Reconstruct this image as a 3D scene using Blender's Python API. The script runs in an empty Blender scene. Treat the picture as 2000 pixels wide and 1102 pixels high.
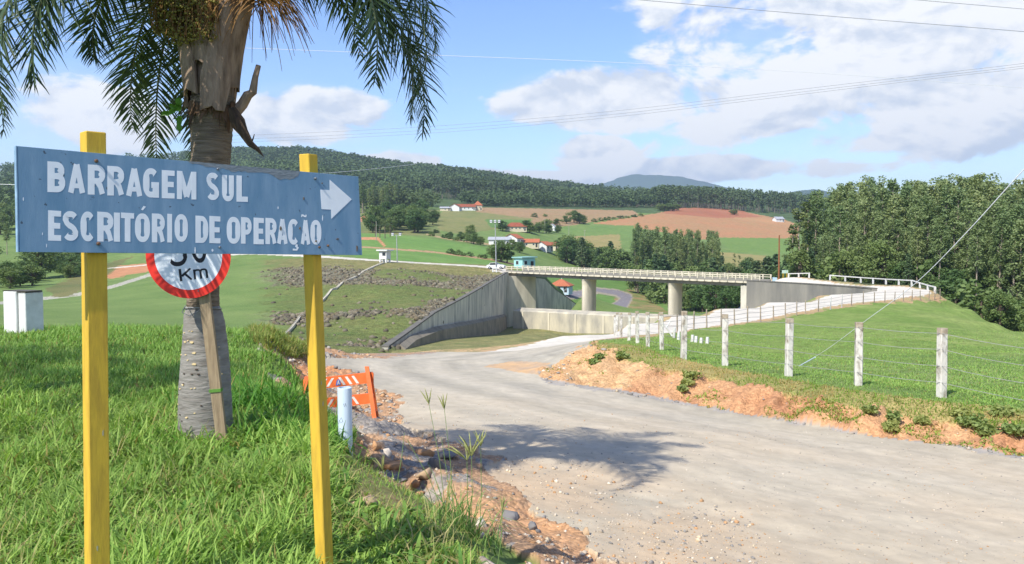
import bpy, math, random
import numpy as np
from mathutils import Vector, Matrix
R = math.radians
SC = bpy.context.scene
COL = SC.collection
random.seed(7); RNG = np.random.default_rng(11)

# ---------------------------------------------------------------- camera (eye at the origin, metres)
FPX = 1600.0; PITCH = math.atan(71/1600.0)
cam_d = bpy.data.cameras.new('camera'); cam = bpy.data.objects.new('camera', cam_d); COL.objects.link(cam)
cam_d.sensor_width = 36; cam_d.lens = 36*FPX/2000; cam_d.clip_start = .05; cam_d.clip_end = 40000
cam.location = (0, 0, 0); cam.rotation_euler = (R(90)-PITCH, 0, 0)
SC.camera = cam
# ---------------------------------------------------------------- light
SUN_EL, SUN_AZ = R(48), R(218)            # azimuth clockwise from +Y: sun behind the camera, to the left
EXPOSURE = 0.80
SC.view_settings.view_transform = 'Standard'; SC.view_settings.look = 'None'
SC.view_settings.gamma = 1; SC.view_settings.exposure = EXPOSURE
sd = bpy.data.lights.new('sun', 'SUN'); sd.energy = 3.95; sd.angle = R(.53); sd.color = (1, .955, .88)
so = bpy.data.objects.new('sun', sd); COL.objects.link(so)
sdir = Vector((math.sin(SUN_AZ)*math.cos(SUN_EL), math.cos(SUN_AZ)*math.cos(SUN_EL), math.sin(SUN_EL)))
so.rotation_euler = sdir.to_track_quat('Z', 'Y').to_euler(); so.location = sdir*50

def world():
    w = bpy.data.worlds.new('World'); SC.world = w; w.use_nodes = True
    nt = w.node_tree; nt.nodes.clear(); N = nt.nodes.new; L = nt.links.new
    def M(op, a, b=None, c=None, clamp=False):
        n = N('ShaderNodeMath'); n.operation = op; n.use_clamp = clamp
        for i, v in enumerate((a, b, c)):
            if v is None: continue
            if isinstance(v, (int, float)): n.inputs[i].default_value = v
            else: L(v, n.inputs[i])
        return n.outputs[0]
    out = N('ShaderNodeOutputWorld'); bg = N('ShaderNodeBackground'); bgc = N('ShaderNodeBackground'); mix = N('ShaderNodeMixShader')
    sky = N('ShaderNodeTexSky'); sky.sky_type = 'NISHITA'; sky.sun_disc = False
    sky.sun_elevation = SUN_EL; sky.sun_rotation = SUN_AZ; sky.air_density = 1.0; sky.dust_density = .25; sky.ozone_density = 2.5
    hs = N('ShaderNodeHueSaturation'); hs.inputs['Saturation'].default_value = 1.18; hs.inputs['Hue'].default_value = .514; L(sky.outputs[0], hs.inputs['Color']); L(hs.outputs[0], bg.inputs[0]); bg.inputs[1].default_value = .135
    tc = N('ShaderNodeTexCoord'); sep = N('ShaderNodeSeparateXYZ'); L(tc.outputs['Generated'], sep.inputs[0])
    az = M('ARCTAN2', sep.outputs[0], sep.outputs[1]); el = M('ARCSINE', sep.outputs[2])
    def noise(sx, sy, scale, det, ox=0., oy=0., rough=.55, dist=0.):
        c = N('ShaderNodeCombineXYZ'); L(M('ADD', M('MULTIPLY', az, sx), ox), c.inputs[0]); L(M('ADD', M('MULTIPLY', el, sy), oy), c.inputs[1])
        c.inputs[2].default_value = 3.3
        n = N('ShaderNodeTexNoise'); n.inputs['Scale'].default_value = scale; n.inputs['Detail'].default_value = det
        n.inputs['Roughness'].default_value = rough; n.inputs['Distortion'].default_value = dist
        L(c.outputs[0], n.inputs['Vector']); return n.outputs[0]
    # banks of cloud: (azimuth, elevation, half width, half height, weight), degrees
    F = None
    for a, e, wa, we, k in ((25, 14.5, 17, 7.8, .98), (33, 8.5, 18, 5, .85), (6.5, 9.8, 8.5, 2.6, 1.0), (16, 9.2, 8, 2.8, .9), (5.4, 6.3, 3.6, 1.7, 1.05), (24, 6.6, 6, 1.3, .8), (-3, 4.9, 3.5, .8, .8), (11, 4.6, 4, .8, .8),
                            (16, 5.2, 14, 1.0, .6), (-14, 8.6, 6.5, 2.4, .95), (-27, 8.0, 6, 3.4, .85), (-9, 5.6, 5.5, 1.2, .75), (0, 4.6, 9, .9, .65),
                            (-42, 12, 9, 4, .8), (90, 25, 45, 18, .55), (-110, 30, 40, 14, .5), (170, 25, 40, 15, .55), (0, 50, 25, 10, .3)):
        da = M('DIVIDE', M('SUBTRACT', az, R(a)), R(wa)); de = M('DIVIDE', M('SUBTRACT', el, R(e)), R(we))
        d2 = M('ADD', M('MULTIPLY', da, da), M('MULTIPLY', de, de))
        f = M('MULTIPLY', M('SUBTRACT', 1.0, d2), k, clamp=True)
        F = f if F is None else M('MAXIMUM', F, f)
    n1 = noise(1, 1.7, 9, 8, rough=.58, dist=.25)
    n1b = noise(1, 1.7, 9, 8, ox=-.008, oy=.020, rough=.58, dist=.25)
    n2 = noise(1, 2.2, 4.0, 4, ox=5)
    n3 = noise(1, 3.0, 14, 5, ox=9)
    dens = M('ADD', M('MULTIPLY', F, .95), M('MULTIPLY', M('SUBTRACT', n1, .5), 2.3))
    mr = N('ShaderNodeMapRange'); mr.interpolation_type = 'SMOOTHSTEP'; L(dens, mr.inputs[0])
    mr.inputs[1].default_value = .24; mr.inputs[2].default_value = .52
    # a thin veil of high cloud where a bank is
    veil = M('MULTIPLY', M('MULTIPLY', F, n3), .75, clamp=True)
    alpha = M('MAXIMUM', mr.outputs[0], veil)
    low = N('ShaderNodeMapRange'); L(el, low.inputs[0]); low.inputs[1].default_value = R(7.5); low.inputs[2].default_value = R(1.0); low.inputs[3].default_value = 0; low.inputs[4].default_value = .30
    alpha = M('MAXIMUM', alpha, low.outputs[0])
    lit = M('ADD', M('MULTIPLY', M('SUBTRACT', n1, n1b), 7.5), M('MULTIPLY', M('SUBTRACT', .56, n2), 2.3))
    lit = M('ADD', lit, .66, clamp=True)
    cr = N('ShaderNodeMix'); cr.data_type = 'RGBA'; L(lit, cr.inputs[0])
    cr.inputs[6].default_value = (.67, .73, .83, 1); cr.inputs[7].default_value = (1.0, 1.0, 1.0, 1)
    L(cr.outputs[2], bgc.inputs[0]); bgc.inputs[1].default_value = .66
    L(alpha, mix.inputs[0]); L(bg.outputs[0], mix.inputs[1]); L(bgc.outputs[0], mix.inputs[2]); L(mix.outputs[0], out.inputs[0])
world()
SC.render.engine = 'CYCLES'
SC.cycles.use_denoising = True
SC.cycles.max_bounces = 5; SC.cycles.diffuse_bounces = 3; SC.cycles.glossy_bounces = 2; SC.cycles.transmission_bounces = 3
SC.cycles.transparent_max_bounces = 6; SC.cycles.volume_bounces = 0

# ---------------------------------------------------------------- projection helpers (pixels of the 2000 x 1102 photograph)
CP, SP = math.cos(PITCH), math.sin(PITCH)
def ray(px, py):
    x = (px-1000)/FPX; v = (551-py)/FPX
    return np.array([x, CP+SP*v, -SP+CP*v])
def P(px, py, Y):
    d = ray(px, py); return Vector(d*(Y/d[1]))
def uv_of(X, Y, Z):
    f = Y*CP-Z*SP; v = (Y*SP+Z*CP)/f
    return 1000+FPX*X/f, 551-FPX*v
# ---------------------------------------------------------------- colour, materials
def lin(c):
    c = np.asarray(c, float)/255.
    return np.where(c <= .04045, c/12.92, ((c+.055)/1.055)**2.4)
def L4(c, k=1.): return tuple(float(x) for x in lin(c)*k)+(1.,)
MATS = {}
def mat(name, c1, c2=None, scale=6., rough=.85, bump=0., bscale=40., spec=.25, trans=0., detail=5, stretch=None, rand=0., thresh=None, metal=0., coord='Object', bdist=.02):
    """procedural two-tone material; c1, c2 are linear albedo triples"""
    if name in MATS: return MATS[name]
    m = bpy.data.materials.new(name); m.use_nodes = True; MATS[name] = m
    nt = m.node_tree; N = nt.nodes.new; L = nt.links.new; b = nt.nodes['Principled BSDF']
    b.inputs['Roughness'].default_value = rough; b.inputs['Specular IOR Level'].default_value = spec; b.inputs['Metallic'].default_value = metal
    tc = N('ShaderNodeTexCoord'); vec = tc.outputs[coord]
    if stretch:
        mp = N('ShaderNodeMapping'); mp.inputs['Scale'].default_value = stretch; L(vec, mp.inputs[0]); vec = mp.outputs[0]
    col = None
    c2 = c2 or tuple(x*.8 for x in c1)
    n = N('ShaderNodeTexNoise'); n.inputs['Scale'].default_value = scale; n.inputs['Detail'].default_value = detail; n.inputs['Roughness'].default_value = .6
    L(vec, n.inputs['Vector'])
    r = N('ShaderNodeMapRange'); L(n.outputs[0], r.inputs[0])
    lo, hi = thresh or (.3, .7)
    r.inputs[1].default_value = lo; r.inputs[2].default_value = hi
    mx = N('ShaderNodeMix'); mx.data_type = 'RGBA'; L(r.outputs[0], mx.inputs[0])
    mx.inputs[6].default_value = (*c1, 1); mx.inputs[7].default_value = (*c2, 1); col = mx.outputs[2]
    if rand:
        oi = N('ShaderNodeObjectInfo'); hs = N('ShaderNodeHueSaturation'); rr = N('ShaderNodeMapRange'); L(oi.outputs['Random'], rr.inputs[0])
        rr.inputs[3].default_value = 1-rand; rr.inputs[4].default_value = 1+rand; L(rr.outputs[0], hs.inputs['Value'])
        mm = N('ShaderNodeMath'); mm.operation = 'MULTIPLY_ADD'; L(oi.outputs['Random'], mm.inputs[0]); mm.inputs[1].default_value = -.05; mm.inputs[2].default_value = .52
        L(mm.outputs[0], hs.inputs['Hue']); L(col, hs.inputs['Color']); col = hs.outputs[0]
    L(col, b.inputs['Base Color'])
    if bump:
        nb = N('ShaderNodeTexNoise'); nb.inputs['Scale'].default_value = bscale; nb.inputs['Detail'].default_value = 6; L(vec, nb.inputs['Vector'])
        bp = N('ShaderNodeBump'); bp.inputs['Strength'].default_value = bump; bp.inputs['Distance'].default_value = bdist; L(nb.outputs[0], bp.inputs['Height']); L(bp.outputs[0], b.inputs['Normal'])
    if trans:
        tr = N('ShaderNodeBsdfTranslucent'); ms = N('ShaderNodeMixShader'); ms.inputs[0].default_value = trans
        g = N('ShaderNodeMix'); g.data_type = 'RGBA'; g.blend_type = 'MULTIPLY'; g.inputs[0].default_value = 1; L(col, g.inputs[6]); g.inputs[7].default_value = (1.35, 1.45, .6, 1)
        L(g.outputs[2], tr.inputs[0]); L(b.outputs[0], ms.inputs[1]); L(tr.outputs[0], ms.inputs[2])
        L(ms.outputs[0], nt.nodes['Material Output'].inputs[0])
    return m
def mat_attr(name, rough=.95, bump=.4, bscale=30., var=.25, vscale=8., trans=0., bdist=.03, speck=0.):
    """material that reads the albedo stored per vertex and breaks it up with fine noise"""
    if name in MATS: return MATS[name]
    m = bpy.data.materials.new(name); m.use_nodes = True; MATS[name] = m
    nt = m.node_tree; N = nt.nodes.new; L = nt.links.new; b = nt.nodes['Principled BSDF']
    b.inputs['Roughness'].default_value = rough; b.inputs['Specular IOR Level'].default_value = .15
    at = N('ShaderNodeAttribute'); at.attribute_name = 'Col'
    geo = N('ShaderNodeNewGeometry')
    n = N('ShaderNodeTexNoise'); n.inputs['Scale'].default_value = vscale; n.inputs['Detail'].default_value = 8; n.inputs['Roughness'].default_value = .68; L(geo.outputs['Position'], n.inputs['Vector'])
    r = N('ShaderNodeMapRange'); L(n.outputs[0], r.inputs[0]); r.inputs[1].default_value = .25; r.inputs[2].default_value = .75
    r.inputs[3].default_value = 1-var; r.inputs[4].default_value = 1+var
    mx = N('ShaderNodeVectorMath'); mx.operation = 'SCALE'; L(at.outputs['Color'], mx.inputs[0]); L(r.outputs[0], mx.inputs['Scale']); col = mx.outputs[0]
    hgt = None
    if speck:
        v = N('ShaderNodeTexVoronoi'); v.inputs['Scale'].default_value = speck; L(geo.outputs['Position'], v.inputs['Vector'])
        rr = N('ShaderNodeSeparateColor'); L(v.outputs['Color'], rr.inputs[0])
        q = N('ShaderNodeMapRange'); L(rr.outputs[0], q.inputs[0]); q.inputs[3].default_value = .72; q.inputs[4].default_value = 1.22
        m2 = N('ShaderNodeVectorMath'); m2.operation = 'SCALE'; L(col, m2.inputs[0]); L(q.outputs[0], m2.inputs['Scale']); col = m2.outputs[0]
        hgt = v.outputs['Distance']
    L(col, b.inputs['Base Color'])
    if bump:
        nb = N('ShaderNodeTexNoise'); nb.inputs['Scale'].default_value = bscale; nb.inputs['Detail'].default_value = 8; nb.inputs['Roughness'].default_value = .65; L(geo.outputs['Position'], nb.inputs['Vector'])
        h = nb.outputs[0]
        if hgt:
            s = N('ShaderNodeMath'); s.operation = 'MULTIPLY_ADD'; L(hgt, s.inputs[0]); s.inputs[1].default_value = -.8; L(h, s.inputs[2]); h = s.outputs[0]
        bp = N('ShaderNodeBump'); bp.inputs['Strength'].default_value = bump; bp.inputs['Distance'].default_value = bdist; L(h, bp.inputs['Height']); L(bp.outputs[0], b.inputs['Normal'])
    if trans:
        tr = N('ShaderNodeBsdfTranslucent'); ms = N('ShaderNodeMixShader'); ms.inputs[0].default_value = trans
        g = N('ShaderNodeVectorMath'); g.operation = 'MULTIPLY'; L(col, g.inputs[0]); g.inputs[1].default_value = (1.25, 1.3, .75)
        L(g.outputs[0], tr.inputs[0]); L(b.outputs[0], ms.inputs[1]); L(tr.outputs[0], ms.inputs[2]); L(ms.outputs[0], nt.nodes['Material Output'].inputs[0])
    return m
# ---------------------------------------------------------------- mesh helpers
def big_mesh(name, V, Q, m, parent=None, col=None, smooth=False, origin=None):
    """V (n,3) array, Q (k,4) or (k,3) array; col (n,3) albedo per vertex"""
    me = bpy.data.meshes.new(name); V = np.asarray(V, np.float32); Q = np.asarray(Q, np.int32)
    if origin is not None: V = V-np.asarray(origin, np.float32)
    k, c = Q.shape
    me.vertices.add(len(V)); me.vertices.foreach_set('co', V.ravel())
    me.loops.add(k*c); me.loops.foreach_set('vertex_index', Q.ravel())
    me.polygons.add(k); me.polygons.foreach_set('loop_start', np.arange(0, k*c, c, dtype=np.int32)); me.polygons.foreach_set('loop_total', np.full(k, c, np.int32))
    if smooth: me.polygons.foreach_set('use_smooth', np.ones(k, bool))
    if col is not None:
        a = me.color_attributes.new('Col', 'FLOAT_COLOR', 'POINT'); cc = np.ones((len(V), 4), np.float32); cc[:, :3] = col
        a.data.foreach_set('color', cc.ravel())
    me.update(); me.validate()
    if m: me.materials.append(m)
    o = bpy.data.objects.new(name, me); COL.objects.link(o)
    if parent: o.parent = parent
    return o
class MB:
    """collects shapes and links them as ONE mesh object"""
    def __init__(s): s.v = []; s.f = []
    def add(s, vs, fs):
        n = len(s.v); s.v += [Vector(v) for v in vs]; s.f += [tuple(i+n for i in f) for f in fs]; return s
    def box(s, c, size, rot=None, taper=1., bev=0.):
        a, b, h = (x/2 for x in size); c = Vector(c); rot = rot or Matrix.Identity(3)
        if isinstance(rot, (int, float)): rot = Matrix.Rotation(rot, 3, 'Z')
        if not bev:
            p = [Vector((x*(taper if z > 0 else 1), y*(taper if z > 0 else 1), z)) for z in (-h, h) for x, y in ((-a, -b), (a, -b), (a, b), (-a, b))]
            return s.add([c+rot@q for q in p], [(3, 2, 1, 0), (4, 5, 6, 7), (0, 1, 5, 4), (1, 2, 6, 5), (2, 3, 7, 6), (3, 0, 4, 7)])
        e = bev; rg = []
        for z, k in ((-h, e), (-h+e, 0), (h-e, 0), (h, e)):
            A, B = a-k, b-k; g = e if k == 0 else e*.6
            rg.append([c+rot@Vector((x, y, z)) for x, y in ((-A+g, -B), (A-g, -B), (A, -B+g), (A, B-g), (A-g, B), (-A+g, B), (-A, B-g), (-A, -B+g))])
        return s.rings(rg)
    def rings(s, rg, cap=True, closed=True):
        n = len(rg[0]); base = len(s.v)
        for r in rg: s.v += [Vector(p) for p in r]
        for i in range(len(rg)-1):
            for j in range(n if closed else n-1):
                k = (j+1) % n; s.f.append((base+i*n+j, base+i*n+k, base+(i+1)*n+k, base+(i+1)*n+j))
        if cap and closed:
            s.f.append(tuple(base+j for j in reversed(range(n)))); s.f.append(tuple(base+(len(rg)-1)*n+j for j in range(n)))
        return s
    def tube(s, pts, r, n=8, cap=True, wob=0.):
        pts = [Vector(p) for p in pts]; rs = r if isinstance(r, (list, tuple)) else [r]*len(pts); rg = []
        t0 = (pts[1]-pts[0]).normalized(); a = t0.orthogonal().normalized()
        for i, p in enumerate(pts):
            t = (pts[min(i+1, len(pts)-1)]-pts[max(i-1, 0)]).normalized()
            a = (a-t*a.dot(t)); a = a.normalized() if a.length > 1e-6 else t.orthogonal().normalized()
            b = t.cross(a)
            rg.append([p+(a*math.cos(2*math.pi*j/n)+b*math.sin(2*math.pi*j/n))*rs[i]*(1+random.uniform(-wob, wob)) for j in range(n)])
        return s.rings(rg, cap)
    def prism(s, poly, a, b):
        """poly: 3-D points of one flat outline, extruded from +a to +b (vectors)"""
        n = len(poly); a, b = Vector(a), Vector(b)
        return s.add([Vector(p)+a for p in poly]+[Vector(p)+b for p in poly],
                     [tuple(reversed(range(n))), tuple(range(n, 2*n))]+[(i, (i+1) % n, n+(i+1) % n, n+i) for i in range(n)])
    def build(s, name, m, parent=None, origin=None, smooth=False):
        o = Vector(origin) if origin is not None else Vector((0, 0, 0))
        me = bpy.data.meshes.new(name); me.from_pydata([tuple(v-o) for v in s.v], [], s.f); me.materials.append(m)
        if smooth:
            for p in me.polygons: p.use_smooth = True
        me.update(); ob = bpy.data.objects.new(name, me); COL.objects.link(ob)
        if parent: ob.parent = parent
        return ob
def tag(o, label, cat, group=None):
    o['label'] = label; o['category'] = cat
    if group: o['group'] = group
    return o
def thing(name, label, cat, loc=(0, 0, 0), group=None, rz=0.):
    o = bpy.data.objects.new(name, None); COL.objects.link(o); o.location = loc; o.rotation_euler = (0, 0, rz); o.empty_display_size = .2
    return tag(o, label, cat, group)
def structure(o): o['kind'] = 'structure'; return o
def stuff(o, label=None, cat=None):
    o['kind'] = 'stuff'
    if label: o['label'] = label; o['category'] = cat
    return o
def dup(root, loc, rz=0., scale=(1, 1, 1), label=None, group=None):
    r = root.copy(); COL.objects.link(r); r.location = loc; r.rotation_euler = (0, 0, rz); r.scale = scale
    if label: r['label'] = label
    if group: r['group'] = group
    for ch in root.children:
        c = ch.copy(); COL.objects.link(c); c.parent = r
        for g in ch.children:
            d = g.copy(); COL.objects.link(d); d.parent = c
    return r
# ---------------------------------------------------------------- numpy noise
def vnoise(x, y, seed=0):
    xi = np.floor(x).astype(np.int64); yi = np.floor(y).astype(np.int64); fx = x-xi; fy = y-yi
    fx = fx*fx*(3-2*fx); fy = fy*fy*(3-2*fy)
    def h(a, b):
        n = (a*374761393+b*668265263+seed*1442695041) & 0x7fffffff
        n = ((n ^ (n >> 13))*1274126177) & 0x7fffffff
        n = n ^ (n >> 16); return (n & 0xffff)/65535.
    return (h(xi, yi)*(1-fx)+h(xi+1, yi)*fx)*(1-fy)+(h(xi, yi+1)*(1-fx)+h(xi+1, yi+1)*fx)*fy
def fbm(x, y, o=4, seed=0, g=.55):
    s = 0.; a = 1.; t = 0.
    for i in range(o):
        s = s+a*vnoise(x*2**i+17.3*i, y*2**i-9.1*i, seed+i); t += a; a *= g
    return s/t
def pip(x, y, poly):
    c = np.zeros(np.shape(x), bool); n = len(poly)
    for i in range(n):
        x1, y1 = poly[i]; x2, y2 = poly[i-1]
        with np.errstate(divide='ignore', invalid='ignore'):
            c ^= ((y1 > y) != (y2 > y)) & (x < (x2-x1)*(y-y1)/((y2-y1) if y2 != y1 else 1e-9)+x1)
    return c
def sstep(x, a, b):
    t = np.clip((x-a)/(b-a), 0, 1); return t*t*(3-2*t)
# ================================================================ TERRAIN: one height field in (x/y, ln y), from surveyed points
TP = []
def tp(px, Y, z): TP.append(((px-1000)/FPX, math.log(Y), z))
def ty(px, Y, py): tp(px, Y, float(P(px, py, Y).z))
# lawn plateau
for px in (-1700, -900, -500, -250, 0, 200, 380):
    for Y in (2.2, 3, 4, 5.2, 6.8, 8.8, 11.5, 14.5, 18): tp(px, Y, -1.62-.0135*Y)
    for Y, z in ((21, -2.3), (26, -3.3), (33, -4.5), (45, -5.6)): tp(px, Y, z)
for px in (470, 520):
    for Y in (2.2, 3, 4, 5.2, 6.8, 8.8, 11.5, 14): tp(px, Y, -1.62-.0135*Y)
    tp(px, 17, -1.9); tp(px, 20, -2.1)
tp(470, 25, -3.0); tp(470, 33, -4.4); tp(470, 45, -5.7)
tp(520, 22.5, -2.45); tp(520, 24, -3.3); tp(520, 33, -4.5); tp(520, 45, -5.8)
# lawn edge and the cut bank running away from the camera
for px, Y in ((590, 2.2), (590, 3), (590, 4), (590, 5.2), (590, 6.5), (590, 8), (575, 9.6), (555, 11.5), (540, 13.5), (528, 15.5)): tp(px, Y, -1.62-.0135*Y)
for px, Y, z in ((700, 2.2, -1.66), (800, 2.2, -1.68), (700, 3, -1.68), (800, 3, -1.7), (700, 4.2, -1.7), (800, 4, -1.72), (870, 3, -1.74), (900, 4.3, -1.78), (930, 4.9, -1.86),
                 (640, 7.4, -1.74), (690, 6.6, -1.78), (760, 5.9, -1.80), (840, 5.4, -1.82), (900, 5.2, -1.86), (960, 4.6, -1.86), (1010, 3.4, -1.8), (1060, 2.3, -1.8),
                 (655, 8.6, -2.0), (700, 8.2, -2.15), (760, 7.4, -2.16), (840, 6.7, -2.18), (900, 6.3, -2.18), (960, 5.7, -2.14), (1030, 4.4, -2.02), (1100, 3.0, -1.95),
                 (600, 10.5, -2.35), (640, 11, -2.55), (575, 12.6, -2.5), (572, 15, -2.75), (560, 17, -2.9), (548, 18.5, -2.85), (556, 20.5, -2.35), (540, 20.5, -2.2), (575, 23, -2.75), (600, 26, -3.15), (620, 23, -3.3), (590, 20.5, -3.05),
                 (640, 29, -3.9), (600, 32, -4.3)): tp(px, Y, z)
# gravel road, foreground to junction
for px, Y, z in ((740, 13.7, -3.0), (650, 14.5, -2.95), (720, 10.2, -2.5), (760, 12, -2.66), (820, 9, -2.42), (900, 8.2, -2.42), (1000, 7.2, -2.4), (1000, 5.4, -2.16), (1100, 4.6, -2.1),
                 (1100, 6, -2.28), (1300, 4, -2.2), (1300, 6, -2.42), (1500, 4, -2.3), (1500, 6.7, -2.6), (1800, 4, -2.4), (1800, 7, -2.75), (2150, 4, -2.5), (2150, 7, -2.9), (2700, 4, -2.6), (2700, 7, -3.0),
                 (1300, 2.3, -2.0), (1800, 2.3, -2.2), (2700, 2.3, -2.4), (3600, 2.3, -2.5), (3600, 5, -2.8), (3600, 8, -3.2),
                 (1050, 11.6, -2.76), (900, 12, -2.73), (1200, 10, -2.75), (1400, 10, -2.88), (1700, 10, -3.05), (2000, 10, -3.2), (2600, 10, -3.3), (1200, 14.5, -3.14), (1400, 14, -3.2), (1600, 13, -3.28), (1900, 12.3, -3.4),
                 (850, 15, -3.0), (1000, 15.5, -3.08), (720, 17.5, -3.07), (640, 18.5, -3.12), (850, 18.5, -3.25), (1000, 19, -3.3), (700, 24, -3.55), (850, 28, -4.1), (760, 30, -4.2), (680, 30, -4.1), (900, 34, -4.72), (1000, 26, -3.95),
                 (1000, 38, -5.2), (1060, 28, -4.15), (1100, 35, -4.85), (850, 36, -4.97), (850, 43, -5.6), (700, 38, -5.1), (640, 38, -4.95), (640, 45, -6.0), (700, 45, -5.95), (1000, 45, -5.85), (1000, 50, -6.25), (1080, 50, -6.1), (1100, 57, -6.3)): tp(px, Y, z)
# sandy bank right of the road: foot, top, crest of the verge
for px, py, Y in ((1060, 738, 22), (1150, 752, 20.5), (1220, 765, 19.7), (1300, 777, 19), (1400, 795, 18), (1475, 808, 17.2), (1550, 822, 16.5), (1625, 835, 15.9), (1700, 848, 15.3), (1850, 864, 14.7), (2000, 886, 13.9), (2200, 915, 12.9), (2600, 960, 11.6)): ty(px, Y, py)
for px, py, Y in ((1100, 705, 24.5), (1150, 672, 26), (1200, 688, 24.6), (1300, 716, 22), (1400, 737, 20), (1475, 752, 18.8), (1550, 767, 17.8), (1625, 779, 17), (1700, 792, 16.3), (1850, 815, 15.6), (2000, 835, 14.9), (2200, 862, 13.9), (2600, 905, 12.7)): ty(px, Y, py)
for px, py, Y in ((1845, 770, 16.9), (1680, 751, 18.4), (1543, 733, 20.2), (1417, 713, 22.6), (1338, 700, 24.2), (1270, 688, 27), (2000, 785, 16.3), (2300, 815, 15.2), (1210, 675, 29), (1170, 668, 30)): ty(px, Y, py)
for px, Y, z in ((1150, 36, -4.75), (1180, 42, -4.9), (1200, 50, -5.5), (1213, 46, -5.15), (1228, 40, -4.65), (1246, 35.5, -4.25), (1268, 32, -3.95), (1294, 30, -3.82), (1160, 50, -5.75), (1230, 55, -5.95), (1300, 46, -5.1), (1350, 36, -4.3), (1300, 58, -6.1)): tp(px, Y, z)
# meadow
for px, py, Y in ((1417, 704, 25.5), (1543, 714, 25), (1700, 738, 22), (1850, 757, 20), (2000, 770, 19), (2300, 800, 17.5), (1500, 690, 36), (1700, 701, 31), (1850, 710, 28), (2000, 720, 25.5), (2300, 745, 22),
                  (1400, 662, 47), (1500, 655, 50), (1600, 655, 50), (1700, 655, 50), (1850, 668, 42), (2000, 690, 35), (2300, 730, 28)): ty(px, Y, py)
for px, py, Y in ((1830, 600, 88), (1830, 640, 60), (1900, 607, 88), (1950, 630, 74), (2000, 652, 60), (2100, 690, 46), (2300, 730, 38), (1700, 610, 80), (1600, 625, 68), (1500, 637, 60), (1400, 645, 56)): ty(px, Y, py)
for px, Y, z in ((2000, 70, -8.4), (1950, 86, -8.8), (1900, 103, -9.6), (1870, 118, -9.6), (2000, 90, -12), (2100, 56, -6.6), (2100, 75, -11), (2300, 48, -6), (2300, 65, -10), (2700, 40, -5), (2700, 65, -10), (2700, 20, -3.6), (3600, 12, -3.6), (3600, 25, -4.2), (3600, 60, -9), (1900, 125, -12), (2000, 120, -14)): tp(px, Y, z)
# lower road up to the hairpin and the approach to the bridge
for px, Ys in ((1150, (53, 58)), (1230, (56, 61, 66)), (1300, (63, 68, 73)), (1400, (67, 74, 82)), (1500, (72, 80, 91)), (1600, (80, 90, 104)), (1700, (90, 100, 112)), (1780, (102, 110, 118)), (1825, (108, 116, 123))):
    for Y in Ys: tp(px, Y, -6.32)
for px, Y in ((1740, 122), (1700, 128), (1650, 134), (1600, 138), (1550, 143), (1510, 148), (1500, 156), (1560, 152), (1620, 146), (1680, 140), (1740, 132), (1800, 128)): tp(px, Y, -6.32)
for px, Y, z in ((1840, 130, -7.5), (1760, 145, -8), (1680, 155, -8), (1580, 165, -8.2), (1500, 172, -8.5), (1700, 170, -12), (1850, 150, -13), (1550, 190, -13)): tp(px, Y, z)
# channel between the walls
for px, Y, z in ((1150, 64, -8), (1230, 72, -8.5), (1300, 79, -8.2), (1400, 88, -8.2), (1500, 97, -8.2), (1600, 109, -8.0), (1680, 116, -7.4), (1300, 95, -12), (1400, 105, -12.5), (1500, 112, -12), (1560, 122, -12), (1600, 125, -10), (1470, 142, -15), (1400, 130, -16),
                 (760, 58, -7.7), (800, 58, -7.6), (760, 68, -9.0), (850, 60, -7.65), (900, 60, -7.6), (1000, 60, -7.5), (1080, 62, -7.6), (865, 88, -10.3), (900, 85, -9.9), (1000, 80, -9.4), (1000, 100, -11.4), (1080, 80, -9.5), (945, 122, -13.3), (1000, 125, -13.6), (1080, 110, -12.4), (1000, 150, -15.9), (1100, 140, -15.4), (1000, 166, -17.0), (1150, 100, -11.8), (1200, 150, -16.2),
                 (1080, 166, -17), (1200, 166, -17), (1300, 155, -17), (1400, 150, -17), (1465, 148, -17), (1070, 180, -17.5), (1140, 185, -18), (1250, 185, -18.5), (1350, 180, -18.5), (1440, 172, -18.5)): tp(px, Y, z)
# upstream face of the dam, left of the training wall
for px, Y, z in ((740, 68, -8.6), (640, 62, -8.5), (700, 62, -8.6), (590, 62, -8.3), (640, 52, -7.2), (700, 52, -7.1), (800, 84, -7.9), (845, 91, -7.45), (830, 92, -7.4), (905, 118, -7.15), (925, 125, -6.95), (960, 150, -6.45), (985, 174, -6.1), (950, 150, -6.3),
                 (700, 85, -8.9), (640, 85, -8.8), (590, 85, -8.7), (780, 110, -7.5), (700, 115, -7.6), (620, 115, -7.7), (850, 130, -6.7), (760, 145, -6.2), (680, 150, -5.8), (900, 160, -5.8), (800, 170, -5.2),
                 (985, 182, -5.5), (950, 184, -5.1), (900, 185, -4.85), (850, 187, -4.6), (800, 190, -4.3), (750, 193, -3.95), (700, 197, -3.65), (640, 202, -3.1), (560, 210, -2.7), (480, 215, -2.6),
                 (985, 189, -5.5), (950, 192, -5.0), (900, 194, -4.65), (850, 196, -4.35), (800, 199, -4.05), (750, 203, -3.6), (700, 207, -3.2), (640, 213, -2.6), (560, 221, -2.1), (480, 226, -2.0),
                 (590, 160, -5.2), (500, 160, -5.4), (500, 100, -8.3), (500, 70, -7.9), (400, 70, -7.6), (400, 120, -8.3)): tp(px, Y, z)
# behind the crest: guardhouse terrace, downstream slope
for px, Y, z in ((1000, 192, -5.6), (1030, 192, -5.7), (1000, 205, -5.6), (1040, 205, -5.7), (1048, 200, -6.2), (1066, 210, -8.2), (1085, 222, -11.5), (1110, 240, -15.5), (1130, 250, -18), (1000, 225, -6), (1050, 230, -8), (1090, 250, -13)): tp(px, Y, z)
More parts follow.
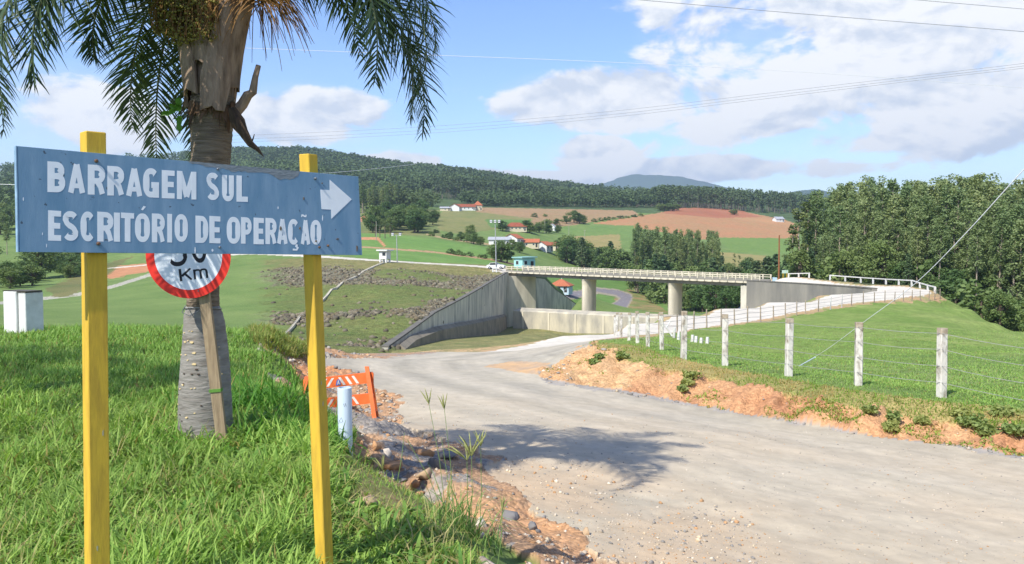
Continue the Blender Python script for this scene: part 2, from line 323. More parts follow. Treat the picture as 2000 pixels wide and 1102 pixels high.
# far country, columns of (distance, row)
FAR = {
 -700: ((60, 'z', -5), (140, 'z', -7), (220, 'z', -6), (400, 'z', 12), (600, 'z', 30), (1000, 'z', 70), (2000, 'z', 90), (9000, 'z', 60)),
 -200: ((60, 'z', -5.6), (140, 'z', -8.5), (220, 'z', -8), (300, 'z', -4), (450, 'z', 14), (650, 'z', 34), (1000, 'z', 72), (1800, 'z', 125), (3000, 'z', 90), (9000, 'z', 60)),
 0: ((60, 'z', -6), (100, 'z', -8), (140, 590, 0), (220, 548, 0), (300, 'z', -5), (450, 'z', 10), (650, 'z', 34), (1000, 'z', 72), (1700, 338, 0), (3000, 'z', 90), (9000, 'z', 60)),
 100: ((60, 'z', -6.2), (100, 'z', -8), (150, 582, 0), (220, 548, 0), (300, 'z', -5), (450, 'z', 10), (650, 'z', 34), (1000, 'z', 72), (1700, 340, 0), (3000, 'z', 90), (9000, 'z', 60)),
 200: ((60, 'z', -6.4), (100, 'z', -8.2), (160, 563, 0), (230, 533, 0), (290, 512, 0), (400, 'z', 2), (650, 'z', 32), (1000, 'z', 75), (1700, 335, 0), (3000, 'z', 90), (9000, 'z', 60)),
 300: ((100, 'z', -8.4), (200, 543, 0), (260, 515, 0), (330, 'z', 0), (650, 'z', 32), (1000, 'z', 80), (1700, 322, 0), (3000, 'z', 90), (9000, 'z', 60)),
 450: ((250, 'z', -1.5), (330, 'z', 3), (650, 'z', 34), (1000, 'z', 82), (1500, 302, 0), (2600, 'z', 120), (9000, 'z', 60)),
 590: ((250, 'z', -2.8), (300, 478, 0), (420, 450, 0), (600, 425, 0), (700, 'z', 30), (1000, 'z', 85), (1500, 296, 0), (2600, 'z', 120), (9000, 'z', 60)),
 660: ((235, 'z', -3.0), (300, 480, 0), (420, 451, 0), (600, 425, 0), (700, 'z', 30), (1000, 'z', 80), (1500, 306, 0), (2600, 'z', 120), (9000, 'z', 60)),
 700: ((235, 'z', -3.5), (300, 482, 0), (350, 465, 0), (450, 442, 0), (550, 422, 0), (650, 411, 0), (1000, 'z', 75), (1450, 318, 0), (2600, 'z', 120), (9000, 'z', 60)),
 780: ((225, 'z', -4.1), (250, 501, 0), (330, 475, 0), (400, 459, 0), (480, 440, 0), (560, 425, 0), (660, 411, 0), (1000, 'z', 72), (1400, 336, 0), (2600, 'z', 110), (9000, 'z', 60)),
 860: ((215, 'z', -4.6), (240, 517, 0), (330, 484, 0), (400, 464, 0), (480, 443, 0), (560, 425, 0), (660, 411, 0), (740, 407, 0), (1000, 'z', 70), (1400, 336, 0), (2600, 'z', 110), (9000, 'z', 60)),
 950: ((225, 'z', -5.2), (260, 516, 0), (340, 490, 0), (410, 468, 0), (480, 449, 0), (560, 430, 0), (660, 413, 0), (740, 408, 0), (850, 'z', 42), (1350, 348, 0), (2600, 'z', 100), (9000, 'z', 60)),
 1030: ((260, 'z', -9), (300, 525, 0), (360, 500, 0), (420, 474, 0), (490, 452, 0), (570, 432, 0), (660, 415, 0), (760, 408, 0), (850, 'z', 42), (1250, 373, 0), (2600, 'z', 80), (9000, 'z', 60)),
 1100: ((250, 'z', -17.5), (280, 571, 0), (330, 545, 0), (360, 530, 0), (420, 507, 0), (480, 484, 0), (560, 455, 0), (640, 432, 0), (720, 413, 0), (800, 407, 0), (900, 'z', 44), (1250, 391, 0), (2600, 'z', 70), (9000, 'z', 50)),
 1200: ((240, 613, 0), (280, 585, 0), (320, 562, 0), (350, 549, 0), (420, 'z', -13.5), (480, 'z', -4), (560, 463, 0), (640, 440, 0), (720, 420, 0), (800, 409, 0), (900, 'z', 43), (1250, 397, 0), (2600, 'z', 70), (9000, 'z', 50)),
 1300: ((240, 614, 0), (290, 591, 0), (340, 'z', -20), (420, 'z', -15), (500, 'z', -5), (560, 468, 0), (640, 442, 0), (720, 424, 0), (810, 410, 0), (900, 'z', 43), (1250, 395, 0), (2600, 'z', 70), (9000, 'z', 50)),
 1400: ((230, 'z', -20), (320, 'z', -20), (400, 'z', -15), (450, 505, 0), (520, 484, 0), (620, 462, 0), (700, 442, 0), (780, 423, 0), (850, 411, 0), (950, 'z', 44), (1250, 395, 0), (2600, 'z', 70), (9000, 'z', 50)),
 1500: ((230, 'z', -15), (330, 'z', -16), (450, 512, 0), (550, 492, 0), (640, 466, 0), (740, 443, 0), (830, 425, 0), (900, 419, 0), (1000, 'z', 42), (1250, 395, 0), (2600, 'z', 70), (9000, 'z', 50)),
 1600: ((230, 'z', -14), (330, 'z', -15), (450, 'z', -10), (640, 470, 0), (900, 425, 0), (1250, 400, 0), (2600, 'z', 60), (9000, 'z', 50)),
 1800: ((200, 'z', -14), (300, 'z', -14), (450, 'z', -10), (700, 'z', 5), (1250, 'z', 40), (2600, 'z', 60), (9000, 'z', 50)),
 2100: ((160, 'z', -14), (300, 'z', -13), (450, 'z', -8), (700, 'z', 8), (1250, 'z', 40), (2600, 'z', 60), (9000, 'z', 50)),
 2800: ((120, 'z', -13), (300, 'z', -10), (700, 'z', 8), (1250, 'z', 40), (2600, 'z', 60), (9000, 'z', 50)),
 3600: ((120, 'z', -13), (300, 'z', -10), (700, 'z', 8), (2600, 'z', 60), (9000, 'z', 50)),
 -1700: ((60, 'z', -5), (220, 'z', -5), (600, 'z', 25), (2000, 'z', 80), (9000, 'z', 60)),
}
for px, kn in FAR.items():
    for Y, py, z in kn:
        if py == 'z': tp(px, Y, z)
        else: ty(px, Y, py)
TPA = np.array(TP)
_d = np.hypot(TPA[:, None, 0]-TPA[None, :, 0], TPA[:, None, 1]-TPA[None, :, 1])
_n = len(TPA)
# far points are large numbers: solve for z / y, which stays of one size
_A = np.zeros((_n+3, _n+3)); _A[:_n, :_n] = _d+np.eye(_n)*2e-4; _A[:_n, _n] = 1; _A[:_n, _n+1:] = TPA[:, :2]; _A[_n:, :_n] = _A[:_n, _n:].T
def _warp(z, Y): return z/(Y+25.)
def _unwarp(w, Y): return w*(Y+25.)
_W = np.linalg.solve(_A, np.concatenate([_warp(TPA[:, 2], np.exp(TPA[:, 1])), [0, 0, 0]]))
def rbf(u, l):
    out = np.empty(u.shape)
    for i in range(0, len(u), 20000):
        a, b = u[i:i+20000], l[i:i+20000]
        r = np.hypot(a[:, None]-TPA[None, :, 0], b[:, None]-TPA[None, :, 1])
        out[i:i+20000] = r@_W[:_n]+_W[_n]+_W[_n+1]*a+_W[_n+2]*b
    return _unwarp(out, np.exp(l))
U = np.concatenate([np.linspace(-1.6, -.68, 40, endpoint=False), np.arange(-.68, .68, .0017), np.linspace(.68, 1.6, 41)])
LN = np.concatenate([np.arange(math.log(2.3), math.log(60), .0065), np.arange(math.log(60), math.log(900), .0085), np.linspace(math.log(900), math.log(3900), 36)])
NU, NL = len(U), len(LN)
UU, LL = np.meshgrid(U, LN)                      # rows = distance
# evaluate on a coarser lattice, then bilinear (the kernel is smooth between survey points)
Zg = rbf(UU[:, ::2].ravel(), LL[:, ::2].ravel()).reshape(NL, -1)
Zf = np.empty((NL, NU)); ui = np.arange(NU)
Zf[:, ::2] = Zg
for j in range(1, NU, 2):
    Zf[:, j] = (Zf[:, j-1]+Zf[:, min(j+1, NU-1)])/2 if j+1 < NU else Zf[:, j-1]
YY = np.exp(LL); XX = UU*YY
# sharp steps of the ground at the walls
def step(kn, floor, w, sgn=1, y0=None, y1=None, head=None):
    K_ = np.array(kn); m = (YY >= (y0 or K_[:, 1].min())) & (YY <= (y1 or K_[:, 1].max())); o = np.argsort(K_[:, 1])
    s = (XX-np.interp(YY, K_[o, 1], K_[o, 0]))*sgn+.55; F = np.interp(YY, [a for a, _ in floor], [b for _, b in floor])
    t = sstep(s, w*.45, w); q = m & (s > 0) & (s < w); Zf[q] = np.minimum(Zf, F*(1-t)+Zf*t)[q]
    if head is not None:
        H = np.interp(YY, [a for a, _ in head], [b for _, b in head]); t = sstep(-s, 2, 16); q = m & (s <= 0) & (s > -16); Zf[q] = (H*(1-t)+Zf*t)[q]
LWL = [(-10.4, 68), (-10.05, 70.5), (-9.6, 78.5), (-8.3, 91.7), (-6.5, 109), (-5.2, 126.6), (-3.45, 150), (-.7, 178.5), (-.2, 184)]
step(LWL, ((66, -8.6), (78, -9.6), (92, -10.6), (109, -12.2), (127, -14.0), (150, -16.2), (178, -17.6), (186, -17.6)), 14, y0=69, y1=184, head=((68, -9.0), (78.5, -8.6), (91.7, -7.75), (109, -7.45), (127, -7.15), (150, -6.7), (178.5, -6.0), (184, -5.7)))
step([(-.6, 160), (-.5, 178), (3.6, 182), (3.9, 185), (6.3, 193), (9.9, 210), (14.2, 229), (19, 250)], ((160, -17.3), (185, -18), (215, -19), (250, -19.8)), 11, y0=176, y1=250)
step([(42.4, 149), (46.8, 139), (49.6, 132), (52, 124), (52.6, 119)], ((119, -9), (130, -15), (149, -17)), 8, sgn=-1, y0=121, y1=150)
ZB = Zf.copy()
PXg, PYg = uv_of(XX, YY, ZB)

# ---------------------------------------------------------------- what grows or lies where
# wobble the outlines so that no border is a ruled line
jit = (fbm(XX*.55, YY*.55, 4, 3)-.5)
jn = (fbm(XX*2.1, YY*2.1, 3, 5)-.5)
px = PXg+jit*FPX*1.1/YY+jn*FPX*.5/YY*(YY < 60)
py = PYg+jit*30/np.sqrt(YY)+jn*14/np.sqrt(YY)
LAWN_EDGE = [(-9000, 1400), (-9000, 300), (505, 300), (505, 664), (526, 690), (548, 714), (566, 745), (580, 775), (604, 806), (640, 850), (672, 880), (706, 910), (740, 950), (800, 985), (850, 1000), (895, 1028), (930, 1055), (942, 1085), (962, 1130), (985, 1220), (1000, 1500), (1000, 4000), (-9000, 4000)]
lawn = (pip(px, py, LAWN_EDGE) & (YY < 22)) | (pip(px, PYg, [(440, 640), (600, 650), (600, 672), (560, 668), (500, 668), (470, 660)]) & (YY > 14) & (YY < 26)) | ((YY < 60) & (PXg < 505) & (YY > 17))
road = (YY < 46) & pip(px, py, [(620, 711), (640, 700), (760, 700), (850, 686), (950, 672), (1000, 664), (1100, 655), (1160, 650), (1160, 668), (1120, 686), (1085, 716), (1060, 739), (1150, 754), (1300, 779), (1400, 797), (1550, 824), (1700, 850), (1850, 868), (2000, 892), (2200, 925), (2700, 970), (9000, 1000), (9000, 4000), (1400, 4000),
                               (1300, 1400), (1200, 1130), (1130, 1060), (1070, 990), (1000, 930), (950, 895), (900, 868), (840, 838), (790, 812), (745, 770), (715, 738), (660, 722)])
lowroad = (YY > 44) & (YY < 160) & (PXg > 1040) & (ZB > -6.75) & (ZB < -5.5)
# distance to the centre line of the lower road / approach
RC = np.array([(2.5, 46), (5.2, 54), (10, 61), (16, 68.5), (23.5, 79), (32, 89), (41, 98.5), (49, 106.5), (54, 112), (55.5, 117.5), (54, 124), (51.5, 132), (49, 142), (46.5, 150), (44.5, 158)])
def dist_poly(X, Y, C):
    d = np.full(X.shape, 1e9)
    for (x1, y1), (x2, y2) in zip(C[:-1], C[1:]):
        t = np.clip(((X-x1)*(x2-x1)+(Y-y1)*(y2-y1))/((x2-x1)**2+(y2-y1)**2), 0, 1)
        d = np.minimum(d, np.hypot(X-x1-t*(x2-x1), Y-y1-t*(y2-y1)))
    return d
m_ = (YY > 38) & (YY < 170) & (UU > -.1)
dRC = np.full(XX.shape, 1e9); dRC[m_] = dist_poly(XX[m_], YY[m_], RC)
road2 = (dRC+jn*1.0 < 3.7) & (YY > 46)
shoulder = (dRC+jit*2.5 < 5.2) & ~road2 & (YY > 44)
CC = np.array([(-120, 250), (-80, 229), (-46.5, 207), (-38, 203), (-26, 199.5), (-12, 194), (-4, 189), (-1, 184)])
m_ = (YY > 170) & (YY < 270) & (UU < .02)
dCC = np.full(XX.shape, 1e9); dCC[m_] = dist_poly(XX[m_], YY[m_], CC)
crest = dCC+jn*.6 < 3.3
bank = (YY < 34) & (YY > 11) & ~road & ~lawn & (PXg > 1030) & pip(px, py, [(1040, 745), (1085, 716), (1120, 684), (1150, 668), (1175, 680), (1200, 692), (1250, 706), (1300, 722), (1400, 742), (1500, 764), (1600, 781), (1700, 797), (1850, 822), (2000, 843), (2200, 868), (2700, 918), (2700, 985), (2000, 900), (1060, 748)])
verge = (YY < 34) & ~road & ~lawn & ~bank & pip(px, py, [(1140, 672), (1180, 655), (1215, 660), (1260, 680), (1300, 696), (1340, 706), (1420, 722), (1540, 744), (1680, 765), (1845, 785), (2000, 800), (2300, 830), (2700, 860), (2700, 985), (2000, 900), (1300, 790), (1130, 720)])
meadow = (PXg > 1150) & ~road & ~bank & ~verge & ~road2 & ~shoulder & (YY > 14) & (YY < 130)
strip = (YY > 38) & (YY < 175) & (PXg > 600) & ~road & ~road2 & ~shoulder & ~meadow & ~lawn
emb = (YY > 60) & (YY < 205) & (XX < -10.5+.087*(YY-70)+.3) & (UU > -.33) & ~crest & (dCC > 2)
embm = sstep(PXg+jit*120, 470, 600)*(YY > 58)*(YY < 204)*(XX < -10.5+.087*(YY-70)+.5)*sstep(YY, 58, 70)
# colours (albedo, sRGB of the real material)
C = {}
def col(a, b, f): return lin(a)*(1-f[..., None])+lin(b)*f[..., None]
f1 = np.clip((fbm(XX*.7, YY*.7, 5, 21)-.5)*2.2+.5, 0, 1); f2 = np.clip((fbm(XX*3.2, YY*3.2, 4, 31)-.5)*2.2+.5, 0, 1); f3 = np.clip((fbm(XX*.06, YY*.06, 5, 41)-.5)*2.4+.5, 0, 1)
f4 = np.clip((fbm(XX*.2, YY*.2, 5, 47)-.5)*2.4+.5, 0, 1)
K = col((92, 128, 52), (116, 146, 66), f4*.6+f3*.4)                      # pasture
K = np.where((YY > 760)[..., None], col((66, 92, 48), (80, 108, 56), f3), K)
def far(poly, y0, y1, a, b, f=None, soft=0.):
    m = pip(PXg+jit*FPX*3/YY, PYg+jit*2., poly) & (YY > y0) & (YY < y1)
    K[m] = col(a, b, (f3*.5+f4*.5 if f is None else f))[m]
BIG = 1e9
far([(690, 455), (720, 452), (850, 468), (960, 484), (975, 540), (690, 540)], 225, 480, (92, 140, 48), (110, 152, 60))
far([(690, 410), (860, 410), (860, 462), (690, 455)], 330, 760, (98, 124, 58), (126, 134, 74))
far([(850, 425), (866, 412), (1045, 411), (1025, 440), (900, 458), (858, 450)], 380, 760, (134, 136, 74), (112, 128, 62))
far([(945, 428), (1040, 430), (1060, 440), (960, 445)], 430, 640, (84, 128, 52), (96, 136, 58))
far([(930, 405), (1235, 411), (1250, 420), (1165, 432), (1080, 447), (1030, 440), (1042, 428), (1000, 422), (930, 414)], 500, 860, (158, 124, 88), (146, 124, 82))
far([(1160, 436), (1230, 425), (1310, 412), (1370, 405), (1440, 412), (1530, 428), (1560, 440), (1560, 470), (1370, 468), (1250, 446)], 520, 960, (172, 120, 78), (160, 126, 82))
far([(1290, 416), (1330, 405), (1440, 410), (1490, 424), (1400, 426)], 640, 960, (164, 98, 66), (158, 106, 72))
far([(1090, 442), (1240, 440), (1230, 464), (1090, 470)], 440, 640, (92, 134, 54), (110, 142, 62))
far([(1120, 462), (1210, 458), (1215, 500), (1140, 500)], 380, 620, (138, 130, 74), (150, 134, 80))
far([(1400, 464), (1560, 466), (1560, 500), (1430, 492)], 430, 760, (98, 138, 50), (108, 142, 56))
far([(1380, 490), (1500, 500), (1500, 560), (1380, 540)], 330, 560, (146, 134, 78), (128, 126, 70))
far([(1040, 540), (1260, 540), (1330, 640), (1040, 640)], 238, 360, (86, 132, 46), (98, 140, 54))
far([(1200, 575), (1240, 560), (1330, 630), (1200, 640)], 238, 360, (100, 132, 56), (150, 118, 80), f4)
def track(C_, w, c, y0, y1, jw=.5):
    pts = np.array(C_, float); m = (YY > y0) & (YY < y1)
    d = np.full(XX.shape, 1e9); d[m] = dist_poly(PXg[m]+jit[m]*4, PYg[m], pts)
    wv = np.interp(PXg, pts[:, 0], np.broadcast_to(w, len(pts))) if np.ndim(w) else w
    mm = d < wv
    K[mm] = (lin(c)*(0.85+.3*f2[..., None]))[mm]
    return mm
tr1 = track([(700, 482), (760, 486), (840, 492), (905, 500), (960, 507), (1012, 518)], 1.6, (170, 136, 96), 230, 420)
tr2 = track([(700, 466), (738, 466), (750, 480)], 2.6, (186, 130, 86), 250, 420)
tr3 = track([(835, 458), (870, 466), (925, 474), (960, 478)], 1.5, (160, 138, 96), 330, 520)
far([(700, 424), (722, 420), (726, 432), (700, 434)], 420, 700, (176, 120, 80), (160, 120, 80))
dl = track([(0, 592), (60, 586), (150, 576), (220, 560), (290, 538), (330, 530)], 3.0, (164, 160, 140), 100, 330)
far([(195, 540), (215, 522), (285, 514), (300, 528), (240, 540), (215, 545)], 200, 330, (188, 128, 84), (170, 120, 80))
far([(90, 565), (190, 520), (260, 500), (200, 545), (120, 590)], 150, 330, (92, 110, 52), (120, 122, 66))
pv = np.zeros(XX.shape, bool)
m_ = (YY > 238) & (YY < 360)
PV = np.array([(1060, 577), (1120, 574), (1165, 566), (1205, 570), (1226, 580), (1216, 592), (1190, 612), (1180, 620)], float)
dv = np.full(XX.shape, 1e9); dv[m_] = dist_poly(PXg[m_], PYg[m_], PV); wv = np.interp(PYg, [565, 580, 615], [2.5, 7.5, 13]); pv = dv < wv
K[(dv < wv+2.6) & ~pv] = lin((150, 140, 116))
K[pv] = col((120, 122, 124), (132, 132, 130), f2)[pv]
# near classes
K[strip] = col((104, 124, 62), (150, 138, 84), np.clip(f1*.7+f2*.3-.05, 0, 1))[strip]
sand_edge = strip & (YY < 62) & pip(px, py, [(600, 735), (600, 688), (760, 686), (900, 672), (1000, 658), (1170, 638), (1170, 668), (1000, 690), (850, 706), (700, 716)]); K[sand_edge & (f2 > .45)] = lin((196, 160, 112))
eg = col((96, 124, 50), (122, 132, 64), f1*.6+f4*.4)
rocky = np.clip(sstep(fbm(XX*.05+3, YY*.05, 4, 61)+.13*np.exp(-((YY-148)/15)**2)+.13*np.exp(-((YY-92)/16)**2)-.13*np.exp(-((YY-118)/11)**2)-.3*sstep(YY, 162, 180)+(f2-.5)*.10, .44, .62), 0, 1)
er = col((116, 114, 84), (130, 124, 104), np.clip(f2, 0, 1))
brn = col((128, 116, 82), (140, 126, 96), f1)
ek = eg*(1-rocky[..., None])+er*rocky[..., None]
tb = sstep(YY, 158, 178)*(.55+.4*f1); ek = ek*(1-tb[..., None])+col((132, 132, 70), (142, 128, 82), f1)*tb[..., None]
K = K*(1-embm[..., None])+ek*embm[..., None]
K[meadow] = col((100, 140, 54), (138, 164, 84), np.clip(f1*.55+f4*.6-.08, 0, 1))[meadow]
mf = meadow & (PYg < 698+14*jit*4); K[mf] = col((106, 146, 44), (138, 164, 72), np.clip(f4*.7+f1*.4-.05, 0, 1))[mf]
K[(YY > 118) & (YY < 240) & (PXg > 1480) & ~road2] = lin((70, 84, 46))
K[shoulder] = col((188, 150, 108), (150, 146, 90), f1)[shoulder]
soil = (YY < 46) & ~lawn & ~road & ~bank & ~verge & ~meadow
K[soil] = col((188, 142, 98), (158, 130, 102), np.clip(f1*.55+f2*.5-.05, 0, 1))[soil]
grv = soil & (f1*.45+f2*.55 > np.where(YY < 9, .76, .64)); K[grv] = col((160, 150, 136), (140, 132, 122), f2)[grv]
osp = (YY > 12) & (YY < 28) & ~lawn & pip(px, py, [(528, 720), (600, 712), (690, 706), (690, 722), (640, 735), (600, 770), (575, 775), (550, 745)]); K[osp] = col((198, 136, 84), (178, 128, 90), f2)[osp]
cut = (YY > 16) & (YY < 30) & ~lawn & pip(px, py, [(470, 655), (500, 664), (560, 664), (605, 668), (605, 705), (560, 716), (520, 700)]); K[cut] = col((128, 100, 68), (150, 118, 80), f2)[cut]
K[bank] = col((200, 154, 104), (176, 122, 80), np.clip(f1*.6+f2*.4, 0, 1))[bank]
bt = bank & (PXg < 1250+200*jit); K[bt] = col((208, 168, 116), (188, 142, 92), f2)[bt]
K[verge] = col((164, 146, 86), (130, 130, 66), f1)[verge]
rk = col((174, 164, 141), (156, 149, 132), np.clip(f1*.6+f2*.4, 0, 1))
# worn wheel tracks are paler, the margins sandy
K[road] = rk[road]
wt = np.zeros(XX.shape); m_ = road & (YY > 3)
WT = np.array([(12.5, 4.5), (8.5, 8), (5.5, 10.6), (2.2, 14), (-.8, 18), (-3.2, 24), (-4.0, 31), (-2.2, 39), (2.6, 48)])
dW = np.full(XX.shape, 1e9); dW[m_] = dist_poly(XX[m_], YY[m_], WT)
pale = np.exp(-((dW-.9)/.5)**2)*.7+np.exp(-((dW-2.6)/.6)**2)*.45
strk = (fbm(np.minimum(dW, 30)*3.0, YY*.10+XX*.03, 3, 89)-.5)*.42; K = np.where((road & (dW < 30))[..., None], K*(1+strk[..., None]), K)
K = np.where(road[..., None], K*(1-.5*pale[..., None])+lin((206, 192, 166))*(.5*pale[..., None]), K)
sd = np.clip(sstep(dW+jit*3, 2.6, 5.0), 0, 1)*(1-sstep(PXg+jit*500, 1250, 1750))*(1-sstep(YY, 9, 14))
K = np.where(road[..., None], K*(1-.6*sd[..., None]*f1[..., None])+lin((196, 158, 116))*(.6*sd[..., None]*f1[..., None]), K)
nt_ = (1-sstep(YY+jit*10, 8, 22))*(.35+.5*f1); K = np.where(road[..., None], K*(1-.55*nt_[..., None])+lin((204, 180, 142))*(.55*nt_[..., None]), K)
sp = road & (YY > 22) & pip(px, py, [(930, 715), (1000, 706), (1075, 708), (1075, 735), (1000, 724)]); K[sp] = col((200, 160, 110), (176, 150, 120), f2)[sp]
mg = road & (YY > 12) & (YY < 26) & (PXg > 1050) & pip(PXg, PYg+3-6*f2, [(1050, 725), (1150, 742), (1300, 767), (1400, 785), (1550, 812), (1700, 838), (1850, 853), (2000, 876), (2000, 900), (1850, 870), (1700, 853), (1400, 800), (1060, 745)]); K[mg] = col((140, 135, 126), (160, 152, 140), f2)[mg]
K[road2 | crest] = col((206, 198, 180), (192, 184, 166), f1)[road2 | crest]
K[lawn] = col((84, 116, 44), (104, 132, 58), f1)[lawn]
bare = lawn & pip(px, py, [(636, 895), (700, 872), (770, 905), (850, 975), (930, 1038), (890, 1050), (838, 1016), (740, 1000), (646, 982)]); K[bare] = col((150, 122, 88), (110, 124, 60), f2)[bare]
# relief at the scale of clods, ruts and rocks
dRB = np.clip(np.abs(PYg-np.interp(PXg, [1060, 1150, 1300, 1400, 1550, 1700, 1850, 2000], [739, 754, 779, 797, 824, 850, 866, 888]))/16, 0, 1)
near = YY < 60
D = np.zeros(XX.shape)
rough_soil = ((soil | bank) & (YY < 34))
D += rough_soil*((fbm(XX*1.6, YY*1.6, 4, 71)-.5)*np.where(bank, .26, .40)+(fbm(XX*6, YY*6, 3, 73)-.5)*.09)*np.minimum(1, .5+YY/30)
D += bank*(YY < 34)*((fbm((XX*.8-YY*.6)*2.6, (XX*.6+YY*.8)*.5, 3, 87)-.5)*.42+(fbm((XX*.8-YY*.6)*7, (XX*.6+YY*.8)*1.2, 3, 88)-.5)*.12)*sstep(dRB, 0, .5)
D += road*((fbm(XX*.8, YY*.8, 3, 75)-.5)*.08+(fbm(XX*7, YY*7, 3, 76)-.5)*.018)
dT = np.full(XX.shape, 1e9); m_ = (YY < 12) & (PXg > 560) & (PXg < 1100); dT[m_] = dist_poly(PXg[m_]+jit[m_]*60, PYg[m_]+jn[m_]*20, [(690, 880), (735, 905), (785, 930), (835, 955), (885, 985), (925, 1025)]); D -= .26*np.exp(-(dT/17)**2)*soil; D += .04*np.exp(-((dT-46)/16)**2)*soil*(.5+f2)
D += (lawn | verge)*(fbm(XX*.9, YY*.9, 3, 77)-.5)*.16
D += meadow*(fbm(XX*.16, YY*.16, 4, 79)-.5)*.5*sstep(YY, 17, 45)
D += embm*rocky*np.maximum(0, fbm(XX*.8, YY*.5, 3, 81)-.45)*1.5+embm*(fbm(XX*.09, YY*.09, 3, 83)-.5)*1.1*(1-sstep(YY, 172, 184))*sstep(YY, 60, 80)
D += (YY > 420)*(fbm(XX*.012, YY*.012, 4, 85)-.5)*6*sstep(YY, 700, 1100)
Z = ZB+D
def zt(X, Y):
    """height of the finished ground"""
    X = np.asarray(X, float); Y = np.asarray(Y, float)
    u = np.clip(X/Y, U[0], U[-1]-1e-6); l = np.clip(np.log(Y), LN[0], LN[-1]-1e-6)
    i = np.clip(np.searchsorted(U, u, 'right')-1, 0, NU-2); j = np.clip(np.searchsorted(LN, l, 'right')-1, 0, NL-2)
    a = (u-U[i])/(U[i+1]-U[i]); b = (l-LN[j])/(LN[j+1]-LN[j])
    return (Z[j, i]*(1-a)+Z[j, i+1]*a)*(1-b)+(Z[j+1, i]*(1-a)+Z[j+1, i+1]*a)*b
def samp(A, X, Y):
    u = np.clip(np.asarray(X)/np.asarray(Y), U[0], U[-1]-1e-6); l = np.clip(np.log(Y), LN[0], LN[-1]-1e-6)
    i = np.clip(np.searchsorted(U, u), 0, NU-1); j = np.clip(np.searchsorted(LN, l), 0, NL-1)
    return A[j, i]
def hit(px, py, y0=0., y1=1e9):
    """first point of the ground seen through a pixel, at a distance of at least y0"""
    u = (px-1000)/FPX
    d = ray(px, py); k = d/d[1]; i = int(np.clip(np.searchsorted(U, k[0]), 1, NU-1)); a = (k[0]-U[i-1])/(U[i]-U[i-1])
    zz = Z[:, i-1]*(1-a)+Z[:, i]*a; Yr = np.exp(LN); g = zz-k[2]*Yr
    ok = np.where((g >= 0) & (Yr >= y0))[0]
    if not len(ok): j = int(np.argmin(np.abs(g[(Yr >= y0)])))+int(np.searchsorted(Yr, y0)); Yh = Yr[min(j, NL-1)]
    else:
        j = ok[0]
        if j > 0 and g[j-1] < 0 and Yr[j-1] >= y0*.98: t = -g[j-1]/(g[j]-g[j-1]); Yh = Yr[j-1]*(1-t)+Yr[j]*t
        else: Yh = Yr[j]
    Yh = min(Yh, y1); X = k[0]*Yh
    return Vector((X, Yh, float(zt(X, Yh))))
# ---------------------------------------------------------------- split the one sheet into its grounds
cls = np.zeros((NL, NU), np.int8)                # 0 ground
cls[meadow] = 2; cls[YY > 205] = 3; cls[embm > .4] = 4; cls[YY > 760] = 5; cls[lawn] = 1; cls[road] = 6; cls[road2 | crest] = 7; cls[pv] = 8
V = np.stack([XX, YY, Z], -1).reshape(-1, 3); lum = (K@np.array([.25, .6, .15]))[..., None]; gr = (K[..., 1] > K[..., 0])[..., None]; K = np.where(gr, (K*.84+lum*.16)*.86*np.array([1.12, 1, 1.0]), K*.9+lum*.1); KC = np.clip(K, 0, 1).reshape(-1, 3)
idx = np.arange(NL*NU).reshape(NL, NU)
Q = np.stack([idx[:-1, :-1], idx[:-1, 1:], idx[1:, 1:], idx[1:, :-1]], -1).reshape(-1, 4); qc = cls[:-1, :-1].ravel()
GM = {0: ('ground', mat_attr('m_ground', bump=.5, bscale=9, var=.26, vscale=7, bdist=.035, speck=26)), 1: ('lawn', mat_attr('m_lawn', bump=.5, bscale=20, var=.35, vscale=10)),
      2: ('meadow', mat_attr('m_meadow', bump=1., bscale=4, var=.36, vscale=1.6, bdist=.2)), 3: ('farmland', mat_attr('m_farm', bump=.6, bscale=.8, var=.22, vscale=.35, bdist=.5)),
      4: ('embankment', mat_attr('m_emb', bump=1., bscale=1.8, var=.45, vscale=1.1, bdist=.5)), 5: ('hills', mat_attr('m_hills', bump=0, var=.2, vscale=.02)),
      6: ('gravel_road', mat_attr('m_road', bump=.3, bscale=22, var=.16, vscale=3.2, bdist=.012)), 7: ('dirt_road', mat_attr('m_road2', bump=.3, bscale=3, var=.14, vscale=1.2)),
      8: ('paved_road', mat_attr('m_paved', bump=.1, bscale=3, var=.08, vscale=1.2))}
for k, (nm, m) in GM.items():
    q = Q[qc == k]
    if not len(q): continue
    u, inv = np.unique(q.ravel(), return_inverse=True)
    structure(big_mesh(nm, V[u], inv.reshape(-1, 4), m, col=KC[u], smooth=True))
# low base so that the ground never ends
b_ = MB(); b_.add([(math.cos(a)*7900, math.sin(a)*7900, -30) for a in np.linspace(0, 2*math.pi, 49)[:-1]], [tuple(range(48))])
structure(b_.build('ground_base', mat('m_base', (.05, .08, .03), scale=.02)))
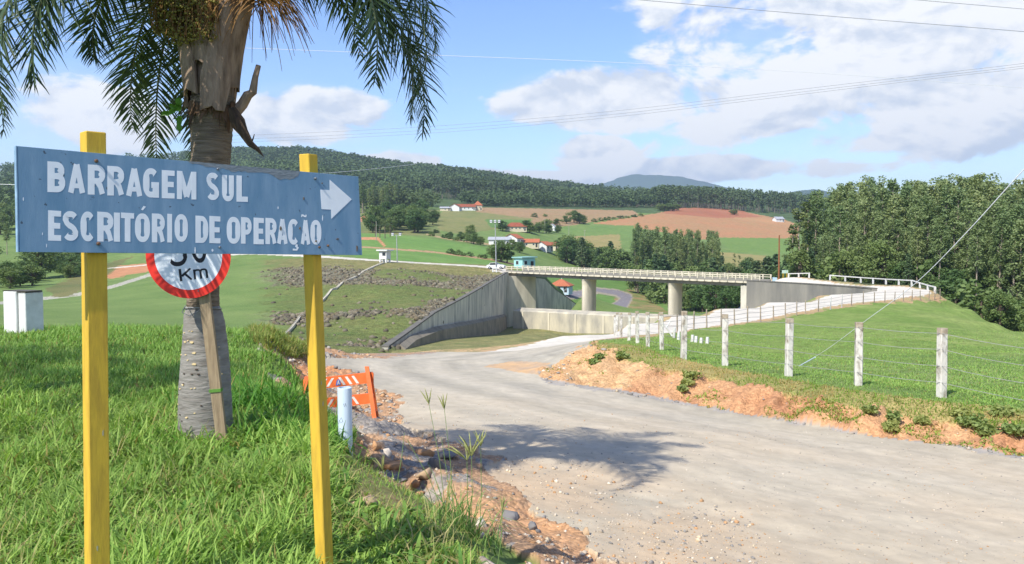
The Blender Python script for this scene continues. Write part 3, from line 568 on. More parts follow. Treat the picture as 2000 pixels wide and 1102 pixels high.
# a far blue range
def mountain(prof, Y, name, c):
    pts = []; n = 160; xs = np.linspace(prof[0][0], prof[-1][0], n); ys = np.interp(xs, [a for a, _ in prof], [b for _, b in prof])+ (fbm(xs*.05, xs*0, 4, 91)-.5)*5
    rows = []
    for k, (dy, f) in enumerate(((-1000, 0), (-700, .35), (-350, .7), (0, 1), (300, .6), (600, 0))):
        r = [];
        for x, y in zip(xs, ys):
            p = P(x, y, Y); zz = -30+(p.z+30)*f*(1+.18*(float(fbm(np.array(x*.04), np.array(k*1.7), 3, 95))-.5)*(f < 1)); r.append((p.x*(Y+dy)/Y, Y+dy, zz))
        rows.append(r)
    m = MB(); m.rings(rows, cap=False, closed=False); structure(m.build(name, mat(c, tuple(lin((52, 74, 44))), tuple(lin((66, 86, 52))), scale=.004), smooth=True))
mountain([(1040, 420), (1105, 378), (1140, 368), (1180, 358), (1210, 346), (1235, 341), (1290, 342), (1330, 345), (1370, 354), (1420, 366), (1500, 385), (1560, 420)], 7000, 'mountain', 'm_mountain')
mountain([(1480, 420), (1530, 378), (1560, 371), (1590, 369), (1650, 380), (1800, 420)], 4500, 'far_ridge', 'm_mountain')
# ================================================================ SPILLWAY, BRIDGE AND OTHER BUILT THINGS
CONC = mat('concrete', tuple(lin((150, 145, 132))), tuple(lin((112, 110, 104))), scale=.35, rough=.9, bump=.25, bscale=2, stretch=(1, 1, .28), detail=8, coord='Object')
CONC_D = mat('concrete_stained', tuple(lin((204, 198, 180))), tuple(lin((132, 130, 122))), scale=.55, rough=.92, bump=.12, bscale=2, stretch=(1, 1, .34), detail=10, thresh=(.40, .72))
CONC_L = mat('concrete_pale', tuple(lin((222, 212, 186))), tuple(lin((180, 172, 152))), scale=.6, rough=.9, bump=.2, bscale=3, stretch=(1, 1, .22), detail=8)
CONC_B = mat('concrete_base', tuple(lin((150, 140, 120))), tuple(lin((112, 106, 92))), scale=.5, rough=.95, bump=.5, bscale=2, detail=8)
WHITE = mat('white_paint', tuple(lin((222, 222, 218))), tuple(lin((196, 198, 194))), scale=3, rough=.7)
PAINTW = mat('white_wash', tuple(lin((214, 212, 206))), tuple(lin((168, 162, 150))), scale=5, rough=.85, bump=.2, bscale=20, stretch=(1, 1, .5), thresh=(.45, .75))
def lerp(a, b, t): return a+(b-a)*t
# ---- bridge over the spillway
BL, BR = Vector((-1.3, 180.2, 0)), Vector((44.6, 147.4, 0)); BD = (BR-BL).normalized(); BN = Vector((-BD.y, BD.x, 0)); BLEN = (BR-BL).length
ZL, ZR = -5.62, -6.50
def bp(t, off, dz): p = BL.lerp(BR, t)+BN*off; p.z = lerp(ZL, ZR, t)+dz; return p
br = thing('bridge', 'pale concrete beam bridge with open railings crossing the spillway on round piers', 'bridge', (0, 0, 0))
m = MB(); W = 6.4
m.rings([[bp(t, o, z) for o, z in ((-.0, 0), (-.0, -.34), (.55, -.42), (.75, -1.0), (W-.75, -1.0), (W-.55, -.42), (W, -.34), (W, 0))] for t in np.linspace(0, 1, 15)])
deck = m.build('deck', CONC, br)
m = MB(); n = 38
for i in range(n):                                  # scalloped drip edge below the curb, one panel between two posts
    a, b = (i+.06)/n, (i+.94)/n
    m.rings([[bp(t, o, z) for o, z in ((-.10, -.02), (-.10, -.30-.05*math.sin(math.pi*(t-a)/(b-a))), (-.003, -.30), (-.003, -.02))] for t in np.linspace(a, b, 5)])
m.build('fascia', CONC_L, deck)
for off in (.12, W-.12):
    m = MB(); m.rings([[bp(t, off+o, z) for o, z in ((-.14, .004), (-.14, .26), (.14, .26), (.14, .004))] for t in np.linspace(0, 1, 12)]); m.build('curb', CONC, br)
    for zz in (.66, 1.06):
        m = MB(); m.rings([[bp(t, off+o, zz+z) for o, z in ((-.05, -.06), (-.05, .06), (.05, .06), (.05, -.06))] for t in np.linspace(0, 1, 12)]); m.build('rail', CONC_L, br)
    p0 = None
    for i in range(n+1):
        t = i/n; c = bp(t, off-.0, .70)
        if p0 is None:
            m = MB(); m.box((0, 0, 0), (.22, .24, .92), rot=math.atan2(BD.y, BD.x), bev=.02); p0 = m.build('railing_post', CONC_L, br); p0.location = c
        else:
            q = p0.copy(); COL.objects.link(q); q.location = c; q.parent = br
for t, name in ((.340, 0), (.685, 1)):
    c = BL.lerp(BR, t)+BN*(W/2); zt_ = lerp(ZL, ZR, t)-1.0
    m = MB(); rg = []
    for z in (-19.5, zt_-1.2, zt_-.5, zt_): 
        k = 1.0 if z < zt_-.6 else (1.04 if z < zt_-.1 else 1.12)
        rg.append([c+Vector((0, 0, z))+(BD*math.cos(a)*1.05*k+BN*math.sin(a)*2.35*k) for a in np.linspace(0, 2*math.pi, 33)[:-1]])
    m.rings(rg); m.build('pier', CONC_L, br, smooth=False)
m = MB(); c = bp(.955, W/2, 0); m.box((c.x, c.y, -13), (2.2, 5.6, 11.6), rot=math.atan2(BD.y, BD.x), bev=.05); m.build('abutment_pillar', CONC_D, br)
# ---- training walls, weir
def wall(name, label, top, base, th, m_, cap=True, cat='retaining wall', side=1):
    """top, base: lists of points along the wall's face; th: thickness to the side that holds the fill"""
    w = thing(name, label, cat, top[0])
    o = top[0]; n = len(top); m = MB(); rg = []
    for i in range(n):
        d = (Vector(top[min(i+1, n-1)])-Vector(top[max(i-1, 0)])); d.z = 0; d.normalize(); nn = Vector((-d.y, d.x, 0))*side
        t, b = Vector(top[i]), Vector(base[i]); rg.append([b, t, t+nn*th, b+nn*th])
    m.rings(rg); m.build('wall_face', m_, w, origin=o)
    if cap:
        m = MB(); rg = []
        for i in range(n):
            d = (Vector(top[min(i+1, n-1)])-Vector(top[max(i-1, 0)])); d.z = 0; d.normalize(); nn = Vector((-d.y, d.x, 0))*side
            t = Vector(top[i])+Vector((0, 0, .003)); rg.append([t-nn*.06, t-nn*.06+Vector((0, 0, .16)), t+nn*(th+.06)+Vector((0, 0, .16)), t+nn*(th+.06)])
        m.rings(rg); m.build('coping', mat('coping', tuple(lin((118, 114, 104))), tuple(lin((88, 86, 80))), scale=1.5, rough=.95), w, origin=o)
    return w
top = [P(758, 679, 69), P(800, 649, 78.5), P(850, 612, 91.7), P(900, 586, 109), P(930, 569, 126.6), P(960, 551, 150), P(992, 532, 178.5)]
base = [Vector((t.x, t.y, z)) for t, z in zip(top, (-11, -12, -13.5, -15, -17, -19, -20.5))]
lw = wall('training_wall', 'long weathered grey concrete wall sloping down beside the rocky embankment', top, base, .5, CONC_D, side=1)
# footing of bare rough concrete along its foot
ft = [P(782, 676, 70.5), P(805, 658, 78), P(850, 641, 90), P(900, 632, 106), P(930, 627, 123), P(960, 621, 146), P(985, 615, 170)]
m = MB(); rg = []
for p in ft:
    q = p+Vector((.35, -.3, 0)); rg.append([Vector((q.x+.5, q.y-.4, p.z-9)), Vector((q.x+.12, q.y, p.z-.25)), p+Vector((-.1, .5, .1)), Vector((p.x-.2, p.y+.5, p.z-9))])
m.rings(rg); m.build('footing', CONC_B, lw, origin=top[0])
# left abutment under the bridge end
ab = thing('bridge_abutment', 'pale concrete abutment block carrying the bridge end beside the blue-green hut', 'abutment', (0, 178, -20))
m = MB(); A0 = P(994, 560, 178.5); A1 = P(1046, 560, 183.5)
prof = []
for t in np.linspace(0, 1, 9):
    x = lerp(A0.x, A1.x, t); y = lerp(A0.y, A1.y, t)-1.1*math.sin(t*math.pi*.5); prof.append((x, y))
rg = [[Vector((x, y, z)) for x, y in prof]+[Vector((A1.x, A1.y+5, z)), Vector((A0.x, A0.y+7, z))] for z in (-21, -14, ZL-1.03)]
m.rings(rg); m.build('front_wall', CONC_L, ab, origin=(0, 178, -20))
m = MB(); m.box((A0.x-.55, 178.2, -13.1), (1.0, 1.4, 15.0), bev=.05); m.build('corner_pillar', CONC_L, ab, origin=(0, 178, -20))
top = [P(1046.5, 543, 184.5), P(1064, 545, 193), P(1085, 566, 210), P(1112, 585, 229), P(1140, 605, 248), P(1180, 626, 272)]
base = [Vector((t.x, t.y, -23)) for t in top]
wall('training_wall', 'dark stained concrete wall stepping down behind the first bridge pier', top, base, .9, CONC_D, side=1)
top = [Vector((42.6, 148.6, -6.42)), Vector((43.9, 146.2, -6.40)), Vector((46.8, 139, -6.36)), Vector((49.6, 132, -6.34)), Vector((52.0, 124, -6.33)), Vector((52.6, 119.5, -6.33))]
base = [Vector((t.x, t.y, -19)) for t in top]
wall('retaining_wall', 'vertical grey concrete wall under the approach road at the bridge end by the hairpin', top, base, .8, CONC, side=1)
we = thing('spillway_weir', 'low pale concrete weir wall across the spillway below the bridge', 'weir', (20, 158, -17))
w0, w1 = Vector((.2, 169.6, 0)), Vector((41.5, 143.6, 0)); wd = (w1-w0).normalized(); wn = Vector((-wd.y, wd.x, 0)); m = MB()
m.rings([[p+wn*o+Vector((0, 0, z)) for o, z in ((0, -20), (0, -13.55), (.2, -13.35), (3.4, -13.05), (4.6, -13.6), (7, -17), (8, -20))] for p in [w0.lerp(w1, t) for t in np.linspace(0, 1, 9)]])
m.build('weir_wall', mat('concrete_weir', tuple(lin((204, 194, 168))), tuple(lin((146, 142, 132))), scale=.42, rough=.9, bump=.25, bscale=2.5, stretch=(1.2, 1.2, .4), detail=9), we, origin=(20, 158, -17))
for i in range(8):                                   # pale buttress streaks stand a little proud
    t = (i+.4)/8; c = w0.lerp(w1, t)-wn*.06; m = MB(); m.box((c.x, c.y, -16.6), (.32, .16, 6.0), rot=math.atan2(wd.y, wd.x)); m.build('joint_rib', CONC_L, we, origin=(20, 158, -17))
# ---- drainage channel and steps down the embankment
dc = thing('drainage_channel', 'narrow pale concrete gutter running down the rocky embankment from the white hut', 'drain', P(752, 528, 192))
m = MB(); rg = []
for x in np.linspace(750, 536, 22):
    y = float(np.interp(x, [536, 580, 620, 660, 700, 735, 750], [640, 622, 604, 583, 561, 541, 531])); p = P(x, y, float(np.interp(x, [536, 580, 620, 660, 700, 735, 750], [66, 88, 108, 130, 152, 178, 190]))); p.z = float(zt(p.x, p.y))+.16; s = .27*max(.4, p.y/190)
    rg.append([p+Vector((-.75*s, -.6*s, -.5)), p+Vector((-.75*s, -.6*s, .10)), p+Vector((-.45*s, -.4*s, .10)), p+Vector((-.4*s, -.35, .05)), p+Vector((.4*s, .35, .05)), p+Vector((.45*s, .4*s, .10)), p+Vector((.75*s, .6*s, .10)), p+Vector((.75*s, .6*s, -.5))])
m.rings(rg); m.build('channel', CONC_L, dc, origin=dc.location)
# ================================================================ BUILDINGS
ROOF = mat('roof_tile', tuple(lin((186, 112, 78))), tuple(lin((146, 86, 62))), scale=1.4, rough=.9, bump=.5, bscale=6, stretch=(3, 3, 1))
ROOF2 = mat('roof_tile_old', tuple(lin((158, 88, 62))), tuple(lin((118, 70, 54))), scale=1.2, rough=.9, bump=.5, bscale=6)
ROOFG = mat('roof_sheet', tuple(lin((176, 178, 180))), tuple(lin((140, 142, 146))), scale=1.5, rough=.6, stretch=(6, 1, 1))
CREAM = mat('cream_wall', tuple(lin((206, 196, 166))), tuple(lin((186, 176, 150))), scale=1.5, rough=.85)
GLASS = mat('dark_glass', (.02, .025, .03), (.035, .04, .045), rough=.15, spec=.6)
DOORM = mat('dark_door', (.03, .03, .028), (.05, .045, .04), rough=.6)
def house(px_, py_, y0, w, d, h, rise, wallm, roofm, label, rz=0., hip=False, wins=2, cat='house', door=True, over=.5, group=None, name='house'):
    p = hit(px_, py_, y0); o = thing(name, label, cat, p, group, rz)
    m = MB(); m.box((0, 0, h/2-.4), (w, d, h+.8))
    if not hip:
        for s in (-1, 1): m.prism([(s*(w/2-.001), -d/2, h+.001), (s*(w/2-.001), d/2, h+.001), (s*(w/2-.001), 0, h+rise-.08)], (-.06*s, 0, 0), (0, 0, 0))
    m.build('wall', wallm, o)
    m = MB(); a, b = w/2+over, d/2+over; t = .14; z0 = h-over*rise/(d/2)
    if hip:
        r = max(a-b, .3)
        v = [(-a, -b, z0), (a, -b, z0), (a, b, z0), (-a, b, z0), (-r, 0, h+rise), (r, 0, h+rise)]; v2 = [(x, y, z+t) for x, y, z in v]
        fs = [(0, 1, 5, 4), (1, 2, 5), (2, 3, 4, 5), (3, 0, 4)]
        m.add(v2, fs); m.add(v, [tuple(reversed(f)) for f in fs]); k = len(m.v)-12
        for i in range(4): j = (i+1) % 4; m.f.append((k+6+i, k+6+j, k+j, k+i))
    else:
        for s in (-1, 1):
            m.rings([[Vector((x, s*y, z)) for y, z in ((0, h+rise), (b, z0), (b, z0+t), (0, h+rise+t))] for x in (-a, a)])
    m.build('roof', roofm, o)
    for i in range(wins):
        x = -w/2+w*(i+.7)/(wins+.4)
        m = MB(); m.box((x, -d/2-.02, h*.56), (1.0, .08, 1.0)); wn_ = m.build('window', WHITE, o)
        m = MB(); m.box((x, -d/2-.075, h*.56), (.8, .03, .8)); m.build('pane', GLASS, wn_)
    if door:
        m = MB(); m.box((w/2-1.0, -d/2-.02, 1.0), (.9, .06, 2.0)); m.build('door', DOORM, o)
    return o
# guardhouse, two-tone, at the bridge end
TEAL = mat('teal_wall', tuple(lin((160, 206, 200))), tuple(lin((144, 194, 190))), scale=2, rough=.8)
TEALD = mat('teal_dado', tuple(lin((70, 100, 106))), tuple(lin((84, 110, 112))), scale=2, rough=.8)
gp = Vector((3.0, 196.5, -6.0)); G = thing('guardhouse', 'small pale green guardhouse with darker lower walls standing behind the bridge railing', 'hut', gp, None, R(38))
gw, gd, gh = 3.9, 3.3, 3.2
m = MB(); m.box((0, 0, 1.95), (gw, gd, 2.3)); m.build('wall', TEAL, G)
m = MB(); m.box((0, 0, .1), (gw+.06, gd+.06, 1.4)); m.build('dado', TEALD, G)
m = MB(); m.rings([[Vector((x, y, 3.1+.10*(x/gw)+k*.26)) for x, y in ((-gw/2-.45, -gd/2-.45), (gw/2+.35, -gd/2-.45), (gw/2+.35, gd/2+.4), (-gw/2-.45, gd/2+.4))] for k in (0, 1)]); m.build('roof', mat('teal_roof', tuple(lin((128, 176, 168))), tuple(lin((140, 172, 166)))), G)
for cx, cy, sx, sy in ((-1.0, -gd/2, .9, .08), (-gw/2, .3, .08, 1.0)):
    m = MB(); m.box((cx, cy, 1.95), (sx+.02, sy+.02, .95)); f = m.build('window', WHITE, G)
    m = MB(); m.box((cx-(.04 if sx < .1 else 0), cy-(.04 if sy < .1 else 0), 1.95), (sx-.08 if sx > .1 else .06, sy-.08 if sy > .1 else .06, .8)); m.build('pane', GLASS, f)
m = MB(); m.box((1.0, -gd/2-.045, 1.25), (.85, .06, 2.1)); dr = m.build('door', DOORM, G)
m = MB(); m.box((1.3, -gd/2-.10, 1.2), (.12, .05, .05)); m.build('handle', ROOFG, dr)
# instrument hut on the crest: white box on legs with overhanging slab
hp = P(752, 528, 193); hp.z = float(zt(hp.x, hp.y)); H = thing('instrument_hut', 'tiny white hut on legs with flat overhanging roof at the head of the gutter', 'hut', hp, None, R(-28))
m = MB(); m.box((0, 0, 1.75), (2.1, 1.7, 1.9)); m.build('wall', WHITE, H)
m = MB(); m.box((0, 0, 2.86), (3.1, 2.7, .32), bev=.03); m.build('roof', WHITE, H)
for x in (-.85, .85):
    for y in (-.65, .65):
        m = MB(); m.box((x, y, .2), (.34, .34, 1.3)); m.build('leg', WHITE, H)
m = MB(); m.box((.35, -.86, 2.0), (.9, .06, .8)); m.build('window', GLASS, H)
# valley house with hip roof seen under the bridge
house(1096, 570, 255, 6.2, 5.2, 2.2, 1.6, mat('blue_wall', tuple(lin((150, 190, 206))), tuple(lin((196, 204, 204))), scale=1), ROOF, 'orange hip-roofed house in the valley seen under the bridge deck', R(-18), True, 3)
# farmhouses on the slopes
house(1007, 451, 440, 12.5, 7.5, 2.6, 2.2, CREAM, ROOF2, 'long farmhouse with red hipped roof on the middle of the slope', R(4), True, 5)
house(1079, 450, 440, 4.2, 4.2, 2.4, 1.8, WHITE, ROOFG, 'small white gabled shed at the end of the long farmhouse garden', R(70), False, 1, 'shed', over=.15)
house(857+119, 480, 350, 10, 6, 2.9, 1.2, WHITE, ROOFG, 'barn with pale grey sheet roof behind the tall lamp post', R(-4), False, 2, 'barn')
house(1003, 477, 350, 6.5, 7.5, 3.0, 2.0, WHITE, ROOF, 'white house with bright orange gable roof beside the grey-roofed barn', R(62), False, 2)
house(1036, 483, 345, 8.5, 5, 2.6, 1.5, CREAM, ROOF, 'low cream house with orange roof in the middle of the hamlet', R(-6), False, 2)
house(1063, 490, 335, 6.5, 6.5, 2.9, 1.8, WHITE, ROOF, 'white house with orange gable roof at the near end of the hamlet', R(58), False, 2)
house(1079, 488, 340, 7.5, 6, 2.6, 1.4, CREAM, ROOF2, 'house with dull brown roof behind the white gabled house', R(-12), False, 1)
house(890, 412, 640, 9, 8, 3.0, 2.4, WHITE, ROOF2, 'white gable-fronted farmhouse with dull red roof at the hilltop', R(80), False, 2)
house(911, 411, 645, 14, 8, 2.8, 2.2, WHITE, ROOF2, 'long low hilltop farm building with red roof', R(6), False, 4)
house(933, 411, 645, 6.5, 6.5, 4.4, 3.0, CREAM, ROOF, 'tall hilltop house with pyramid orange roof', R(10), True, 2)
house(870, 412, 640, 8, 5, 2.2, 1.0, CREAM, ROOFG, 'grey lean-to shed among trees left of the hilltop farm', R(0), False, 1, 'shed')
house(1520, 433, 700, 9, 6, 2.6, 2.0, WHITE, ROOFG, 'white-roofed shed at the edge of the ploughed field by the tall trees', R(20), False, 1, 'shed')
# ---- parked car at the lamp post
cp = P(969, 527, 184.2); cp.z = float(zt(cp.x, cp.y))+.02
CAR = thing('parked_car', 'small white hatchback parked on the dam crest behind a lamp post', 'car', cp, None, R(-14))
m = MB(); prof = [(-2.0, .35), (-2.05, .75), (-1.95, .95), (-1.5, 1.02), (-1.2, 1.42), (.1, 1.47), (.75, 1.05), (1.75, .92), (2.05, .7), (2.05, .35)]
m.rings([[Vector((x, y*(1 if z < 1.0 else .86), z)) for x, z in prof] for y in (-.85, -.5, .5, .85)]); m.build('body', WHITE, CAR)
for s in (-1, 1):
    m = MB(); m.prism([(x, s*(.80), z) for x, z in ((-1.35, 1.02), (-1.1, 1.36), (.0, 1.40), (.55, 1.04))], (0, -s*.02, 0), (0, s*.045, 0)); m.build('side_window', GLASS, CAR)
    for x in (-1.3, 1.3):
        m = MB(); m.tube([(x, s*.70, .32), (x, s*.88, .32)], .32, 14); wh = m.build('wheel', mat('tyre', (.015, .015, .015)), CAR)
        m = MB(); m.tube([(x, s*.87, .32), (x, s*.895, .32)], .19, 12); m.build('rim', ROOFG, wh)
m = MB(); m.prism([(.16, y, 1.455) for y in (-.6,)]+[(.16, .6, 1.455), (.74, .66, 1.075), (.74, -.66, 1.075)], (0, 0, 0), (.03, 0, .03)); m.build('windscreen', GLASS, CAR)
for y in (-.6, .6):
    m = MB(); m.box((2.04, y, .76), (.06, .3, .14)); m.build('headlight', ROOFG, CAR)
# white marker blocks under the lamp
mk = thing('concrete_marker', 'white painted concrete stand at the foot of the tall lamp post', 'block', P(966, 531, 181.5)); mk.location.z = float(zt(mk.location.x, mk.location.y))
m = MB(); m.box((0, 0, .9), (1.1, .9, .35), bev=.03); m.build('slab', WHITE, mk)
for x in (-.4, .4): m = MB(); m.box((x, 0, .3), (.26, .7, 1.0)); m.build('leg', WHITE, mk)
# ---- flood-light masts
STEEL = mat('galvanised', tuple(lin((170, 172, 174))), tuple(lin((140, 142, 144))), rough=.5, metal=.0)
def mast(px_, pyb, Y, h, label, nl=3):
    p = P(px_, pyb, Y); p.z = float(zt(p.x, p.y)); o = thing('floodlight_mast', label, 'lamp post', p)
    m = MB(); m.tube([(0, 0, -.3), (-.02*h*.3, 0, h*.5), (-.02*h, 0, h)], [.14, .11, .08], 10); m.build('pole', STEEL, o)
    m = MB(); m.box((-.02*h, 0, h-.1), (2.0, .12, .12)); m.build('crossbar', STEEL, o)
    for i in range(nl):
        x = -.02*h+(-.9+1.8*i/(nl-1)); m = MB(); m.box((x, -.22, h+.12), (.58, .5, .5), rot=Matrix.Rotation(R(-35), 3, 'X'), bev=.05); f = m.build('floodlight', STEEL, o)
        m = MB(); m.box((x, -.42, h-.03), (.46, .03, .38), rot=Matrix.Rotation(R(-35), 3, 'X')); m.build('lens', WHITE, f)
    return o
mast(969, 527, 183.2, 10.9, 'tall steel floodlight mast beside the parked white car')
mast(776, 522, 194, 6.6, 'shorter steel floodlight mast right of the tiny white hut', 2)
# ---- poles
WOODP = mat('pole_wood', tuple(lin((150, 96, 62))), tuple(lin((118, 80, 56))), scale=3, stretch=(4, 4, .4), rough=.9)
GREYP = mat('pole_grey', tuple(lin((168, 162, 150))), tuple(lin((140, 134, 124))), scale=3, rough=.9)
def pole(px_, pyb, Y, h, r, m_, label, name='utility_pole', cross=True, group=None, y0=None):
    p = hit(px_, pyb, y0) if y0 else P(px_, pyb, Y)
    if not y0: p.z = float(zt(p.x, p.y))
    o = thing(name, label, 'pole', p, group); m = MB(); m.tube([(0, 0, -.5), (0, 0, h)], [r, r*.75], 9); m.build('shaft', m_, o)
    if cross:
        m = MB(); m.box((0, 0, h-.5), (1.7, .12, .14)); m.build('crossarm', m_, o)
    return o
pole(1521, 545, 152, 8.6, .17, WOODP, 'rust-red timber pole standing at the right end of the bridge', cross=False)
for q, (x, y, h, lb) in enumerate(((735, 470, 8, 'thin pale pole beside the small palms on the near field'), (1064, 455, 9, 'thin grey pole before the garden trees of the long farmhouse'), (1111, 462, 9, 'thin grey pole in the pasture left of the dark wood'), (1142, 478, 9, 'thin grey pole on the tan slope above the dark wood'))):
    pole(x, y, 0, h, .14, GREYP, lb, y0=330, cross=q > 0)
pole(1097, 556, 0, 5.5, .12, WHITE, 'short white pole rising behind the orange hip roof', y0=262, cross=False)
# little furniture at the bridge end
p = P(1513, 546, 150.5); p.z = float(zt(p.x, p.y)); o = thing('marker_box', 'pale blue box on a post at the right end of the bridge railing', 'box', p)
m = MB(); m.tube([(0, 0, -.2), (0, 0, .5)], .12, 8); m.build('post', WHITE, o); m = MB(); m.box((0, 0, .85), (.75, .5, .8), bev=.05); m.build('case', mat('pale_blue', tuple(lin((170, 196, 206)))), o)
p = P(1533, 548, 150.5); p.z = float(zt(p.x, p.y)); o = thing('road_sign', 'small green and white sign on two yellow legs past the rust-red pole', 'sign', p)
for x in (-.35, .35): m = MB(); m.tube([(x, 0, -.2), (x, 0, 1.1)], .06, 8); m.build('leg', mat('yellow_leg', tuple(lin((200, 160, 50)))), o)
m = MB(); m.box((0, 0, 1.32), (1.1, .06, .6)); m.build('panel', mat('sign_green', tuple(lin((130, 170, 140))), tuple(lin((190, 200, 190))), scale=3), o)
# ---- white guard-rails by the hairpin
def guardrail(pts, label, step):
    pts = [Vector((p.x, p.y, float(zt(p.x, p.y)))) for p in pts]; o = thing('guard_rail', label, 'guard rail', pts[0]); O = pts[0]
    L_ = [0]
    for a, b in zip(pts[:-1], pts[1:]): L_.append(L_[-1]+(b-a).length)
    def at(s):
        for i in range(len(pts)-1):
            if s <= L_[i+1]+1e-6: return pts[i].lerp(pts[i+1], (s-L_[i])/(L_[i+1]-L_[i]))
        return pts[-1]
    n = max(2, round(L_[-1]/step)); S = [at(L_[-1]*i/n) for i in range(n+1)]
    for i, p in enumerate(S): m = MB(); m.box(p+Vector((0, 0, .32)), (.24, .24, 1.24), bev=.02); m.build('post', PAINTW, o, origin=O)
    m = MB()
    m.rings([[p+Vector((dx, 0, .86+dz)) for dx, dz in ((-.07, -.08), (-.07, .08), (.07, .08), (.07, -.08))] for p in S]); m.build('rail', PAINTW, o, origin=O)
    return o
guardrail([P(1540, 550, 150.5), P(1580, 553, 146)], 'short white two-bay guard rail between the bridge and the hairpin', 3.2)
guardrail([P(1621, 556, 142), P(1680, 559, 136.5), P(1740, 563, 129), P(1780, 567, 124), P(1806, 570, 119), P(1826, 574, 114.5)], 'long white guard rail curving round the outside of the hairpin', 3.1)
# ================================================================ FENCES
WIRE = mat('wire', (.22, .22, .21), (.3, .3, .29), rough=.6)
CPOST = mat('fence_post', tuple(lin((206, 202, 190))), tuple(lin((132, 122, 104))), scale=7, rough=.9, bump=.6, bscale=26, stretch=(1, 1, .5), thresh=(.48, .68), bdist=.012)
CTOP = mat('fence_post_bare', tuple(lin((184, 172, 150))), tuple(lin((138, 124, 104))), scale=9, rough=.95, bump=.6, bscale=24, bdist=.012)
FP = [(8.82, 16.7, 1.42), (7.74, 18.2, 1.42), (6.79, 20, 1.42), (5.86, 22.4, 1.42), (4.99, 23.7, 1.42), (5.52, 30, 1.42), (5.37, 32.2, 1.36), (5.5, 35.7, 1.40), (5.76, 40.2, 1.38), (6.15, 46, 1.38), (6.28, 49.5, 1.42), (6.50, 51.5, 1.40), (10.1, 15.3, 1.42), (11.6, 13.9, 1.4)]
order = [13, 12, 0, 1, 2, 3, 4, 5, 6, 7, 8, 9, 10, 11]; FPo = [FP[i] for i in order]
fo = Vector((FPo[2][0], FPo[2][1], float(zt(FPo[2][0], FPo[2][1])))); fe = thing('wire_fence', 'weathered white concrete post and wire fence along the top of the orange bank', 'fence', fo)
tops = []
for k, (x, y, h) in enumerate(FPo):
    z = float(zt(x, y)); lean = Vector((random.uniform(-.03, .03), random.uniform(-.02, .02), 0)); w = .155
    if k == 12: lean = Vector((.07, 0, 0))
    rg = [[Vector((x, y, z-.35+s*(h+.35)))+lean*s*h+Vector((cx*w/2*(1+random.uniform(-.06, .06)), cy*w/2*(1+random.uniform(-.06, .06)), 0)) for cx, cy in ((-1, -.8), (-.8, -1), (.8, -1), (1, -.8), (1, .8), (.8, 1), (-.8, 1), (-1, .8))] for s in (0, .14, .28, .42, .56, .7, .82, .93, 1)]
    rot = Matrix.Rotation(random.uniform(-.3, .3), 3, 'Z'); cc = Vector((x, y, 0)); rg = [[cc+rot@(p-cc) for p in r] for r in rg]
    m = MB(); m.rings(rg[:8]); po = m.build('fence_post', CPOST, fe, origin=fo)
    m = MB(); m.rings([[p+Vector((0, 0, .002)) for p in rg[7]], rg[8]]); m.build('bare_top', CTOP, po, origin=fo)
    tops.append((Vector((x, y, z)), lean, h))
for f in (.22, .46, .70, .93):
    m = MB()
    for (a, la, ha), (b, lb, hb) in zip(tops[:-1], tops[1:]):
        pa, pb = a+la*f*ha+Vector((-.05, -.085, f*ha)), b+lb*f*hb+Vector((-.05, -.085, f*hb)); sg = random.uniform(.01, .045)
        m.tube([pa.lerp(pb, t)-Vector((0, 0, sg*4*t*(1-t))) for t in (0, .25, .5, .75, 1)], .0065, 4, cap=False)
    m.build('wire', WIRE, fe, origin=fo)
# thin fence beside the lower road
POSTD = mat('thin_post', tuple(lin((172, 158, 138))), tuple(lin((138, 124, 106))), rough=.9)
S = []; acc = 0; prev = None
off = [Vector((x, y, 0)) for x, y in RC[1:9]]
path = []
for i in range(len(off)-1):
    d = (off[i+1]-off[i]).normalized(); nn = Vector((d.y, -d.x, 0))
    for t in np.linspace(0, 1, 12, endpoint=False): path.append(off[i].lerp(off[i+1], t)+nn*4.9)
s = 0; pts = [path[0]]
for a, b in zip(path[:-1], path[1:]):
    s += (b-a).length
    if s > 2.35: pts.append(b); s = 0
f0 = Vector((pts[0].x, pts[0].y, float(zt(pts[0].x, pts[0].y)))); tf = thing('wire_fence', 'low fence of thin brown stakes and wire along the lower gravel road', 'fence', f0)
bs = []
for p in pts:
    z = float(zt(p.x, p.y)); h = random.uniform(1.15, 1.4); l = Vector((random.uniform(-.06, .06), 0, 0)); m = MB(); b = Vector((p.x, p.y, z))
    m.tube([b-Vector((0, 0, .2)), b+l+Vector((0, 0, h))], [.055, .045], 6); m.build('stake', POSTD if random.random() < .85 else PAINTW, tf, origin=f0); bs.append(b)
for f in (.45, .8, 1.1):
    m = MB(); m.tube([b+Vector((0, -.07, f)) for b in bs], .012, 4, cap=False); m.build('wire', WIRE, tf, origin=f0)
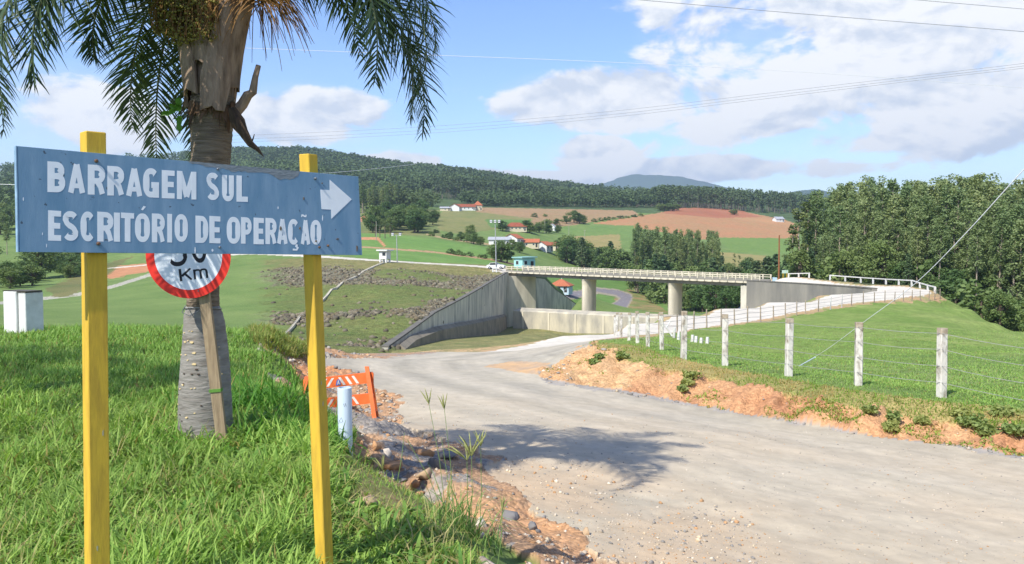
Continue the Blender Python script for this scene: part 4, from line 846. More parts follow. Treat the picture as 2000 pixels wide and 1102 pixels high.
# short white stakes in the grass behind the bank
for k, (x, y, h, lb) in enumerate(((1316, 660, .75, 'short white stake in the grass, first from the leaning pale branch'), (1325, 664, .6, 'short white stake in the grass, second from the leaning pale branch'),
                               (1352, 668, .45, 'stubby white stake in the grass, third from the leaning pale branch'), (1359, 669, .4, 'stubby white stake in the grass, fourth from the leaning pale branch'), (1369, 671, .35, 'tiny white stake in the grass, fifth from the leaning pale branch'), (1381, 671, .4, 'tiny white stake in the grass, farthest from the leaning pale branch'))):
    p = hit(x, y, 36); m = MB(); m.tube([p-Vector((0, 0, .15)), p+Vector((.02, 0, h*.75))], [.09, .07], 6); o = m.build('white_stake', PAINTW); tag(o, lb, 'stake', 'white stakes behind the fence')
p = hit(1313, 657, 36); m = MB(); m.tube([p, p+Vector((-.35, .1, .55)), p+Vector((-.75, .1, .95))], [.06, .05, .03], 6); m.tube([p+Vector((-.3, .1, .5)), p+Vector((-.1, .1, .85))], .03, 5); tag(m.build('dead_branch', PAINTW), 'pale bare branch leaning behind the fence posts', 'branch')
# ================================================================ WIRES OVERHEAD
def cable(name, label, pts, r, m_=WIRE, group=None):
    m = MB(); V_ = [P(*p) for p in pts]; out = []
    for i in range(len(V_)-1):                       # catmull-rom through the given points
        p0, p1, p2, p3 = V_[max(i-1, 0)], V_[i], V_[i+1], V_[min(i+2, len(V_)-1)]
        for t in np.linspace(0, 1, 8, endpoint=False):
            out.append(.5*((2*p1)+(p2-p0)*t+(2*p0-5*p1+4*p2-p3)*t*t+(3*p1-p0-3*p2+p3)*t**3))
    out.append(V_[-1]); m.tube(out, [lerp(r[0], r[1], i/(len(out)-1)) for i in range(len(out))] if isinstance(r, tuple) else r, 5, cap=False); return tag(m.build(name, m_), label, 'cable', group)
LW = mat('wire_pale', (.75, .76, .78), (.7, .7, .72), rough=.5); DW = mat('wire_grey', (.30, .31, .34), (.26, .27, .3), rough=.6)
cable('power_line', 'thin pale wire crossing behind the palm crown and fading right across the blue sky', [(-300, 55, 40), (130, 81, 42), (560, 97, 45), (820, 107, 47), (1200, 122, 50), (1600, 143, 54), (2000, 172, 58), (2300, 196, 62)], .012, LW)
cable('power_line', 'upper dark wire sloping across the top right of the sky', [(1100, -14, 40), (1250, 0, 40), (1600, 30, 41), (2000, 62, 42), (2300, 88, 43)], .014, DW)
cable('power_line', 'short stretch of dark wire in the top right corner of the sky', [(1600, -20, 40), (1770, -2, 40), (2000, 18, 41), (2300, 46, 42)], .013, DW)
for k, (d, lb) in enumerate(((0, 'top wire of the three strung low over the valley clouds'), (7, 'middle wire of the three strung low over the valley clouds'), (13, 'lowest wire of the three strung low over the valley clouds'))):
    cable('power_line', lb, [(380, 268+d, 190), (640, 258+d, 180), (900, 243+d, 170), (1200, 217+d*.9, 155), (1500, 182+d*.8, 140), (1800, 147+d*.7, 125), (2000, 124+d*.7, 118), (2300, 85+d*.6, 105)], .028, DW, 'three wires over the valley')
cable('power_line', 'pale wire stretching from behind the right sign post to the dark hill', [(380, 357, 60), (640, 338, 75), (720, 331, 85), (810, 321, 100)], .018, LW)
cable('power_line', 'pale wire against the dark hill at the left end of the blue board', [(-200, 355, 60), (30, 361, 60), (330, 372, 60)], .018, LW)
gy = [(2080, 250, 17), (2000, 331, 17.6), (1890, 452, 19), (1790, 552, 20.5), (1690, 627, 22.2), (1620, 679, 23.6), (1567, 712, 24.6)]
cable('guy_wire', 'pale steel guy wire slanting from upper right into the meadow grass', gy, (.014, .003), LW)
a, b = P(1560, 716, 24.8), P(1592, 698, 24.1); m = MB(); m.tube([a, b], .02, 8); tag(m.build('wire_guard', mat('pvc', tuple(lin((188, 204, 214))))), 'short pale blue tube sheathing the foot of the guy wire', 'tube')
# ================================================================ LETTERING: brush strokes laid as thin solid bands
def arc(cx, cy, rx, ry, a0, a1, n=10): return [(cx+rx*math.cos(R(a)), cy+ry*math.sin(R(a))) for a in np.linspace(a0, a1, n)]
def sup(cx, cy, rx, ry, a0, a1, n=16, e=.72):      # squarish oval
    return [(cx+rx*math.copysign(abs(math.cos(R(a)))**e, math.cos(R(a))), cy+ry*math.copysign(abs(math.sin(R(a)))**e, math.sin(R(a)))) for a in np.linspace(a0, a1, n)]
def glyph(ch, sx, sy):
    """strokes of a letter in a unit box; sx, sy: stem width and bar height as parts of the box"""
    l, r, b, t = sx/2, 1-sx/2, sy/2, 1-sy/2; c = .5
    G = {'I': [[(.5, 0), (.5, 1)]], 'L': [[(l, 0), (l, 1)], [(sx*.5, b), (1, b)]], 'T': [[(0, t), (1, t)], [(c, 0), (c, 1)]],
         'E': [[(l, 0), (l, 1)], [(l, b), (1, b)], [(l, .5), (.93, .5)], [(l, t), (1, t)]],
         'D': [[(l, 0), (l, 1)], [(l, t)]+sup(.45, .5, r-.45, t-.5, 90, -90, 18)+[(l, b)]],
         'P': [[(l, 0), (l, 1)], [(l, t)]+sup(.5, (t+.44)/2, r-.5, (t-.44)/2, 90, -90, 14)+[(l, .44)]],
         'B': [[(l, 0), (l, 1)], [(l, t)]+sup(.45, (t+.53)/2, r-.50, (t-.53)/2, 90, -90, 12)+[(l, .53)], [(l, .53)]+sup(.5, (b+.53)/2, r-.5, (.53-b)/2, 90, -90, 12)+[(l, b)]],
         'R': [[(l, 0), (l, 1)], [(l, t)]+sup(.48, (t+.46)/2, r-.5, (t-.46)/2, 90, -90, 14)+[(l, .46)], [(.50, .46), (.70, .30), (1-sx*.46, 0)]],
         'A': [[(sx*.47, 0), (.5-sx*.02, 1)], [(1-sx*.47, 0), (.5+sx*.02, 1)], [(.22, .26), (.78, .26)]],
         'M': [[(sx*.42, 0), (sx*.50, 1)], [(1-sx*.42, 0), (1-sx*.50, 1)], [(sx*.55, 1), (.5, .1)], [(1-sx*.55, 1), (.5, .1)]],
         'O': [sup(c, .5, r-.5, t-.5, 90, 450, 40)], 'C': [sup(c, .5, r-.5, t-.5, 38, 322, 30)],
         'G': [sup(c, .5, r-.5, t-.5, 42, 318, 30)+[(r, .2)], [(r, 0), (r, .46)], [(.52, .43), (1, .43)]],
         'U': [[(l, 1)]+[(l, .4)]+sup(c, .36, r-.5, .36-b, 180, 360, 18)+[(r, .4), (r, 1)]],
         'S': [sup(c, .72, r-.5, t-.72, 20, 180, 14)+[(l+.03, .62), (.38, .53), (.62, .46), (r-.03, .37)]+sup(c, .28, r-.5, .28-b, 0, -160, 14)],
         '0': [sup(c, .5, r-.5, t-.5, 90, 450, 40, .85)],
         '3': [sup(.46, .745, r-.46, t-.745, 150, -60, 16, .9)+[(.45, .52)], [(.45, .52)]+sup(.46, .27, r-.46, .27-b, 75, -155, 18, .9)],
         'K': [[(l, 0), (l, 1)], [(.94, 1), (sx*1.0, .40)], [(.42, .60), (.94, 0)]],
         'm': [[(l, 0), (l, 1)], [(l, .62)]+sup((l+.5)/2, .62, (.5-l)/2, t-.62, 180, 0, 12)+[(.5, .62), (.5, 0)], [(.5, .62)]+sup((r+.5)/2, .62, (r-.5)/2, t-.62, 180, 0, 12)+[(r, .62), (r, 0)]],
         "'": [[(.1, 0), (.75, 1)]], '~': [[(.02, .25), (.22, .72), (.42, .62), (.60, .36), (.80, .30), (.98, .78)]], ',': [[(.75, 1), (.62, .66), (.86, .45), (.7, .12), (.1, .14)]]}
    return G[ch]
def stroke_letters(m, spec, to3, nrm, e0=.0004):
    """spec: (char, box corners tl tr br bl, stem, bar); to3 maps the box's unit square to 3-D"""
    k = 0
    for ch, f, sx, sy in spec:
        for st in glyph(ch, sx, sy):
            e = e0+.00008*(k % 6); k += 1; n = len(st); closed = math.dist(st[0], st[-1]) < 1e-6; ring = []
            for i in range(n):
                a = st[i-1] if i else (st[-2] if closed else st[0]); b = st[i+1] if i < n-1 else (st[1] if closed else st[-1])
                tx, ty_ = b[0]-a[0], b[1]-a[1]
                nx, ny = -ty_*sx*1.0, tx*sy*1.0                    # offset measured in the stroke's own widths
                L_ = math.hypot(tx/sy*1., ty_/sx*1.) or 1; nx, ny = -(ty_/sx)/L_*sx/2, (tx/sy)/L_*sy/2
                cl = lambda v: min(1.0, max(0.0, v))
                p1, p2 = (cl(st[i][0]+nx), cl(st[i][1]+ny)), (cl(st[i][0]-nx), cl(st[i][1]-ny))
                A, B_ = f(*p1), f(*p2); ring.append([A+nrm*.0001, A+nrm*e, B_+nrm*e, B_+nrm*.0001])
            m.rings(ring, cap=True)
# ================================================================ THE DIRECTION SIGN
WHITE_S = mat('sign_white', tuple(lin((242, 244, 245))), tuple(lin((228, 232, 234))), scale=9, rough=.6)
def sign_blue():
    m = mat('sign_blue', tuple(lin((104, 140, 166))), tuple(lin((132, 160, 182))), scale=5, rough=.6, bump=.05, bscale=60, stretch=(3.5, 3.5, .8), detail=8, spec=.35, thresh=(.35, .75))
    nt = m.node_tree; N = nt.nodes.new; L = nt.links.new; b = nt.nodes['Principled BSDF']; src = b.inputs['Base Color'].links[0].from_socket
    tc = N('ShaderNodeTexCoord'); n = N('ShaderNodeTexNoise'); n.inputs['Scale'].default_value = 38; n.inputs['Detail'].default_value = 3; L(tc.outputs['Object'], n.inputs['Vector'])
    r = N('ShaderNodeMapRange'); r.inputs[1].default_value = .69; r.inputs[2].default_value = .74; L(n.outputs[0], r.inputs[0])
    mx = N('ShaderNodeMix'); mx.data_type = 'RGBA'; L(r.outputs[0], mx.inputs[0]); L(src, mx.inputs[6]); mx.inputs[7].default_value = L4((74, 88, 100)); L(mx.outputs[2], b.inputs['Base Color']); return m
BLUE = sign_blue()
SH = .42; ZLs = SH*FPX/208.; ZRs = SH*FPX/155.
TLc, BLc, TRc, BRc = P(33, 285, ZLs), P(37, 492.5, ZLs), P(700.5, 345, ZRs), P(708, 498.5, ZRs)
so_ = (BLc+BRc)/2; so_.z = -1.72
ex = ((TRc-TLc)+(BRc-BLc)).normalized(); ey = ((TLc-BLc)+(TRc-BRc)); ey = (ey-ex*ey.dot(ex)).normalized(); en = ex.cross(ey)   # towards the camera
c0 = (TLc+TRc+BLc+BRc)/4
def onboard(px_, py_, off=0.):
    d = Vector(ray(px_, py_)); return d*((c0+en*off).dot(en)/d.dot(en))
SG = thing('direction_sign', 'weathered blue wooden direction board with white lettering on two yellow posts', 'sign', so_)
TL, TR, BL_, BR_ = (onboard(*q) for q in ((33, 285), (700.5, 345), (708, 498.5), (37, 492.5)))
BL_, BR_ = onboard(37, 492.5), onboard(708, 498.5)
m = MB(); th = .026; bv = .003
outl = [TL, TR, BR_, BL_]; ctr = sum(outl, Vector())/4
def shrink(k): return [p+(ctr-p).normalized()*k for p in outl]
m.rings([[p-en*th for p in shrink(bv)], [p-en*(th-bv) for p in outl], [p-en*bv for p in outl], shrink(bv)]); board = m.build('board', BLUE, SG, origin=so_)
EDGE = mat('sign_edge', tuple(lin((150, 180, 200))), tuple(lin((110, 140, 165))), scale=20)
m = MB()
e1 = [TL+(BL_-TL)*.0-ex*.004, TL+ex*.0, BL_, BL_-ex*.004]
m.rings([[p-en*(th+.001) for p in e1], [p+en*.0005 for p in e1]]); m.build('edge_strip', EDGE, board, origin=so_)
GREY = mat('bare_board', tuple(lin((138, 146, 150))), tuple(lin((116, 124, 128))), scale=14, bump=.2, bscale=50, stretch=(1, 1, 3))
pt = [(366, 314.8), (452, 322.6), (520, 328.6), (586, 334.6), (582, 345), (574, 349), (566, 351.5), (552, 350), (545, 351), (537, 346), (530, 341.5), (518, 338), (505, 337), (490, 337), (478, 334.5), (466, 334), (454, 336), (447, 332), (437, 329), (428, 331), (421, 327.5), (408, 326.5), (396, 323), (386, 320.5), (376, 321)]
pt2 = []
for i in range(len(pt)):
    a, b = pt[i], pt[(i+1) % len(pt)]; pt2.append(a)
    if 3 < i: pt2.append(((a[0]+b[0])/2+random.uniform(-1, 1), (a[1]+b[1])/2+random.uniform(-1.6, 1.6)))
m = MB(); m.prism([onboard(*q) for q in pt2], en*.0002, en*.0006); m.build('bare_patch', GREY, board, origin=so_)
def boxmap(x0, x1, t0, t1, b0, b1):
    a, b, c, d = onboard(x0, t0), onboard(x1, t1), onboard(x1, b1), onboard(x0, b0)
    return lambda u, v: (d*(1-u)+c*u)*(1-v)+(a*(1-u)+b*u)*v
LINE1 = (('B', 92.6, 127.5, 316.2, 375.7, .40, .20), ('A', 132.2, 167, 319.9, 378.3, .36, .16), ('R', 171.5, 206, 322.3, 380.5, .38, .19), ('R', 209.6, 243, 325, 382.2, .38, .19), ('A', 245.5, 278.6, 328.4, 384.4, .36, .16), ('G', 279.4, 310.5, 328.8, 386, .40, .20),
         ('E', 316, 341, 333, 387.6, .46, .19), ('M', 345.7, 383.3, 334.8, 389.5, .27, .2), ('S', 403, 428, 337.5, 390.9, .44, .20), ('U', 433.8, 456.7, 342.3, 393.4, .42, .20), ('L', 462, 484, 343.4, 394.3, .46, .20))
LINE2 = (('E', 94, 119.4, 411.6, 470.4, .46, .19), ('S', 122.4, 153, 412.7, 470.4, .44, .20), ('C', 157.3, 185.6, 413.4, 471.5, .42, .20), ('R', 190, 222, 414.4, 472.2, .38, .18), ('I', 222.6, 234.2, 415.5, 472.2, 1.0, .2), ('T', 236.4, 261.9, 416, 472.2, .42, .19), ('O', 263.6, 293, 417, 473, .40, .19), ("'", 275.6, 285, 402.2, 411.2, .62, .55),
         ('R', 296.7, 322.4, 417.7, 473.7, .40, .18), ('I', 326.8, 336, 418, 473.7, 1.0, .2), ('O', 341, 367, 418.5, 472.4, .40, .19), ('D', 381.8, 406.8, 422, 474.7, .42, .19), ('E', 409, 430.4, 422.5, 475.3, .46, .19), ('O', 442.8, 469.6, 423.8, 476.2, .38, .19), ('P', 470.8, 491.4, 424.8, 476.2, .42, .19), ('E', 495.4, 515.2, 425.7, 477.2, .48, .19),
         ('R', 518.6, 540.5, 426.3, 477.2, .40, .18), ('A', 541, 562.2, 427.3, 477.6, .38, .17), ('C', 562.4, 584.3, 428.2, 478, .42, .19), (',', 570.5, 583.5, 477, 489.6, .36, .30), ('A', 587.2, 606.2, 429.5, 478.5, .38, .17), ('~', 588, 599, 417.6, 426, .3, .38), ('O', 606.3, 627.6, 430, 478, .42, .19))
for ln in (LINE1, LINE2):
    m = MB(); sp_ = []
    for ch, x0, x1, t, b, sx, sy in ln:
        sl = (x1-x0)*(.075 if ch != '~' else .05); slb = (x1-x0)*.035
        sp_.append((ch, boxmap(x0, x1, t-sl*.4, t+sl*.4, b-slb*.4, b+slb*.4), sx, sy))
    stroke_letters(m, sp_, None, en); m.build('lettering', WHITE_S, board, origin=so_)
m = MB(); m.prism([onboard(*q) for q in ((625.7, 370.5), (644, 371.6), (644, 351.4), (686.8, 389.5), (647.2, 427.3), (646.6, 409.7), (628.1, 408.6))], en*.0002, en*.0012); m.build('arrow', WHITE_S, board, origin=so_)
RUST = mat('rusty_bolt', tuple(lin((120, 92, 70))), tuple(lin((80, 64, 54))), scale=60, rough=.8); BOLT = mat('grey_bolt', tuple(lin((120, 126, 132))), rough=.5, metal=.5)
for (x, y), rr, mm_, ln_ in (((187.5, 314.5), .0075, RUST, .014), ((191.5, 476), .0075, RUST, .016), ((425, 330.5), .0055, BOLT, .008), ((429, 483), .0055, BOLT, .008), ((615, 349), .0065, BOLT, .014), ((623.5, 483), .006, RUST, .01), ((640, 480), .006, RUST, .012)):
    p = onboard(x, y); m = MB(); m.tube([p-en*.002, p+en*ln_*.6, p+en*ln_], [rr, rr, rr*.6], 9); m.build('bolt', mm_, board, origin=so_)
# mud-dauber dabs and scrapes
MUD = mat('mud_dab', tuple(lin((122, 104, 84))), tuple(lin((90, 80, 68))), scale=40)
for x, y, w, h in ((548, 447, 3.0, 9), (585.5, 446, 2.2, 5), (617, 471, 3.5, 4), (659, 467, 6, 2.5), (593, 388, 2, 6), (697, 485, 2.2, 12), (629, 358, 2.4, 2.4)):
    m = MB(); m.prism([onboard(x+w/1.6*math.cos(a)*random.uniform(.6, 1), y+h/1.6*math.sin(a)*random.uniform(.6, 1)) for a in np.linspace(0, 2*math.pi, 9)[:-1]], en*.0004, en*.0035); m.build('mud_dab', MUD, board, origin=so_)
for x, y, w, h in ((45.5, 389, 1, 4), (381, 489, 1.3, 7), (415, 489, 2, 3), (91, 480, .8, 4), (83, 457, .7, 3), (543, 406, 1, 3), (630, 426, 1, 6)):
    m = MB(); m.prism([onboard(x+w*math.cos(a), y+h*math.sin(a)) for a in np.linspace(0, 2*math.pi, 7)[:-1]], en*.0002, en*.0006); m.build('scrape', WHITE_S, board, origin=so_)
YEL = mat('yellow_paint', tuple(lin((212, 174, 60))), tuple(lin((166, 132, 54))), scale=7, rough=.7, bump=.07, bscale=30, stretch=(5, 5, .8), thresh=(.42, .9), detail=9)
YEL2 = mat('paint_chip', tuple(lin((186, 180, 150))), scale=20)
def yellow_post(xt, yt, xb, wpx, yaw, rear):
    """stands against the rear face of the board; xt at the top, xb at the bottom of the photograph"""
    d = Vector(ray(xt, 420)); q = d*((c0-en*rear).dot(en)/d.dot(en)); Y = q.y; w = wpx*Y/FPX
    top = P(xt, yt, Y); b1 = P(xb, 1102, Y); dv_ = (b1-top); bot = top+dv_*((-2.0-top.z)/dv_.z)
    r = Matrix.Rotation(yaw, 3, 'Z'); m = MB(); h = w/2; g = .004; rg = []
    for p, k in ((bot, 1), (top-Vector((0, 0, .004)), 1), (top, .95)):
        rg.append([p+r@Vector((x*k, y*k, 0)) for x, y in ((-h, -h+g), (-h+g, -h), (h-g, -h), (h, -h+g), (h, h-g), (h-g, h), (-h+g, h), (-h, h-g))])
    m.rings(rg); return m.build('post', YEL, SG, origin=so_), top, bot, w, r
yn = math.atan2(en.x, -en.y)
p1 = yellow_post(181.5, 259, 190, 37, yn, .026+.043); p2 = yellow_post(602, 302, 634, 25.5, yn+R(17), .026+.046)
for po, top, bot, w, r in (p1, p2):
    for k in range(3):
        t = random.uniform(.35, .95); c = top.lerp(bot, t)+r@Vector((random.uniform(-.2, .3)*w, -w/2, 0)); m = MB()
        m.prism([c+r@Vector((.005*math.cos(a)*random.uniform(.5, 1), -.0003, .02*math.sin(a)*random.uniform(.4, 1))) for a in np.linspace(0, 6.28, 8)[:-1]], (0, 0, 0), r@Vector((0, -.0006, 0))); m.build('paint_chip', YEL2, po, origin=so_)
# ================================================================ SPEED-LIMIT SIGN ON ITS STAKE
sy_ = 6.72; sc_ = P(368, 500, sy_); bs_ = P(437, 842, sy_+.12); bs_.z = float(zt(bs_.x, bs_.y))
SP_ = thing('speed_limit_sign', 'round red-rimmed speed limit sign tilted on a leaning wooden stake against the palm trunk', 'sign', bs_)
rot = Matrix.Rotation(R(6.5), 3, 'Y').inverted(); sx_ = rot@Vector((1, 0, 0)); sz_ = rot@Vector((0, 0, 1)); sn = Vector((0, -1, 0)); r0 = 83*sy_/FPX
def disc(r, e0, e1, r_in=0., n=64):
    m = MB(); o = [sc_+(sx_*math.cos(a)+sz_*math.sin(a))*r for a in np.linspace(0, 2*math.pi, n+1)[:-1]]
    if not r_in: m.prism(o, sn*e0, sn*e1)
    else:
        i_ = [sc_+(sx_*math.cos(a)+sz_*math.sin(a))*r_in for a in np.linspace(0, 2*math.pi, n+1)[:-1]]
        b = len(m.v); m.v += [p+sn*e0 for p in o]+[p+sn*e1 for p in o]+[p+sn*e1 for p in i_]+[p+sn*e0 for p in i_]
        for k in range(n):
            j = (k+1) % n
            for q in range(4): A, B_ = q*n, ((q+1) % 4)*n; m.f.append((A+k, A+j, B_+j, B_+k))
    return m
SWHITE = mat('plate_white', tuple(lin((224, 228, 230))), tuple(lin((206, 212, 216))), scale=4, rough=.45)
pl = disc(r0*.995, 0, .003).build('plate', SWHITE, SP_, origin=bs_)
disc(r0, .0032, .0046, r0*.80).build('red_rim', mat('red_rim', tuple(lin((222, 58, 44))), tuple(lin((206, 50, 40))), scale=6, rough=.5), pl, origin=bs_)
BLACK = mat('black_letter', (.012, .013, .016), (.02, .02, .024), rough=.6)
def pbox(x0, x1, y0, y1):
    def f(u, v):
        x, y = x0+(x1-x0)*u, y1+(y0-y1)*v; return sc_+sx_*((x-368)*sy_/FPX)+sz_*((500-y)*sy_/FPX)+sn*.0032
    return f
m = MB(); stroke_letters(m, [('3', pbox(330, 366, 446, 518), .245, .12), ('0', pbox(374.5, 405.5, 446, 516), .25, .125)], None, sn); m.build('numerals', BLACK, pl, origin=bs_)
m = MB(); stroke_letters(m, [('K', pbox(345.5, 370.5, 523.5, 547.5), .20, .2), ('m', pbox(373.5, 401.5, 527.5, 547), .15, .18)], None, sn); m.build('unit_lettering', BLACK, pl, origin=bs_)
STAKE = mat('stake_wood', tuple(lin((166, 146, 116))), tuple(lin((132, 114, 90))), scale=6, rough=.9, bump=.3, bscale=20, stretch=(8, 8, .7))
st = P(386, 470, sy_+.03); sb = bs_-Vector((0, 0, .1)); dv_ = (sb-st).normalized(); w = .043; a_ = dv_.cross(Vector((0, 1, 0))).normalized(); b_ = dv_.cross(a_)
m = MB(); m.rings([[p+a_*x*w*k+b_*y*.02 for x, y in ((-1, -1), (1, -1), (1, 1), (-1, 1))] for p, k in ((st, 1), (st.lerp(sb, .5)+Vector((.004, 0, 0)), 1.03), (sb, 1.0))]); m.build('stake', STAKE, SP_, origin=bs_)
m = MB(); q = st.lerp(sb, .685); m.rings([[q+dv_*z+a_*x*(w+.006)+b_*y*.028 for x, y in ((-1, -1), (1, -1), (1, 1), (-1, 1))] for z in (-.012, 0, .014)]); m.build('green_tie', mat('green_tie', tuple(lin((96, 140, 60)))), SP_, origin=bs_)
p = P(378, 569, sy_); m = MB(); p = sc_+sx_*.045-sz_*.295; m.tube([p+sn*.002, p+sn*.007], .006, 8); m.build('bolt', BOLT, pl, origin=bs_)
# ================================================================ THE PALM
TRUNK = mat('palm_trunk', tuple(lin((150, 146, 138))), tuple(lin((112, 106, 98))), scale=5, rough=.95, bump=.5, bscale=12, stretch=(.9, .9, 3.6), detail=9, bdist=.03)
TRUNK2 = mat('palm_trunk_upper', tuple(lin((152, 136, 116))), tuple(lin((96, 84, 70))), scale=6, rough=.95, bump=.8, bscale=16, stretch=(.7, .7, 7), detail=9, bdist=.03)
FIBRE = mat('leaf_base', tuple(lin((164, 142, 120))), tuple(lin((84, 66, 52))), scale=4, rough=.9, bump=.4, bscale=18, stretch=(4, 4, .8), detail=8, thresh=(.40, .78))
FROND = mat('palm_leaf', (.040, .072, .030), (.066, .102, .040), scale=1.5, rough=.5, trans=.25, spec=.22)
FROND_D = mat('palm_leaf_dry', tuple(lin((150, 112, 62))), tuple(lin((112, 84, 50))), scale=3, rough=.8)
STALK = mat('petiole', (.10, .13, .05), (.13, .14, .06), scale=4, rough=.5)
PY = 7.2
def pz(py_, Y=PY): return P(1000, py_, Y).z
def pxx(px_, Y=PY): return (px_-1000)/FPX*Y
pb = Vector((pxx(398), PY, float(zt(pxx(398), PY))))
PALM = thing('palm_tree', 'palm with swollen grey trunk and ragged leaf bases behind the blue board', 'palm tree', pb)
def trunk_profile(kn, n=60, ribs=90, amp=.004, seg=28):
    rg = []
    ys = np.linspace(kn[0][0], kn[-1][0], n)
    K_ = np.array(kn); o = np.argsort(K_[:, 0])
    for y in ys:
        cx = np.interp(y, K_[o, 0], K_[o, 1]); hw = np.interp(y, K_[o, 0], K_[o, 2]); z = pz(y); r = hw*PY/FPX
        rg.append([Vector((pxx(cx)+r*(1+.03*math.sin(3*a+y*.02)+random.uniform(-.012, .012))*math.cos(a), PY+r*math.sin(a), z+random.uniform(-.004, .004))) for a in np.linspace(0, 2*math.pi, seg+1)[:-1]])
    for i, r in enumerate(rg):
        c = sum(r, Vector())/len(r); k = 1+amp*(1 if i % 2 else -1)*3
        rg[i] = [c+(p-c)*k for p in r]
    return rg
lowk = [(880, 398, 53), (840, 398, 51.5), (780, 397, 50), (720, 397, 46.5), (670, 397, 42), (630, 396, 38.5), (612, 395, 35.5), (604, 395, 32.5), (598, 395, 31)]
m = MB(); m.rings(trunk_profile(lowk, 40, amp=.0012)); tr = m.build('trunk', TRUNK, PALM, origin=pb, smooth=True)
upk = [(599, 395, 30.5), (560, 396, 30), (520, 398, 31), (460, 402, 33), (380, 409, 35), (300, 415, 37), (250, 418, 39), (215, 421, 41), (190, 422, 40)]
m = MB(); m.rings(trunk_profile(upk, 80)); m.build('upper_trunk', TRUNK2, PALM, origin=pb, smooth=True)
HOLE_D = mat('bore_hole', (.05, .035, .025), (.1, .07, .05), scale=40); HOLE_L = mat('bore_scar', tuple(lin((226, 206, 160))), tuple(lin((196, 170, 120))), scale=30)
for k, (x, y, s, mm_) in enumerate([(370, 647, 3, 1), (382, 643, 2, 1), (388, 643, 2.4, 1), (373, 664, 5, 1), (380, 661, 3, 1), (388, 664, 5.5, 1), (361, 690, 3.5, 1), (375, 688, 3, 1), (393, 684, 5, 1), (380, 698, 3, 1), (394, 705, 6, 1), (372, 724, 3.4, 0), (389, 724, 3.2, 0), (398, 715, 4.5, 0), (402, 724, 4, 0), (369, 745, 4.6, 1), (371, 743, 3.4, 0), (361, 754, 3.4, 1), (388, 751, 2.4, 1), (395, 750, 3, 1), (356, 766, 3.4, 0), (354, 785, 3.6, 1), (354, 794, 2.6, 0), (361, 803, 3.6, 0), (378, 806, 4, 1), (395, 797, 2.6, 1), (407, 783, 3, 0), (366, 814, 2.6, 0), (433, 675, 2, 1), (438, 727, 2, 1)]):
    K_ = np.array(lowk); o = np.argsort(K_[:, 0]); cx = np.interp(y, K_[o, 0], K_[o, 1]); hw = np.interp(y, K_[o, 0], K_[o, 2]); q = max(-.93, min(.93, (x-cx)/hw)); r_ = hw*PY/FPX; a = math.asin(q)
    nrm = Vector((math.sin(a), -math.cos(a), 0)); tg = Vector((math.cos(a), math.sin(a), 0)); c = Vector((pxx(cx), PY, pz(y)))+nrm*(r_*1.012); s_ = s*PY/FPX*.62
    m = MB(); m.prism([c+tg*s_*1.35*math.cos(t)*random.uniform(.7, 1)+Vector((0, 0, s_*.72*math.sin(t)*random.uniform(.7, 1))) for t in np.linspace(0, 6.28, 10)[:-1]], nrm*-.02, nrm*.004); m.build('bore_hole', HOLE_L if mm_ else HOLE_D, tr, origin=pb)
m = MB(); zz = pz(603); m.tube([Vector((pxx(395)+.155*math.cos(a), PY+.155*math.sin(a), zz-.02*math.sin(a))) for a in np.linspace(0, 6.28, 22)], .005, 5); m.tube([Vector((pxx(375), PY-.16, zz+.04)), Vector((pxx(392), PY-.42, zz)), Vector((pxx(404), PY-.4, zz-.03)), Vector((pxx(412), PY-.15, zz+.03))], .004, 5); m.build('binding_wire', WIRE, PALM, origin=pb)
# overlapping old leaf bases
def leaf_base(az, z0, z1, w0, w1, r0_, r1_, tilt=0., th=.02, name='leaf_base', mt=FIBRE, ragged=0.):
    m = MB(); cx, cy = pxx(421), PY; rg = []; n = 12; k = 9
    for i in range(n+1):
        t = i/n; z = lerp(z0, z1, t); w = lerp(w0, w1, t**.8)*(.55+.45*min(1, t*4)); r_ = lerp(r0_, r1_, t**1.6); row = []
        for j in range(k):
            q = j/(k-1)-.5; a = az+tilt*t+q*w; rr = r_+.018*math.cos(q*math.pi)-.01+random.uniform(-.002, .002); row.append((a, rr, z+(random.uniform(-.03, .03)*ragged if i in (0,) else 0)-.05*abs(q)*(1-t)))
        rg.append([Vector((cx+(rr)*math.cos(a), cy+(rr)*math.sin(a), z)) for a, rr, z in row]+[Vector((cx+(rr-th)*math.cos(a), cy+(rr-th)*math.sin(a), z)) for a, rr, z in reversed(row)])
    m.rings(rg); return m.build(name, mt, PALM, origin=pb, smooth=False)
zb = pz(214); 
for az, dz, w0, w1, tl, r1_, up in ((-1.25, -.02, 2.0, .42, .35, .30, 1.15), (-2.2, .13, 1.9, .40, -.15, .27, 1.0), (-.25, .20, 1.9, .36, .1, .40, .9), (2.9, .04, 1.9, .40, .1, .33, 1.1), (1.5, .05, 2.0, .4, 0, .3, 1.1), (-1.7, .38, 1.5, .4, .1, .26, .95), (-.7, .42, 1.5, .36, -.1, .30, .9), (-2.7, .45, 1.5, .36, 0, .30, .9), (.5, .4, 1.5, .36, 0, .34, .9), (-1.1, .75, 1.2, .3, .2, .24, .8), (-2.0, .8, 1.2, .3, -.2, .24, .8), (2.2, .6, 1.4, .3, 0, .3, .9)):
    leaf_base(az, zb+dz, zb+dz+up, w0*.74, w1*.55, .235+.03*random.random()-.05*dz, r1_+.05, tl*2.6+(.25 if dz < .3 else -.2)*math.copysign(1, math.sin(az*7)), th=.030, ragged=.8)
m = MB(); m.tube([Vector((pxx(421), PY, zb-.02)), Vector((pxx(420), PY, zb+.5)), Vector((pxx(420), PY, zb+.9)), Vector((pxx(419), PY, zb+1.4))], [.17, .18, .13, .07], 16); m.build('crown_shaft', FIBRE, PALM, origin=pb)
